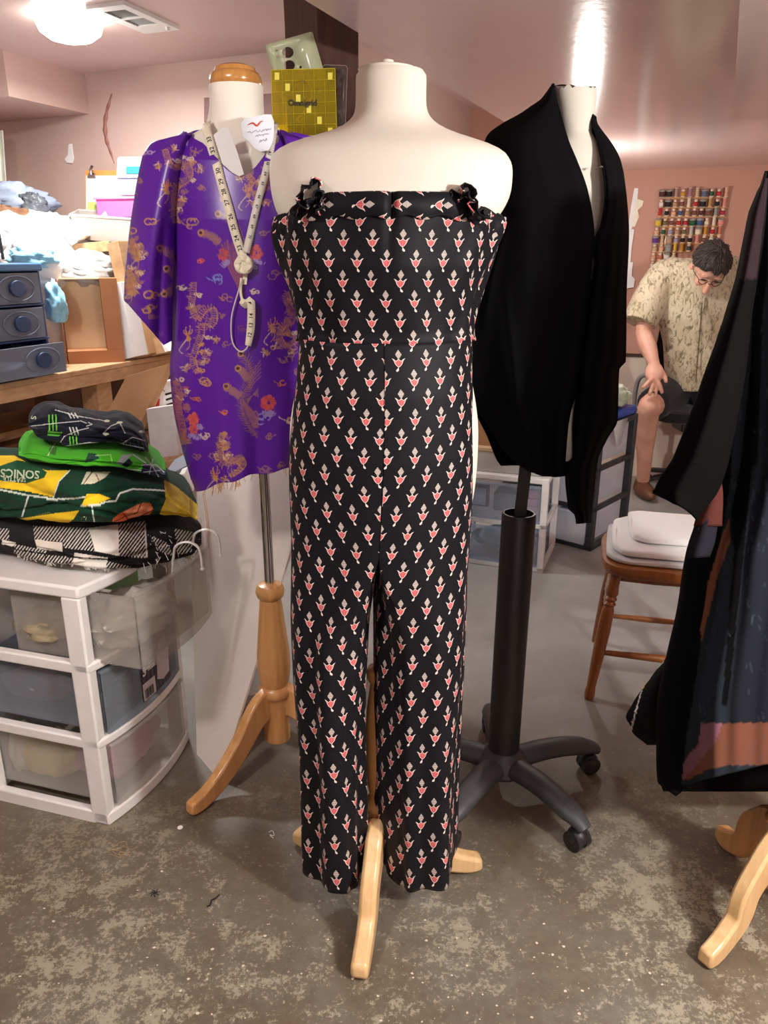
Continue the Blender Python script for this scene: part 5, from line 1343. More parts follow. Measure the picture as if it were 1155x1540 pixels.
# ================================================================ workbench along the left and everything on and under it
VT = -2.42; ZT = .90
def rbox(u0, u1, v0, v1, z0, z1): return [rm(u0, v0, z0), rm(u1, v0, z0), rm(u1, v1, z0), rm(u0, v1, z0), rm(u0, v0, z1), rm(u1, v0, z1), rm(u1, v1, z1), rm(u0, v1, z1)]
def rb_mb(*a): return MB().hexa(rbox(*a))
wb = thing('workbench', 'rough raw pine workbench with open shelf beneath along the left wall', 'workbench', rm(2.4, -2.9, 0))
build('tabletop', rb_mb(.9, 3.40, -3.7, VT, ZT - .022, ZT), M['pine'], wb, bevel=.003)
build('apron', rb_mb(.9, 3.40, VT - .04, VT - .002, ZT - .075, ZT - .022), M['pine'], wb, bevel=.003)
for u in (.95, 2.60, 3.28):
    build('leg', rb_mb(u, u + .09, VT - .14, VT - .045, 0, ZT - .022), M['pine'], wb, bevel=.004)
    build('leg', rb_mb(u, u + .09, -3.68, -3.59, 0, ZT - .022), M['pine'], wb, bevel=.004)
build('shelf', rb_mb(.95, 3.37, -3.6, VT - .14, .50, .52), M['pine'], wb, bevel=.003)
build('shelf_rail', rb_mb(.95, 3.37, VT - .17, VT - .14, .44, .52), M['pine'], wb, bevel=.003)
# blue drawer organizer
og = thing('drawer_organizer', 'blue three drawer desk organizer with clear fronts and oval blue handles on workbench', 'organizer', rm(2.14, -2.62, ZT))
M['blue_pl'] = plain('steel_blue_plastic', (62, 104, 146), .4)
M['blue_dk'] = plain('dark_blue_plastic', (34, 58, 100), .4)
M['smoke'] = clear('smoky_drawer_plastic', (168, 178, 194), .42, .2, .1)
build('lid', rb_mb(1.90, 2.375, -2.76, -2.455, 1.295, 1.325), M['blue_pl'], og, bevel=.006)
mb = rb_mb(1.905, 1.915, -2.75, -2.47, .905, 1.295); mb.hexa(rbox(2.36, 2.37, -2.75, -2.47, .905, 1.295)); mb.hexa(rbox(1.905, 2.37, -2.755, -2.745, .905, 1.295))
for z in (.902, 1.034, 1.166): mb.hexa(rbox(1.905, 2.37, -2.75, -2.465, z, z + .008))
build('case', mb, M['blue_dk'], og, bevel=.002)
for i, (z0, z1, off) in enumerate(((.912, 1.028, .085), (1.044, 1.160, 0), (1.176, 1.29, 0))):
    mb = rb_mb(1.92, 2.355, -2.468 + off, -2.462 + off, z0, z1)
    dr = build('drawer', mb, M['smoke'], og, bevel=.002)
    mb = rb_mb(1.925, 1.928, -2.74 + off, -2.468 + off, z0, z1 - .02); mb.hexa(rbox(2.347, 2.35, -2.74 + off, -2.468 + off, z0, z1 - .02)); mb.hexa(rbox(1.925, 2.35, -2.74 + off, -2.468 + off, z0, z0 + .003)); build('drawer_box', mb, M['smoke'], dr)
    cz = (z0 + z1) / 2
    for u in (2.24,):
        ring_ = [rm(u + .085 * cos(q), -2.458 + off, cz + .046 * sin(q)) for q in np.linspace(0, 2 * pi, 40)[:-1]]
        mb = MB(); mb.tube(ring_, .0025, 6, closed=True); build('handle_rim', mb, M['smoke'], dr)
        mb = MB().prism([rm(u + .036 * cos(q), -2.461 + off, cz + .03 * sin(q)) for q in np.linspace(0, 2 * pi, 30)[:-1]], rm(0, .012, 0)); build('handle', mb, M['blue_dk'], dr, bevel=.002)
    mb = crumple(rm(2.15, -2.6 + off, z0 + .03), (.14, .10, .028), 40 + i, rz(pi / 2 - radians(22.9)), .4)
    tag(build('sewing_notions', mb, plain('mixed_notions', (150, 144, 140), .6, .5, 40), angle=0), ['jumble of small notions inside the pulled out lowest organizer drawer', 'jumble of small notions inside the middle organizer drawer', 'jumble of small notions inside the top organizer drawer'][i], 'notions')
# cardboard box with open front
cb = thing('cardboard_box', 'brown cardboard box standing open to the front on the bench edge', 'box', atz(135, 545, ZT))
def cpt(px, py, Y): return atY(px, py, Y)
YBX = 3.42; bo = atz(104, 548, ZT); bo = Vector((bo.x, bo.y, ZT)); bw = Vector((.93, .368, 0)); bd = Vector((-.368, .93, 0))
def bb(x0, x1, y0, y1, z0, z1): return [bo + bw * x + bd * y + Vector((0, 0, z)) for z in (z0, z1) for x, y in ((x0, y0), (x1, y0), (x1, y1), (x0, y1))]
WBX, HBX, DBX = .235, .36, .11
M['box_brown'] = plain('deep_brown_cardboard', (158, 104, 66), .85, .06, 12)
for nm, a in (('floor_panel', (0, WBX, 0, DBX, 0, .055)), ('back_panel', (0, WBX, DBX - .006, DBX, .055, HBX)), ('side_panel', (WBX - .07, WBX, 0, DBX, .055, HBX)), ('side_panel', (-.012, -.006, 0, DBX, 0, HBX)), ('top_panel', (0, WBX - .07, .05, DBX, HBX - .006, HBX))):
    build(nm, MB().hexa(bb(*a)), M['box_brown'] if nm in ('floor_panel', 'side_panel') else M['card_pale'], cb, bevel=.001)
# sheets and boards leaning in a fan at the right of the box
def sheet(name, quad, Y, dep, mat, label, cat='board'):
    mb = MB().prism([atY(a, b, Y) for a, b in quad], rm(dep, 0, 0)); return tag(build(name, mb, mat, bevel=.001), label, cat, 'sheets leaning in a fan on the bench')
sheet('plywood_board', [(160, 366), (177, 362), (214, 536), (203, 540)], 3.55, .22, M['pine'], 'pale plywood board leaning nearest the brown box, tallest of the fan')
sheet('fiber_board', [(178, 366), (185, 372), (226, 532), (216, 537)], 3.58, .22, M['card'], 'tan fiberboard leaning just right of the tall plywood board')
sheet('white_board', [(166, 428), (180, 424), (204, 536), (186, 541)], 3.50, .12, M['paper'], 'white board edge leaning directly behind the brown box', 'board')
sheet('brown_board', [(188, 440), (197, 436), (240, 532), (229, 536)], 3.62, .2, M['pine'], 'brown board leaning against the purple sleeve in the fan')
sheet('grey_board', [(205, 500), (214, 478), (254, 528), (242, 532)], 3.66, .2, M['paper'], 'short greyish white board lowest at the right of the fan')
mb = MB().hexa([atY(72, 384, 3.75), atY(166, 378, 3.75), atY(166, 378, 3.95), atY(72, 384, 3.95), atY(72, 370, 3.75), atY(164, 362, 3.75), atY(164, 362, 3.95), atY(72, 370, 3.95)])
tag(build('plywood_offcut', mb, M['pine'], bevel=.002), 'thin pale wooden panel lying on white wrap above the box', 'panel')
heap('bubble_wrap', atY(118, 408, 3.62), (.17, .14, .085), 51, clear('bubble_wrap_plastic', (196, 196, 194), .75, .25, .3, 50), 'crumpled sheet of clear bubble wrap on top of the cardboard box', 'wrap', .2, .25)
WC = cloth('bright_white_cotton', (238, 240, 242), .9, 500, .3, .2, .03)
heap('fabric_heap', atY(66, 412, 3.62), (.17, .24, .16), 53, WC, 'bright white heap of fabric on the bench behind blue organizer', 'fabric', .1, .2)
heap('fabric_heap', atY(40, 360, 3.85), (.30, .25, .13), 57, WC, 'upper white fabric heap under the grey bags', 'fabric', .3, .22)
heap('fabric_heap', atY(84, 380, 4.02), (.20, .14, .09), 59, WC, 'right white fabric heap sloping down towards plastic tray', 'fabric', -.3, .2)
heap('fabric_heap', atY(84, 470, 3.60), (.10, .12, .26), 58, WC, 'white fabric hanging between the organizer and the cardboard box', 'fabric', .2, .12)
AQ = cloth('pale_aqua_plastic_bag', (150, 208, 232), .4, 300, .5, 0, .12)
heap('plastic_bag', atY(50, 388, 3.42), (.09, .07, .05), 61, AQ, 'pale aqua plastic bag peeking from the white fabric heap', 'bag', .5, .3)
heap('plastic_bag', atY(84, 458, 3.30), (.04, .05, .09), 63, AQ, 'light aqua bag squeezed between organizer and cardboard box', 'bag', .2, .3)
GR = cloth('grey_blue_bag', (140, 152, 170), .45, 300, .4, 0, .15)
heap('plastic_bag', atY(24, 308, 3.95), (.17, .10, .09), 65, GR, 'grey blue crinkled bag on top of the white heap', 'bag', .4, .3)
heap('plastic_bag', atY(50, 310, 3.9), (.06, .05, .055), 67, cloth('silver_grey_bag', (84, 88, 94), .35, 300, .4, 0, .2), 'dark silver pointed bag at the right end of the grey bag', 'bag', .9, .4)
heap('fabric_heap', atY(6, 332, 3.78), (.11, .08, .06), 69, cloth('brown_print', (110, 74, 52), .9, 200, .4, 0, .3, (170, 130, 100)), 'brown patterned cloth crumple at the left on the white heap', 'fabric', .2, .35)
mb = MB(); mb.tube([atY(-2, 350, 3.2), atY(2, 372, 3.2), atY(5, 390, 3.2)], .006, 8)
tag(build('cord', mb, M['black_plastic']), 'black cord end at the left edge above the blue organizer', 'cord')
# curtain sliver at the left edge
mb = MB(); nu = 40
mb.grid(lambda u, v: atY(lerp(-60, lerp(4, 11, v), u), lerp(196, 300, v), 4.28 - .02 * sin(u * 26)), 40, 10)
tag(build('curtain', mb, cloth('pale_curtain', (226, 230, 220), .9), solid=.004, angle=0), 'pale hanging curtain sliver at the left edge of the wall', 'curtain')
# stack by the wall: pad, pink box, clear blue lidded box, tray
UWL = UL - .06
def wpt(px, py, u): return atU(px, py, u)
mb = MB().hexa([wpt(120, 420, 3.22), wpt(215, 420, 3.22), wpt(215, 420, 3.36), wpt(120, 420, 3.36), wpt(126, 328, 3.22), wpt(215, 328, 3.22), wpt(215, 328, 3.36), wpt(126, 328, 3.36)])
for i in (0, 1, 2, 3): mb.v[i].z = ZT
tag(build('carton', mb, M['paper'], bevel=.004), 'white carton on the bench against the wall under the paper pad', 'box')
pd = thing('clipboard', 'white paper pad on an orange clipboard with a metal clip leaning on the wall', 'clipboard', wpt(152, 326, 3.33))
build('board', MB().prism([wpt(a, b, 3.345) for a, b in ((128, 326), (216, 326), (216, 256), (128, 256))], rm(.006, 0, 0)), plain('orange_board', (232, 160, 84), .6), pd, bevel=.001)
build('pad', MB().prism([wpt(a, b, 3.335) for a, b in ((129, 327), (214, 327), (214, 264), (129, 264))], rm(.009, 0, 0)), M['paper'], pd, bevel=.001)
mb = MB(); mb.prism([wpt(a, b, 3.328) for a, b in ((131, 267), (143, 267), (142, 260), (133, 260))], rm(.008, 0, 0)); mb.tube([wpt(137, 262, 3.325), wpt(136, 256, 3.32), wpt(139, 249, 3.325)], .008, 8)
build('clip', mb, M['chrome'], pd)
mb = MB(); mb.prism([wpt(a, b, 3.331) for a, b in ((131, 318), (146, 318), (145, 304), (132, 304))], rm(.002, 0, 0)); build('sticker', mb, plain('lime_note', (206, 232, 130), .7), pd)
pk = thing('storage_box', 'hot pink plastic storage box with a rim on white carton by the wall', 'box', wpt(172, 327, 3.2))
mb = MB().hexa([wpt(147, 327, 3.14), wpt(205, 327, 3.14), wpt(205, 327, 3.28), wpt(147, 327, 3.28), wpt(144, 298, 3.14), wpt(206, 298, 3.14), wpt(206, 298, 3.28), wpt(144, 298, 3.28)]); build('body', mb, plain('hot_pink_plastic', (232, 110, 190), .35), pk, bevel=.004)
mb = MB().hexa([wpt(140, 300, 3.13), wpt(207, 299, 3.13), wpt(207, 299, 3.29), wpt(140, 300, 3.29), wpt(140, 296, 3.13), wpt(207, 295, 3.13), wpt(207, 295, 3.29), wpt(140, 296, 3.29)]); build('rim', mb, plain('pale_pink_plastic', (238, 150, 210), .35), pk, bevel=.003)
cl = thing('storage_box', 'clear box with white lid and blue latch on the pink box', 'box', wpt(192, 296, 3.2))
mb = MB().hexa([wpt(178, 294, 3.15), wpt(214, 294, 3.15), wpt(214, 294, 3.27), wpt(178, 294, 3.27), wpt(176, 268, 3.15), wpt(216, 268, 3.15), wpt(216, 268, 3.27), wpt(176, 268, 3.27)]); build('body', mb, clear('lilac_clear', (200, 204, 226), .5, .2), cl, bevel=.003)
mb = MB().hexa([wpt(175, 268, 3.14), wpt(217, 268, 3.14), wpt(217, 268, 3.28), wpt(175, 268, 3.28), wpt(177, 236, 3.14), wpt(217, 236, 3.14), wpt(217, 236, 3.28), wpt(177, 236, 3.28)]); build('lid', mb, plain('white_blue_plastic', (220, 234, 240), .35), cl, bevel=.008)
build('latch', MB().prism([wpt(a, b, 3.135) for a, b in ((189, 261), (216, 262), (216, 250), (189, 250))], rm(.006, 0, 0)), plain('teal_blue_latch', (52, 138, 164), .4), cl, bevel=.002)
ty = thing('tray', 'open milky plastic tray tilted on the white carton beside the purple sleeve', 'tray', wpt(160, 362, 3.0))
mb = MB()
def tp(px, py, u): return wpt(px, py, u)
r1 = [tp(105, 323, 2.98), tp(204, 330, 2.98), tp(206, 322, 3.2), tp(118, 316, 3.2)]; r0 = [tp(124, 360, 2.99), tp(196, 366, 2.99), tp(196, 360, 3.14), tp(126, 354, 3.14)]
mb.add(r0 + r1, [(0, 1, 2, 3), (0, 1, 5, 4), (1, 2, 6, 5), (2, 3, 7, 6), (3, 0, 4, 7)]); build('shell', mb, clear('milky_tray_plastic', (176, 170, 162), .75, .3), ty, solid=.004, bevel=.002)
mb = MB(); mb.tube(r1, .006, 6, closed=True); build('rim', mb, plain('milky_rim', (206, 200, 192), .4), ty)
mb = MB().prism([tp(a, b, 3.06) for a, b in ((146, 330), (158, 318), (164, 332), (160, 346))], rm(.004, 0, 0)); tag(build('paper_scrap', mb, M['paper']), 'folded scrap of white paper standing in the milky tray', 'paper')
# ---------------- under the bench
def sbox(name, u0, u1, v0, v1, z0, z1, mat, label, cat='box', bev=.003):
    return tag(build(name, rb_mb(u0, u1, v0, v1, z0, z1), mat, bevel=bev), label, cat)
mb = MB().prism([atY(a, b, 3.0) for a, b in ((146, 648), (190, 566), (254, 547), (206, 648))], Vector((.02, .03, 0)))
tag(build('cardboard_sheet', mb, M['card'], bevel=.001), 'slanted brown cardboard sheet leaning under the bench', 'cardboard')
mb = MB().hexa([atY(228, 694, 2.82), atY(271, 689, 2.82), atY(290, 685, 3.05), atY(240, 690, 3.05), atY(220, 615, 2.82), atY(260, 609, 2.82), atY(275, 606, 3.05), atY(230, 612, 3.05)])
tag(build('carton', mb, plain('greyish_white_card', (206, 202, 204), .7), bevel=.003), 'plain greyish white carton beside the purple blouse under bench', 'box')
kb = thing('paper_sack', 'white printed packet with a red corner and the letter K behind grey carton', 'packet', atY(244, 612, 3.08))
build('packet', MB().prism([atY(a, b, 3.08) for a, b in ((226, 614), (264, 608), (258, 572), (240, 574))], Vector((0, .04, 0))), M['paper'], kb, bevel=.002)
build('red_corner', MB().prism([atY(a, b, 3.074) for a, b in ((226, 613), (239, 611), (240, 600), (234, 597))], Vector((0, .004, 0))), plain('red_label', (190, 50, 44), .6), kb)
o_ = atY(245, 586, 3.077); build('lettering', text_mb('K', .026, lambda x, y: o_ + Vector((x, 0, y))), M['ink'], kb, smoothed=False)
mb = MB()
for k in range(3): mb.prism([atY(a, b, 3.077) for a, b in ((248 + k, 592 + k * 8), (262, 588 + k * 8), (262, 591 + k * 8), (249 + k, 595 + k * 8))], Vector((0, .001, 0)))
build('bars', mb, M['ink'], kb)['kind'] = 'stuff'
sheet2 = lambda nm, q_, Y, d, m, l, c='board': tag(build(nm, MB().prism([atY(a, b, Y) for a, b in q_], d), m, bevel=.002), l, c)
sheet2('wood_strip', [(230, 696), (275, 690), (276, 698), (234, 706)], 2.75, Vector((0, .1, 0)), M['pine'], 'thin wooden strip lying under the grey carton', 'wood')
sheet2('grey_folder', [(240, 722), (280, 700), (300, 730), (262, 738)], 2.5, Vector((0, .2, .02)), plain('blue_grey_card', (120, 126, 138), .6), 'blue grey folder tilted behind the throws by the blouse hem', 'folder')
sheet2('white_case', [(268, 716), (277, 712), (291, 738), (283, 744)], 2.35, Vector((.0, .05, .01)), M['white_plastic'], 'small white flat case leaning by the lower left corner of the blouse', 'case')
sheet2('magazine', [(256, 722), (268, 716), (284, 742), (272, 748)], 2.38, Vector((0, .05, 0)), plain('printed_page', (168, 172, 156), .6, .4, 60), 'greenish printed magazine beside small white case', 'magazine')
# boxes on the floor carrying those
sbox('carton', 2.72, 3.2, VT + .02, VT + .34, 0, .50, M['card'], 'brown carton on the floor under the leaning white board', 'box')
# planks and odds on the shelf
for k, (z, v0, mt, l) in enumerate(((.525, -2.95, M['pine'], 'lowest pale plank of three on the bench shelf'), (.56, -3.0, M['card_pale'], 'middle pale plank of three on the bench shelf'), (.60, -2.9, M['pine'], 'topmost pale plank of three on the bench shelf'))):
    tag(build('plank', rb_mb(1.3, 2.9 - .2 * k, v0, v0 + .12, z, z + .025), mt, bevel=.002), l, 'plank', 'planks on the bench shelf')
sbox('wooden_block', 1.95, 2.15, -2.72, -2.60, .52, .60, M['pine'], 'raw wooden block on the bench shelf by the leg', 'block')
sbox('dark_crate', 1.1, 2.5, -3.5, -3.1, .522, .70, plain('dark_brown_box', (58, 46, 42), .8), 'long dark brown crate at the back of bench shelf', 'crate')
sbox('storage_tub', 1.75, 2.35, VT - .02, VT + .3, .0, .46, plain('green_plastic_tub', (96, 150, 50), .5), 'bright green plastic tub on the floor behind the white cart', 'tub', .01)
sbox('white_tray', 1.75, 2.40, VT - .05, VT + .33, .46, .49, M['white_plastic'], 'flat white tray lying on the green tub behind the cart', 'tray', .006)
mb = MB(); mb.tube([atY(2, 706, 2.2), atY(20, 699, 2.25), atY(32, 694, 2.25)], .016, 10); tag(build('marker_pen', mb, plain('blue_pen', (40, 80, 160), .4)), 'blue marker pen lying left of the green throw', 'pen')
sheet2('white_folder', [(-10, 700), (44, 676), (48, 700), (-10, 728)], 2.3, Vector((0, .1, 0)), M['white_plastic'], 'white folder lying behind the throws below the bench', 'folder')
# ================================================================ middle distance: drawers, turned chair
def cart_unit(name, label, c0, e1, e2, W, D, Ht, n, m, mdraw, rail=.022, post=.03, side_open=True):
    c0 = Vector((c0[0], c0[1], 0)); e1 = Vector(e1).normalized(); e2 = Vector(e2).normalized(); e1 = Vector((e1.x, e1.y, 0)); e2 = Vector((e2.x, e2.y, 0))
    def q(a, b, z): return c0 + e1 * a + e2 * b + Vector((0, 0, z))
    def bx(a0, a1, b0, b1, z0, z1): return MB().hexa([q(a0, b0, z0), q(a1, b0, z0), q(a1, b1, z0), q(a0, b1, z0), q(a0, b0, z1), q(a1, b0, z1), q(a1, b1, z1), q(a0, b1, z1)])
    t = thing(name, label, 'drawers', q(W / 2, D / 2, 0))
    build('top_panel', bx(0, W, 0, D, Ht - .025, Ht), m, t, bevel=.004)
    hs = (Ht - .025) / n
    for i in range(n):
        z = i * hs
        build('front_rail', bx(0, W, 0, .04, z, z + rail), m, t, bevel=.003)
        for a in (0, W - .02): build('side_rail', bx(a, a + .02, .03, D, z, z + rail), m, t, bevel=.003)
    for a in (0, W - post):
        for b0 in (0, D - post): build('post', bx(a, a + post, b0, b0 + post, .002, Ht - .02), m, t, bevel=.003)
    for i in range(n):
        z0, z1 = i * hs + rail + .004, (i + 1) * hs - .006
        d = build('drawer', bx(post, W - post, -.012, -.007, z0, z1), mdraw, t, bevel=.001)
        mb = bx(post + .002, post + .005, -.007, D - .03, z0 + .004, z1 - .012)
        for a in (W - post - .005,): mb2 = bx(a, a + .003, -.007, D - .03, z0 + .004, z1 - .012); mb.add(mb2.v, mb2.f)
        mb2 = bx(post + .002, W - post - .002, -.007, D - .03, z0 + .003, z0 + .006); mb.add(mb2.v, mb2.f)
        build('drawer_box', mb, mdraw, d)
        build('drawer_lip', bx(post, W - post, -.022, -.008, z1 - .012, z1 - .002), mdraw, d, bevel=.002)
    return t, q, hs
M['frost'] = clear('frosted_clear_plastic', (226, 232, 240), .17, .25, .1)
c0 = atz(816, 862, 0)
t1, q1, hs1 = cart_unit('drawer_cart', 'white two drawer cart with clear drawers under the black cardigan', (c0.x - .43 * .935, c0.y + .43 * .354), (.935, -.354, 0), (.354, .935, 0), .43, .36, .435, 2, M['white_plastic'], M['frost'])
def inbox(qf, name, a0, a1, b0, b1, z0, z1, mat, label, cat):
    return tag(build(name, MB().hexa([qf(a0, b0, z0), qf(a1, b0, z0), qf(a1, b1, z0), qf(a0, b1, z0), qf(a0, b0, z1), qf(a1, b0, z1), qf(a1, b1, z1), qf(a0, b1, z1)]), mat, bevel=.004), label, cat)
inbox(q1, 'card_case', .045, .16, .03, .06, .27, .37, plain('navy_case', (44, 62, 110), .5), 'navy framed case standing in the upper white drawer', 'case')
inbox(q1, 'card_case', .055, .15, .022, .029, .28, .36, plain('pale_blue_card', (176, 196, 214), .5), 'pale blue card in front of the navy case in the drawer', 'card')
inbox(q1, 'file_box', .18, .38, .05, .25, .255, .34, plain('grey_box', (110, 118, 130), .6), 'grey box lying in the upper white drawer', 'box')
for k in range(3): inbox(q1, 'thread_box', .29, .385, .02, .045, .262 + k * .038, .295 + k * .038, plain('raspberry_box', (206, 120, 140), .6), ['lowest', 'middle', 'topmost'][k] + ' of three raspberry pink boxes at the right in white upper drawer', 'box')
heap('folded_cloth', q1(.2, .18, .085), (.13, .11, .04), 31, cloth('teal_grey_cloth', (110, 146, 150), .9), 'teal grey cloth in the lower white drawer under the cardigan', 'cloth', -.3)
inbox(q1, 'storage_bin', .02, .41, .03, .32, .438, .53, clear('clear_bin_plastic', (232, 234, 232), .5, .2), 'clear plastic bin on top of the white two drawer cart', 'bin')
inbox(q1, 'carton', .0, .40, .05, .31, .533, .80, M['card'], 'brown carton on the clear bin, seen left of the cardigan', 'box')
inbox(q1, 'envelope_stack', .02, .42, .02, .33, .531, .55, M['card_pale'], 'tan folder under the brown carton on the white cart', 'folder')
# black framed three-drawer unit
c0 = atz(888, 830, 0); e_side = (atz(942, 798, 0) - c0).normalized(); e_front = Vector((-e_side.y, e_side.x, 0))
t2, q2, hs2 = cart_unit('drawer_cart', 'black framed three drawer cart with frosted drawers behind the cardigan', (c0.x + e_front.x * .36, c0.y + e_front.y * .36), -e_front, e_side, .36, .40, .615, 3, plain('charcoal_plastic', (44, 46, 50), .45), clear('milk_blue_plastic', (236, 240, 248), .42, .25, .1), .024, .034)
for k, (nm, c_, l) in enumerate((('folded_cloth', (176, 190, 220), 'pale blue cloth in bottom drawer of the black framed cart'), ('folded_cloth', (190, 204, 232), 'pale blue cloth in middle drawer of the black framed cart'), ('folded_cloth', (222, 214, 226), 'lilac white cloth in top drawer of the black framed cart'))):
    heap(nm, q2(.18, .2, hs2 * k + .10), (.10, .12, .055), 70 + k, cloth('pale_cloth_%s' % 'abc'[k], c_, .9), l, 'cloth', 1.0)
mb = MB(); mb.lathe([(.002, 0), (.028, 0), (.028, .10), (.002, .10)], q2(.26, .06, .035), 20); tag(build('thread_cone', mb, plain('yellow_thread', (222, 206, 110), .8)), 'yellow cone of thread in the bottom drawer of the black framed cart', 'thread')
# things on the black cart
mb = rb_mb(0, 1, 0, 1, 0, 1); mb.v = []; mb.f = []; mb.mi = []
inbox(q2, 'tray', .17, .35, .17, .39, .617, .655, plain('royal_blue_plastic', (36, 72, 170), .4), 'royal blue tray on the black framed cart', 'tray')
heap('fabric_heap', q2(.26, .27, .71), (.10, .085, .055), 77, cloth('green_white_print', (226, 232, 218), .9, 300, .3, .1, .25, (150, 170, 140)), 'crumpled white and green printed cloth in the blue tray', 'fabric', .8, .3)
mb = MB(); P = q2(.10, -.026, .61); mb.add([q2(.366, .10, .615), q2(.366, .26, .615), q2(.37, .20, .50), q2(.368, .16, .49)], [(0, 1, 2, 3)]); tag(build('plastic_bag', mb, clear('thin_white_bag', (236, 238, 240), .5, .3), solid=.002), 'thin white plastic bag tip hanging over the side of the black cart', 'bag')
inbox(q2, 'pill_box', .25, .30, .01, .06, .617, .64, M['white_plastic'], 'small white box at the front corner on the black framed cart', 'box')
# ================================================================ lamp standing behind the cardigan that lights the sewing corner
lp = thing('floor_lamp', 'floor lamp with a small bright bulb behind the black cardigan', 'lamp', (.93, 3.95, 0))
build('base', MB().lathe([(.002, 0), (.13, 0), (.13, .018), (.02, .03), (.002, .03)], (.93, 3.95, 0)), M['black_plastic'], lp)
build('pole', MB().tube([(.93, 3.95, .02), (.93, 3.95, 1.42)], .009, 12), M['black_plastic'], lp)
build('socket', MB().lathe([(.002, 1.40), (.02, 1.40), (.024, 1.44), (.002, 1.44)], (.93, 3.95, 0)), M['black_plastic'], lp)
bu = build('bulb', MB().lathe([(.010, 1.44), (.022, 1.46), (.026, 1.49), (.020, 1.515), (.002, 1.525)], (.93, 3.95, 0)), glow('lit_bulb', (255, 240, 220), 12), lp)
# ================================================================ wooden chair with white cloth stack
ch = thing('wooden_chair', 'brown turned leg wooden chair loaded with folded white cloth', 'chair', atz(1000, 1010, 0))
zs = .455
f0 = atz(909, 862, zs); f1 = atz(912, 850, zs)
ang = radians(-14); ex = Vector((cos(ang), sin(ang), 0)); ey = Vector((-ex.y, ex.x, 0))
so_ = atz(1010, 872, zs - .02)        # middle of the front edge
def sp_(x, y, z): return Vector((so_.x, so_.y, 0)) + ex * x + ey * y + Vector((0, 0, z))
pts = []
for k in range(48):
    a = 2 * pi * k / 48; c, s = cos(a), sin(a)
    x = math.copysign(abs(c) ** .45, c) * (.20 - .012 * s); y = .19 + math.copysign(abs(s) ** .45, s) * .19
    pts.append((x, y))
mb = MB(); R_ = []
for dz, k in ((-.036, .95), (-.03, .985), (-.018, 1), (-.006, 1), (0, .985)):
    R_.append([sp_(x * k, .19 + (y - .19) * k, zs + dz) for x, y in pts])
mb.rings(R_); build('seat', mb, M['oak'], ch)
def tleg(top, bot, front):
    top, bot = Vector(top), Vector(bot); L = (bot - top).length; R = Vector((0, 0, 1)).rotation_difference((bot - top).normalized()).to_matrix()
    if front: prof = [(.016, 0), (.0165, L * .1), (.020, L * .16), (.015, L * .18), (.020, L * .2), (.015, L * .22), (.020, L * .24), (.015, L * .26), (.019, L * .29), (.021, L * .45), (.018, L * .7), (.014, L * .9), (.016, L * .93), (.017, L * .96), (.013, L)]
    else: prof = [(.015, 0), (.018, L * .3), (.019, L * .5), (.014, L * .9), (.012, L)]
    return MB().lathe(prof, top, 18, R)
lg = {}
for nm, tx, ty_, bx, by, fr in (('a', -.155, .045, -.205, -.005, 1), ('b', .155, .045, .205, -.005, 1), ('c', -.14, .33, -.18, .40, 0), ('d', .14, .33, .18, .40, 0)):
    a_, b_ = sp_(tx, ty_, zs - .03), sp_(bx, by, .0); lg[nm] = (a_, b_); build('leg', tleg(a_, b_, fr), M['oak'], ch)
def along(k, f): return lg[k][0].lerp(lg[k][1], f)
for a_, b_, f, r_ in (('a', 'b', .62, .010), ('c', 'd', .35, .009), ('c', 'd', .72, .009)):
    p_, q_ = along(a_, f), along(b_, f); build('stretcher', MB().tube([p_, p_.lerp(q_, .5), q_], [r_ * .8, r_ * 1.25, r_ * .8], 12), M['oak'], ch)
for a_, b_ in (('a', 'c'), ('b', 'd')):
    p_, q_ = along(a_, .34), along(b_, .30); d_ = [lerp(0, 1, i / 20) for i in range(21)]
    build('stretcher', MB().tube([p_.lerp(q_, x) for x in d_], [.008 + .005 * sin(pi * x) + (.003 if int(x * 20) in (6, 8, 12, 14) else 0) for x in d_], 12), plain('lit_stretcher_wood', (150, 126, 112), .3) if a_ == 'a' else M['oak'], ch)  # one side stretcher paler: the light on it put into its colour
for s_ in (-1, 1):
    build('back_post', MB().tube([sp_(.16 * s_, .35, zs - .01), sp_(.165 * s_, .40, zs + .25), sp_(.17 * s_, .46, zs + .44)], .013, 12), M['oak'], ch)
# the chair's back leans away behind the robe and the cloth; it is low in the photo, so only stubs of posts and a slat
for o in [x for x in bpy.data.objects if x.name.startswith('back_post')]: bpy.data.objects.remove(o)
cw = cloth('white_cotton_sheet', (240, 240, 240), .9, 500, .2, .2, .02)
def pad(z0, z1, x0, x1, y0, y1, seed, label, mat=cw):
    mb = MB(); R_ = []
    n = 60
    for i in range(9):
        f = i / 8; rr = []
        for k in range(n):
            a = 2 * pi * k / n; c, s = cos(a), sin(a); kx = (1 - .06 * (2 * f - 1) ** 4) * (1 + .05 * mnoise.noise(Vector((c * 2 + seed, s * 2, seed))))
            x = (x0 + x1) / 2 + (x1 - x0) / 2 * math.copysign(abs(c) ** .35, c) * kx; y = (y0 + y1) / 2 + (y1 - y0) / 2 * math.copysign(abs(s) ** .35, s) * kx
            rr.append(sp_(x, y, lerp(z0, z1, f) + .012 * f * mnoise.noise(Vector((x * 9, y * 9, seed)))))
        R_.append(rr)
    c_ = [sp_((x0 + x1) / 2, (y0 + y1) / 2, z1)]
    mb.rings(R_); return tag(build('folded_cloth', mb, mat, angle=50), label, 'cloth', 'folded cloth on the chair')
pad(zs, zs + .022, -.185, .19, .03, .37, 1, 'flat grey white folded cloth lowest on the wooden chair seat', cloth('grey_white_cotton', (206, 206, 208), .9))
pad(zs + .022, zs + .05, -.17, .165, .04, .37, 2, 'thick bright white folded cloth on the wooden chair')
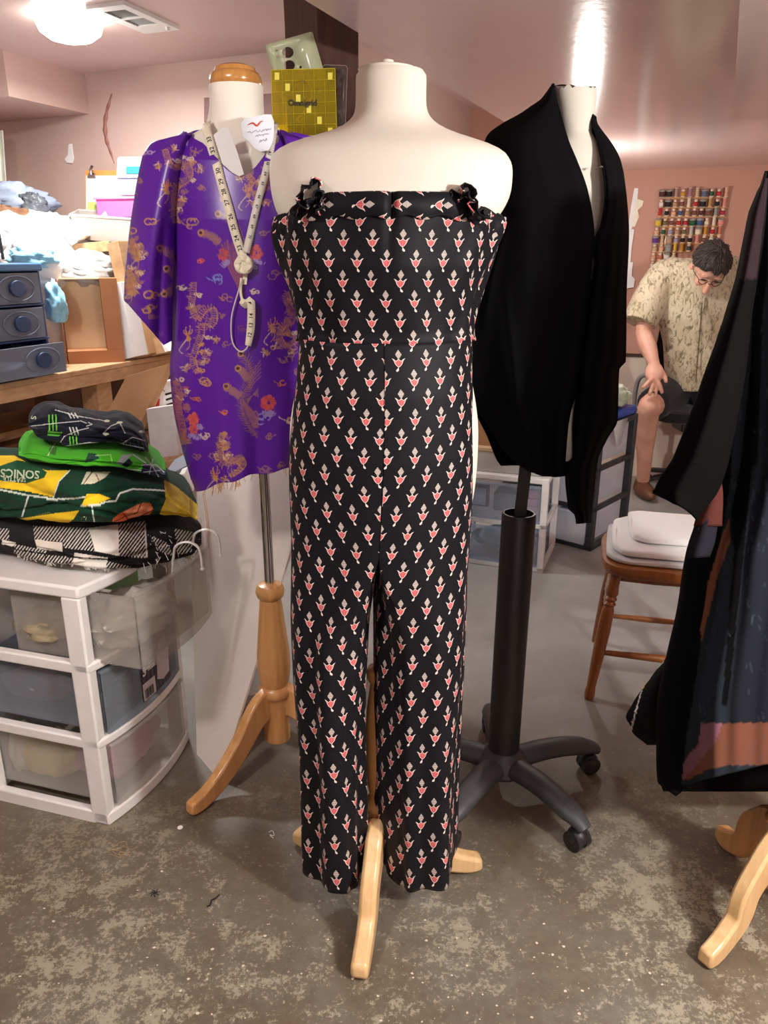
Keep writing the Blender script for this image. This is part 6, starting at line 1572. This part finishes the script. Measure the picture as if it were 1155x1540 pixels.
pad(zs + .05, zs + .075, -.12, .16, .10, .38, 3, 'topmost smaller white cloth on the wooden chair')
mb = MB().prism([sp_(x, y, zs + .052) for x, y in ((.10, .02), (.185, .03), (.185, .12), (.12, .10))], Vector((0, 0, .012))); tag(build('folded_cloth', mb, cloth('teal_print', (90, 150, 140), .9, 200, .3, 0, .3, (226, 230, 226)), bevel=.003), 'teal and white printed cloth corner at the right of white stack', 'cloth', 'folded cloth on the chair')
# ================================================================ thread rack on the salmon wall
RY = [297.6, 312.8, 326.3, 341, 354.5, 366.8, 379.2, 392.2, 405, 418]
RXL = [993.5, 992, 990, 987.5, 985, 983, 982, 980, 979, 978]; RXR = [1095, 1092, 1089.5, 1087, 1085, 1083, 1081, 1079, 1077, 1075]
UR = UW - .012
rk = thing('thread_rack', 'pine thread rack of horizontal peg rails hanging on the salmon wall', 'rack', atU(1036, 420, UR))
for i in range(10):
    a, b = atU(RXL[i] - 3, RY[i], UR), atU(RXR[i] + 2, RY[i] - .6, UR)
    build('rail', MB().tube([a, b], .0042, 6), M['maple'], rk)
    mb = MB()
    for k in range(10):
        p = a.lerp(b, (k + .5) / 10); mb.tube([p, p + rm(-.012, 0, .036)], .0022, 5)
    build('peg_row', mb, M['maple'], rk)['kind'] = 'stuff'
for x0, x1 in ((1008, 994), (1080, 1062)):
    build('upright', MB().tube([atU(x0, 290, UR + .006), atU(x1, 424, UR + .006)], .005, 6), M['maple'], rk)
COLS = dict(black=(28, 26, 28), maroon=(84, 40, 46), pinkgrey=(176, 140, 136), mustard=(206, 150, 52), mauve=(160, 116, 134), beige=(206, 176, 144), slate=(92, 102, 128), green=(40, 92, 58), red=(190, 40, 44), peach=(226, 172, 140), white=(226, 222, 214), brown=(126, 78, 62),
            cream=(230, 216, 190), gold=(196, 150, 88), pink=(226, 146, 138), blue=(68, 88, 134), tan=(190, 150, 116), crimson=(176, 50, 66), grey=(150, 152, 152), yellow=(226, 188, 60), olive=(112, 106, 70), lilac=(160, 156, 186), silver=(190, 190, 180), salmon=(214, 124, 100), purple=(96, 60, 142), copper=(196, 116, 78), teal=(60, 84, 82))
ROWS = ['maroon:w black:w pinkgrey:t mustard:s mauve:t beige:t slate:w green:s red:s peach:t', 'white:s black:w tan:s brown:s cream:t red:s black:w gold:t black:s pink:t', 'red:t black:s peach:s blue:s tan:s brown:s maroon:s brown:w grey:t crimson:s',
        'yellow:w olive:s brown:s red:s crimson:s green:w blue:w cream:s cream:t pink:w', 'peach:s green:s lilac:s tan:s olive:s silver:t cream:w mustard:t red:s salmon:t', 'purple:w beige:t tan:w lilac:s black:s black:s pink:t brown:s white:s mauve:s', 'beige:s peach:s grey:w yellow:t mustard:t teal:s', 'peach:s copper:s white:w cream:s', 'white:s tan:s']
meshes = {}
rim_m, cap_m = plain('grey_spool_rim', (168, 162, 158), .5), plain('cream_spool_cap', (234, 212, 190), .5)
def spool_mesh(col, kind):
    if (col, kind) in meshes: return meshes[(col, kind)]
    n = 14
    if kind == 'w': th = [(.006, .004), (.0165, .005), (.0175, .018), (.0165, .032), (.006, .033)]; rim = [[(.004, 0), (.0185, 0), (.0185, .004), (.004, .005)], [(.004, .033), (.0185, .033), (.0185, .038), (.010, .0385), (.009, .034)]]; rmat = rim_m
    elif kind == 's': th = [(.005, .006), (.0125, .008), (.0132, .016), (.0115, .026), (.005, .028)]; rim = [[(.003, 0), (.0125, 0), (.0115, .005), (.004, .006)], [(.004, .028), (.0085, .030), (.009, .040), (.006, .042), (.003, .042)]]; rmat = cap_m
    else: th = [(.004, .003), (.0095, .004), (.0085, .025), (.0085, .042), (.0105, .048), (.004, .049)]; rim = [[(.003, 0), (.011, 0), (.011, .003), (.003, .0035)], [(.003, .048), (.0105, .048), (.0105, .051), (.003, .051)]]; rmat = cap_m
    mb = MB().lathe(th, (0, 0, 0), n)
    for r in rim: mb.lathe(r, (0, 0, 0), n, mi=1)
    m_ = bpy.data.materials.get('thread_' + col) or plain('thread_' + col, COLS[col], .7)
    o = build('thread_spool', mb, [m_, rmat], loc=(0, 0, 0)); me = o.data; bpy.data.objects.remove(o); meshes[(col, kind)] = me; return me
ORD = ['first', 'second', 'third', 'fourth', 'fifth', 'sixth', 'seventh', 'eighth', 'ninth', 'tenth']
KN = {'w': 'wide', 's': 'small', 't': 'slim'}
for r, row in enumerate(ROWS):
    a, b = atU(RXL[r] - 3, RY[r], UR), atU(RXR[r] + 2, RY[r] - .6, UR)
    for k, it in enumerate(row.split()):
        col, kd = it.split(':'); o = bpy.data.objects.new('thread_spool', spool_mesh(col, kd)); C.objects.link(o)
        p = a.lerp(b, (k + .5) / 10); o.location = p + rm(-.010, 0, .0045)
        o.rotation_euler = Vector((0, 0, 1)).rotation_difference(rm(-.3, 0, 1).normalized()).to_euler()
        kn = {'pinkgrey': 'rosy', 'peach': 'peach', 'teal': 'teal'}.get(col, col)
        tag(o, '%s %s thread spool, %s peg from left in the %s row of rack' % (KN[kd], kn, ORD[k], ORD[r]), 'spool', 'thread spools on the wall rack')
# white jagged strips hanging by the rack
ws = thing('paper_pattern', 'jagged white pattern strips hanging on the salmon wall left of thread rack', 'pattern', atU(950, 434, UW - .01))
for k, q in enumerate(([(954, 283), (960, 283), (958.5, 300), (955, 330), (949, 346), (944, 346), (949, 310)], [(958, 299), (968, 302), (966, 310), (959, 316), (961, 326), (955, 341), (951, 341), (955, 318)], [(945, 344), (954, 345), (950, 372), (948, 396), (942, 398), (941, 360)], [(941, 396), (952, 394), (950, 415), (955, 420), (953, 432), (941, 434)])):
    build('strip', MB().prism([atU(a, b, UW - .006 - .004 * k) for a, b in q], rm(.003, 0, 0)), M['paper'] if k != 1 else M['tape'], ws)

# ================================================================ office chair and the seated man
SKIN = NT('skin'); f_ = SKIN.noise(12, 4)
SKIN.set(Base_Color=SKIN.ramp(f_, [(.3, lin((206, 150, 128))), (.7, lin((226, 178, 156)))]), Roughness=.5, Subsurface_Weight=.08, Subsurface_Radius=(.01, .004, .002))
SKIN.bump(SKIN.noise(180, 3), .1, .001); SKIN = SKIN.m
def sx(px, py, Y): return atY(px, py, Y)
oc = thing('office_chair', 'black office chair with gas column and castered base under the seated man', 'chair', (sx(1028, 620, 4.47).x, 4.41, 0))
cx, cy = oc.location.x, oc.location.y
mb = MB()
R_ = []
for z, k in ((.455, .86), (.465, .97), (.49, 1), (.515, .97), (.525, .86)):
    R_.append([Vector((cx + math.copysign(abs(cos(a)) ** .5, cos(a)) * .23 * k, cy + math.copysign(abs(sin(a)) ** .5, sin(a)) * .22 * k, z)) for a in np.linspace(0, 2 * pi, 41)[:-1]])
mb.rings(R_); build('seat', mb, cloth('black_chair_fabric', (30, 30, 32), .9), oc)
build('mechanism', MB().box((cx, cy, .42), (.11, .16, .07)), M['black_plastic'], oc, bevel=.008)
build('gas_column', MB().lathe([(.002, .22), (.014, .22), (.014, .40), (.002, .40)], (cx, cy, 0), 18), M['chrome'], oc)
build('column_sleeve', MB().lathe([(.002, .07), (.034, .07), (.028, .25), (.002, .25)], (cx, cy, 0), 20), M['black_plastic'], oc)
for k in range(5):
    a = radians(190 + 72 * k); d = Vector((cos(a), sin(a), 0)); c = Vector((cx, cy, 0)); sp = spline([c + d * r + Vector((0, 0, z)) for r, z in ((.02, .105), (.1, .108), (.2, .092), (.25, .078))], 10)
    if (cx + d.x * .29) * SA + (cy + d.y * .29) * CA > 5.0: continue
    ar = build('base_arm', MB().tube(sp, [.028, .027, .026, .025, .024, .023, .022, .021, .02, .016], 10, flat=.7, up=(0, 0, 1)), M['black_plastic'], oc)
    e = c + d * .245; sd = Vector((-d.y, d.x, 0)); mb = MB(); mb.tube([e + Vector((0, 0, .08)), e + Vector((0, 0, .03))], .006, 6)
    for s_ in (-1, 1): q = e + sd * .013 * s_ + Vector((0, 0, .026)); mb.tube([q - sd * .008, q + sd * .008], .026, 14)
    build('caster', mb, M['black_plastic'], ar)
for s_, X0 in ((-1, sx(961, 545, 4.42).x),):
    mb = MB(); P = [Vector((cx - .10, cy + .02, .45)), Vector((X0 + .03, cy + .02, .46)), Vector((X0, cy + .02, .56)), Vector((X0 + .005, cy + .0, .68)), Vector((X0 + .04, cy - .05, .715)), Vector((X0 + .05, cy - .10, .715))]
    mb.tube(spline(P, 22), .013, 10); build('armrest', mb, plain('grey_chair_metal', (150, 150, 152), .35), oc)
mb = MB(); R_ = []
for z, w_, off in ((.62, .13, 0), (.66, .16, .0), (.80, .17, .005), (.95, .155, .01), (1.0, .12, .01)):
    R_.append([Vector((cx + math.copysign(abs(cos(a)) ** .6, cos(a)) * w_, cy + .165 + off + math.copysign(abs(sin(a)) ** .6, sin(a)) * .022, z)) for a in np.linspace(0, 2 * pi, 33)[:-1]])
mb.rings(R_); build('backrest', mb, bpy.data.materials['black_chair_fabric'], oc)
build('back_bar', MB().strip(spline([Vector((cx, cy + .05, .44)), Vector((cx, cy + .18, .46)), Vector((cx, cy + .20, .56)), Vector((cx, cy + .195, .72))], 14), .05, .012, (1, 0, 0)), M['black_plastic'], oc)
# ---- man
man = thing('person', 'man in a beige patterned short sleeved shirt and dark shorts bending forward on office chair', 'person', (sx(1030, 600, 4.4).x, 4.4, 0))
mb = MB()
pel = sx(1032, 585, 4.47); chest = sx(1045, 460, 4.42); nk = sx(1058, 405, 4.40)
mb.tube([pel, pel.lerp(chest, .4), chest, nk.lerp(chest, .3)], [.135, .13, .15, .10], 18, flat=.75, up=(0, -1, 0))
# head frame: crown leans to the viewer, face to the lap and slightly right
hc = sx(1066, 402, 4.27)
u_ = Vector((.12, -.76, .64)).normalized(); f0 = Vector((-.10, -.60, -.79)); f_ = (f0 - u_ * f0.dot(u_)).normalized(); r_ = f_.cross(u_).normalized()
HR = Matrix((r_, f_, u_)).transposed()
def hp(x, y, z): return hc + HR @ Vector((x, y, z))
mb.ell(hp(0, -.012, .025), (.082, .100, .092), HR, 24, 16)
mb.ell(hp(0, .030, -.040), (.062, .066, .082), HR, 20, 14)
mb.ell(hp(0, .066, -.098), (.032, .028, .024), HR, 12, 8)        # chin
mb.tube([hp(0, .092, .0), hp(0, .108, -.028), hp(0, .122, -.052), hp(0, .100, -.062)], [.011, .013, .018, .012], 10)   # nose
for s_ in (-1, 1):
    mb.ell(hp(.083 * s_, -.01, -.022), (.012, .022, .036), HR, 10, 8)   # ear
    mb.ell(hp(.036 * s_, .082, .018), (.024, .012, .009), HR, 10, 6)    # brow
    mb.ell(hp(.040 * s_, .066, -.045), (.024, .024, .024), HR, 10, 8)   # cheek
mb.ell(hp(0, .088, -.078), (.026, .010, .007), HR, 10, 6)        # lips
mb.tube([nk + Vector((0, .03, -.05)), nk.lerp(hc, .45), hp(0, -.02, -.05)], [.075, .062, .060], 14)
def limb(pts, rad, n=12): mb.tube(spline(pts, 3 * len(pts)), [interp(i / (3 * len(pts) - 1), [(k / (len(rad) - 1), r) for k, r in enumerate(rad)]) for i in range(3 * len(pts))], n)
shR, elR, wrR = sx(1000, 415, 4.42), sx(966, 498, 4.34), sx(984, 548, 4.20)
limb([nk.lerp(shR, .5), shR, shR.lerp(elR, .5), elR], [.055, .062, .052, .046]); limb([elR + (elR - wrR) * .05, elR, elR.lerp(wrR, .35), wrR, wrR + (wrR - elR) * .12], [.040, .046, .047, .034, .026])
shL, elL, wrL = sx(1104, 412, 4.42), sx(1122, 500, 4.34), sx(1100, 556, 4.2)
limb([nk.lerp(shL, .5), shL, shL.lerp(elL, .5), elL], [.055, .062, .052, .046]); limb([elL, elL.lerp(wrL, .35), wrL], [.045, .046, .031])
def hand(w, palm, tips, thumb, kn):
    mb.ell(w.lerp(palm, .62), (.050, .030, .062), Vector((0, 0, 1)).rotation_difference((palm - w).normalized()).to_matrix(), 14, 10)
    for (tip, bend, r) in tips:
        b0 = palm.lerp(tip, -.05); m1 = palm.lerp(tip, .5) + Vector((0, -.012 * bend, .010 * bend)); m2 = palm.lerp(tip, .8) + Vector((0, -.008 * bend, .004 * bend))
        mb.tube([w.lerp(b0, .75), b0.lerp(m1, .45), m1, m2, tip], [r * 1.15, r * 1.1, r, r * .92, r * .75], 8)
    mb.tube([w.lerp(palm, .3)] + thumb, [.018, .0145, .0135, .011], 8)
Yh = 4.12
hand(wrR, sx(984, 568, 4.16), [(sx(966, 584, Yh), 1, .0140), (sx(976, 595, Yh), 1, .0140), (sx(986.5, 597, Yh), 1, .0100), (sx(996, 592, Yh + .01), 1, .0134)], [sx(996, 559, 4.17), sx(1000, 567, 4.155), sx(1002, 576, 4.14)], 0)
hand(wrL, sx(1094, 570, 4.16), [(sx(1078, 584, Yh), 1, .0140), (sx(1086, 590, Yh), 1, .0140), (sx(1096, 592, Yh), 1, .0100), (sx(1106, 588, Yh), 1, .0140)], [sx(1082, 560, 4.17), sx(1077, 566, 4.16), sx(1074, 572, 4.15)], 0)
hipR, knR, anR = sx(1012, 590, 4.45), sx(976, 612, 4.17), Vector((sx(967, 720, 4.36).x, 4.36, .09))
hipL, knL, anL = sx(1060, 588, 4.45), sx(1090, 604, 4.17), Vector((sx(1090, 720, 4.36).x, 4.36, .09))
for h_, k_, a_ in ((hipR, knR, anR), (hipL, knL, anL)):
    limb([h_, h_.lerp(k_, .5), k_], [.088, .080, .064]); mb.ell(k_, (.056, .058, .060), None, 14, 10)
    limb([k_, k_.lerp(a_, .33) + Vector((0, .02, 0)), k_.lerp(a_, .75), a_], [.060, .062, .044, .037])
    mb.ell(a_ + Vector((0, -.05, -.045)), (.04, .10, .036), None, 14, 8)
build('body', mb, SKIN, man, remesh=.0052, relax=6, angle=0)
# hair: short, dark, brushed forward
mb = MB(); vs_ = []
nu, nv = 48, 22
def hair(u, v):
    a = 2 * pi * u; el = lerp(0, 1, v)       # from crown down to the hairline
    front = max(0, sin(a)); lim = lerp(1.75, 1.22, front ** 1.2) + .10 * sin(a * 9) * front if sin(a) > 0 else lerp(1.72, 2.15, -sin(a))
    t_ = el * lim
    k = 1.12 + .09 * mnoise.noise(Vector((cos(a) * 4 + 1, sin(a) * 4, t_ * 3))) + .045 * mnoise.noise(Vector((cos(a) * 17, sin(a) * 17, t_ * 6)))
    k *= lerp(1, .945, max(0, (el - .75) / .25) ** 2)
    return hp(.083 * k * sin(t_) * cos(a), -.012 + .102 * k * sin(t_) * sin(a), .025 + .094 * k * cos(t_))
mb.grid(hair, nu, nv)
ht = NT('dark_hair'); mp = ht.n('ShaderNodeMapping', {'Vector': ht.obj()}); mp.inputs['Scale'].default_value = (60, 160, 60)
n_ = ht.noise(2, 5, .7, mp.outputs[0]); ht.set(Base_Color=ht.ramp(n_, [(.35, lin((40, 34, 32))), (.75, lin((96, 88, 84)))]), Roughness=.55); ht.bump(n_, .8, .006)
build('hair', mb, ht.m, man, angle=0, solid=.004)
mb = MB(); rh = random.Random(5)
for i in range(520):
    u, v = rh.random(), rh.random() ** .6; p = hair(u, v); q = hair(u, min(1, v + .12)); n2 = (p - hc).normalized()
    mb.tube([p, p + n2 * .008 + (q - p) * .7, p + n2 * .009 + (q - p) * 1.5], [.0030, .0022, .0006], 4)
build('hair_tufts', mb, ht.m, man)['kind'] = 'stuff'
mb = MB()
for s_ in (-1, 1):
    mb.tube([hp(.036 * s_ + .024 * cos(q), .104 - .010 * abs(cos(q)), -.004 + .017 * sin(q)) for q in np.linspace(0, 2 * pi, 20)[:-1]], .0018, 5, closed=True)
    mb.tube([hp(.060 * s_, .094, .0), hp(.086 * s_, .04, -.002), hp(.088 * s_, -.01, -.004)], .0018, 5)
mb.tube([hp(-.012, .108, -.002), hp(0, .114, .002), hp(.012, .108, -.002)], .0018, 5)
build('glasses', mb, M['ink'], man)
mb = MB()
for s_ in (-1, 1): mb.ell(hp(.036 * s_, .086, -.004), (.013, .008, .006), HR, 10, 6)
build('eyes', mb, plain('eyelid_shade', (120, 84, 74), .5), man)
# shirt
mb = MB()
SHR = [(386, 1034, 1088), (392, 1020, 1096), (400, 1004, 1106), (412, 992, 1111), (440, 988, 1112), (480, 990, 1109), (520, 999, 1097), (555, 1002, 1084), (578, 1006, 1072), (592, 1012, 1060)]
R_ = []
for i in range(30):
    py = lerp(388, 591, i / 29); l, r = smooth(py, SHR, 1), smooth(py, SHR, 2)
    c = sx((l + r) / 2, py, 4.42); hw = (r - l) / 2 / FPX * (c.y * CT - (c.z - H) * ST); dp = interp(py, [(388, .07), (410, .14), (470, .17), (540, .17), (591, .15)])
    R_.append([Vector((c.x + hw * cos(a) * (1 + .02 * sin(5 * a + py * .05)), c.y - dp * sin(a) * (1 + .05 * sin(7 * a + py * .03)) - (.03 if sin(a) > 0 else 0) * interp(py, [(388, 1), (500, .5), (591, 0)]), c.z + (.035 * abs(sin(a)) if i == 29 else 0))) for a in np.linspace(0, 2 * pi, 49)[:-1]])
mb.rings(R_)
cuR = sx(962, 486, 4.345)
mb.tube(spline([nk.lerp(shR, .55) + Vector((0, 0, -.01)), shR, shR.lerp(cuR, .55) + Vector((-.01, 0, 0)), cuR], 14), [interp(i / 13, [(0, .085), (.3, .094), (.7, .098), (1, .092)]) for i in range(14)], 16)
cuL = sx(1124, 486, 4.345)
mb.tube(spline([nk.lerp(shL, .55) + Vector((0, 0, -.01)), shL, shL.lerp(cuL, .55), cuL], 14), [interp(i / 13, [(0, .085), (.3, .094), (.7, .098), (1, .092)]) for i in range(14)], 16)
st = NT('beige_leaf_print_cotton'); mp = st.n('ShaderNodeMapping', {'Vector': st.obj()}); mp.inputs['Scale'].default_value = (22, 12, 9); mp.inputs['Rotation'].default_value = (0, .5, 0)
a1_ = st.noise(2.2, 5, .7, mp.outputs[0], dist=1.2); a2_ = st.noise(9, 4, .6)
c1_ = st.ramp(a2_, [(.3, lin((186, 172, 142))), (.7, lin((212, 202, 176)))])
c2_ = st.mix(st.ramp(a1_, [(.50, (0, 0, 0)), (.62, (1, 1, 1))]), c1_, lin((124, 112, 84))); st.set(Base_Color=c2_, Roughness=.85, Sheen_Weight=.15); st.bump(st.noise(6, 4), .5, .02)
shirt = build('shirt', mb, st.m, man, remesh=.008, relax=2, angle=0)
mb = MB()
for s_, q in ((-1, [(1034, 392), (1026, 398), (1028, 420), (1040, 442), (1050, 452), (1046, 436), (1036, 412)]), (1, [(1090, 392), (1097, 398), (1092, 420), (1076, 444), (1064, 452), (1070, 436), (1084, 412)])):
    mb.prism([sx(a, b, interp(b, [(392, 4.36), (410, 4.30), (452, 4.245)])) for a, b in q], Vector((0, .02, 0)))
build('collar', mb, st.m, man, bevel=.004)
mb = MB()
for y_ in (470, 497, 524, 552): mb.ell(sx(1055 - (y_ - 470) * .08, y_, 4.222 + (y_ - 470) * .0002), (.006, .004, .006), nu=10, nv=6)
mb.tube([sx(1056 - (y_ - 455) * .08, y_, 4.226 + (y_ - 470) * .0002) for y_ in range(455, 580, 12)], .003, 5)
build('button_placket', mb, plain('brown_button', (110, 84, 60), .5), man)
mb = MB()
mb.tube([pel + Vector((0, .05, .04)), pel + Vector((0, -.05, -.02))], [.15, .15], 18, flat=.7)
for h_, k_ in ((hipR, knR), (hipL, knL)):
    P = [h_, h_.lerp(k_, .5), h_.lerp(k_, .86)]; mb.tube(spline(P, 8), [.105, .105, .104, .103, .1, .097, .094, .092], 16)
build('shorts', mb, cloth('charcoal_shorts', (46, 46, 52), .9, 400, .3, .1), man, remesh=.008, relax=2, angle=0)
for a_ in (anR, anL):
    mb = MB(); mb.ell(a_ + Vector((0, -.055, -.048)), (.050, .135, .046), None, 18, 10)
    for v in mb.v: v.z = max(v.z, .002)
    mb.tube([a_ + Vector((0, .01, -.06)), a_ + Vector((0, .005, .0))], [.05, .044], 14)
    build('shoe', mb, plain('brown_leather', (104, 66, 46), .5), man, remesh=.007, relax=2, angle=0)
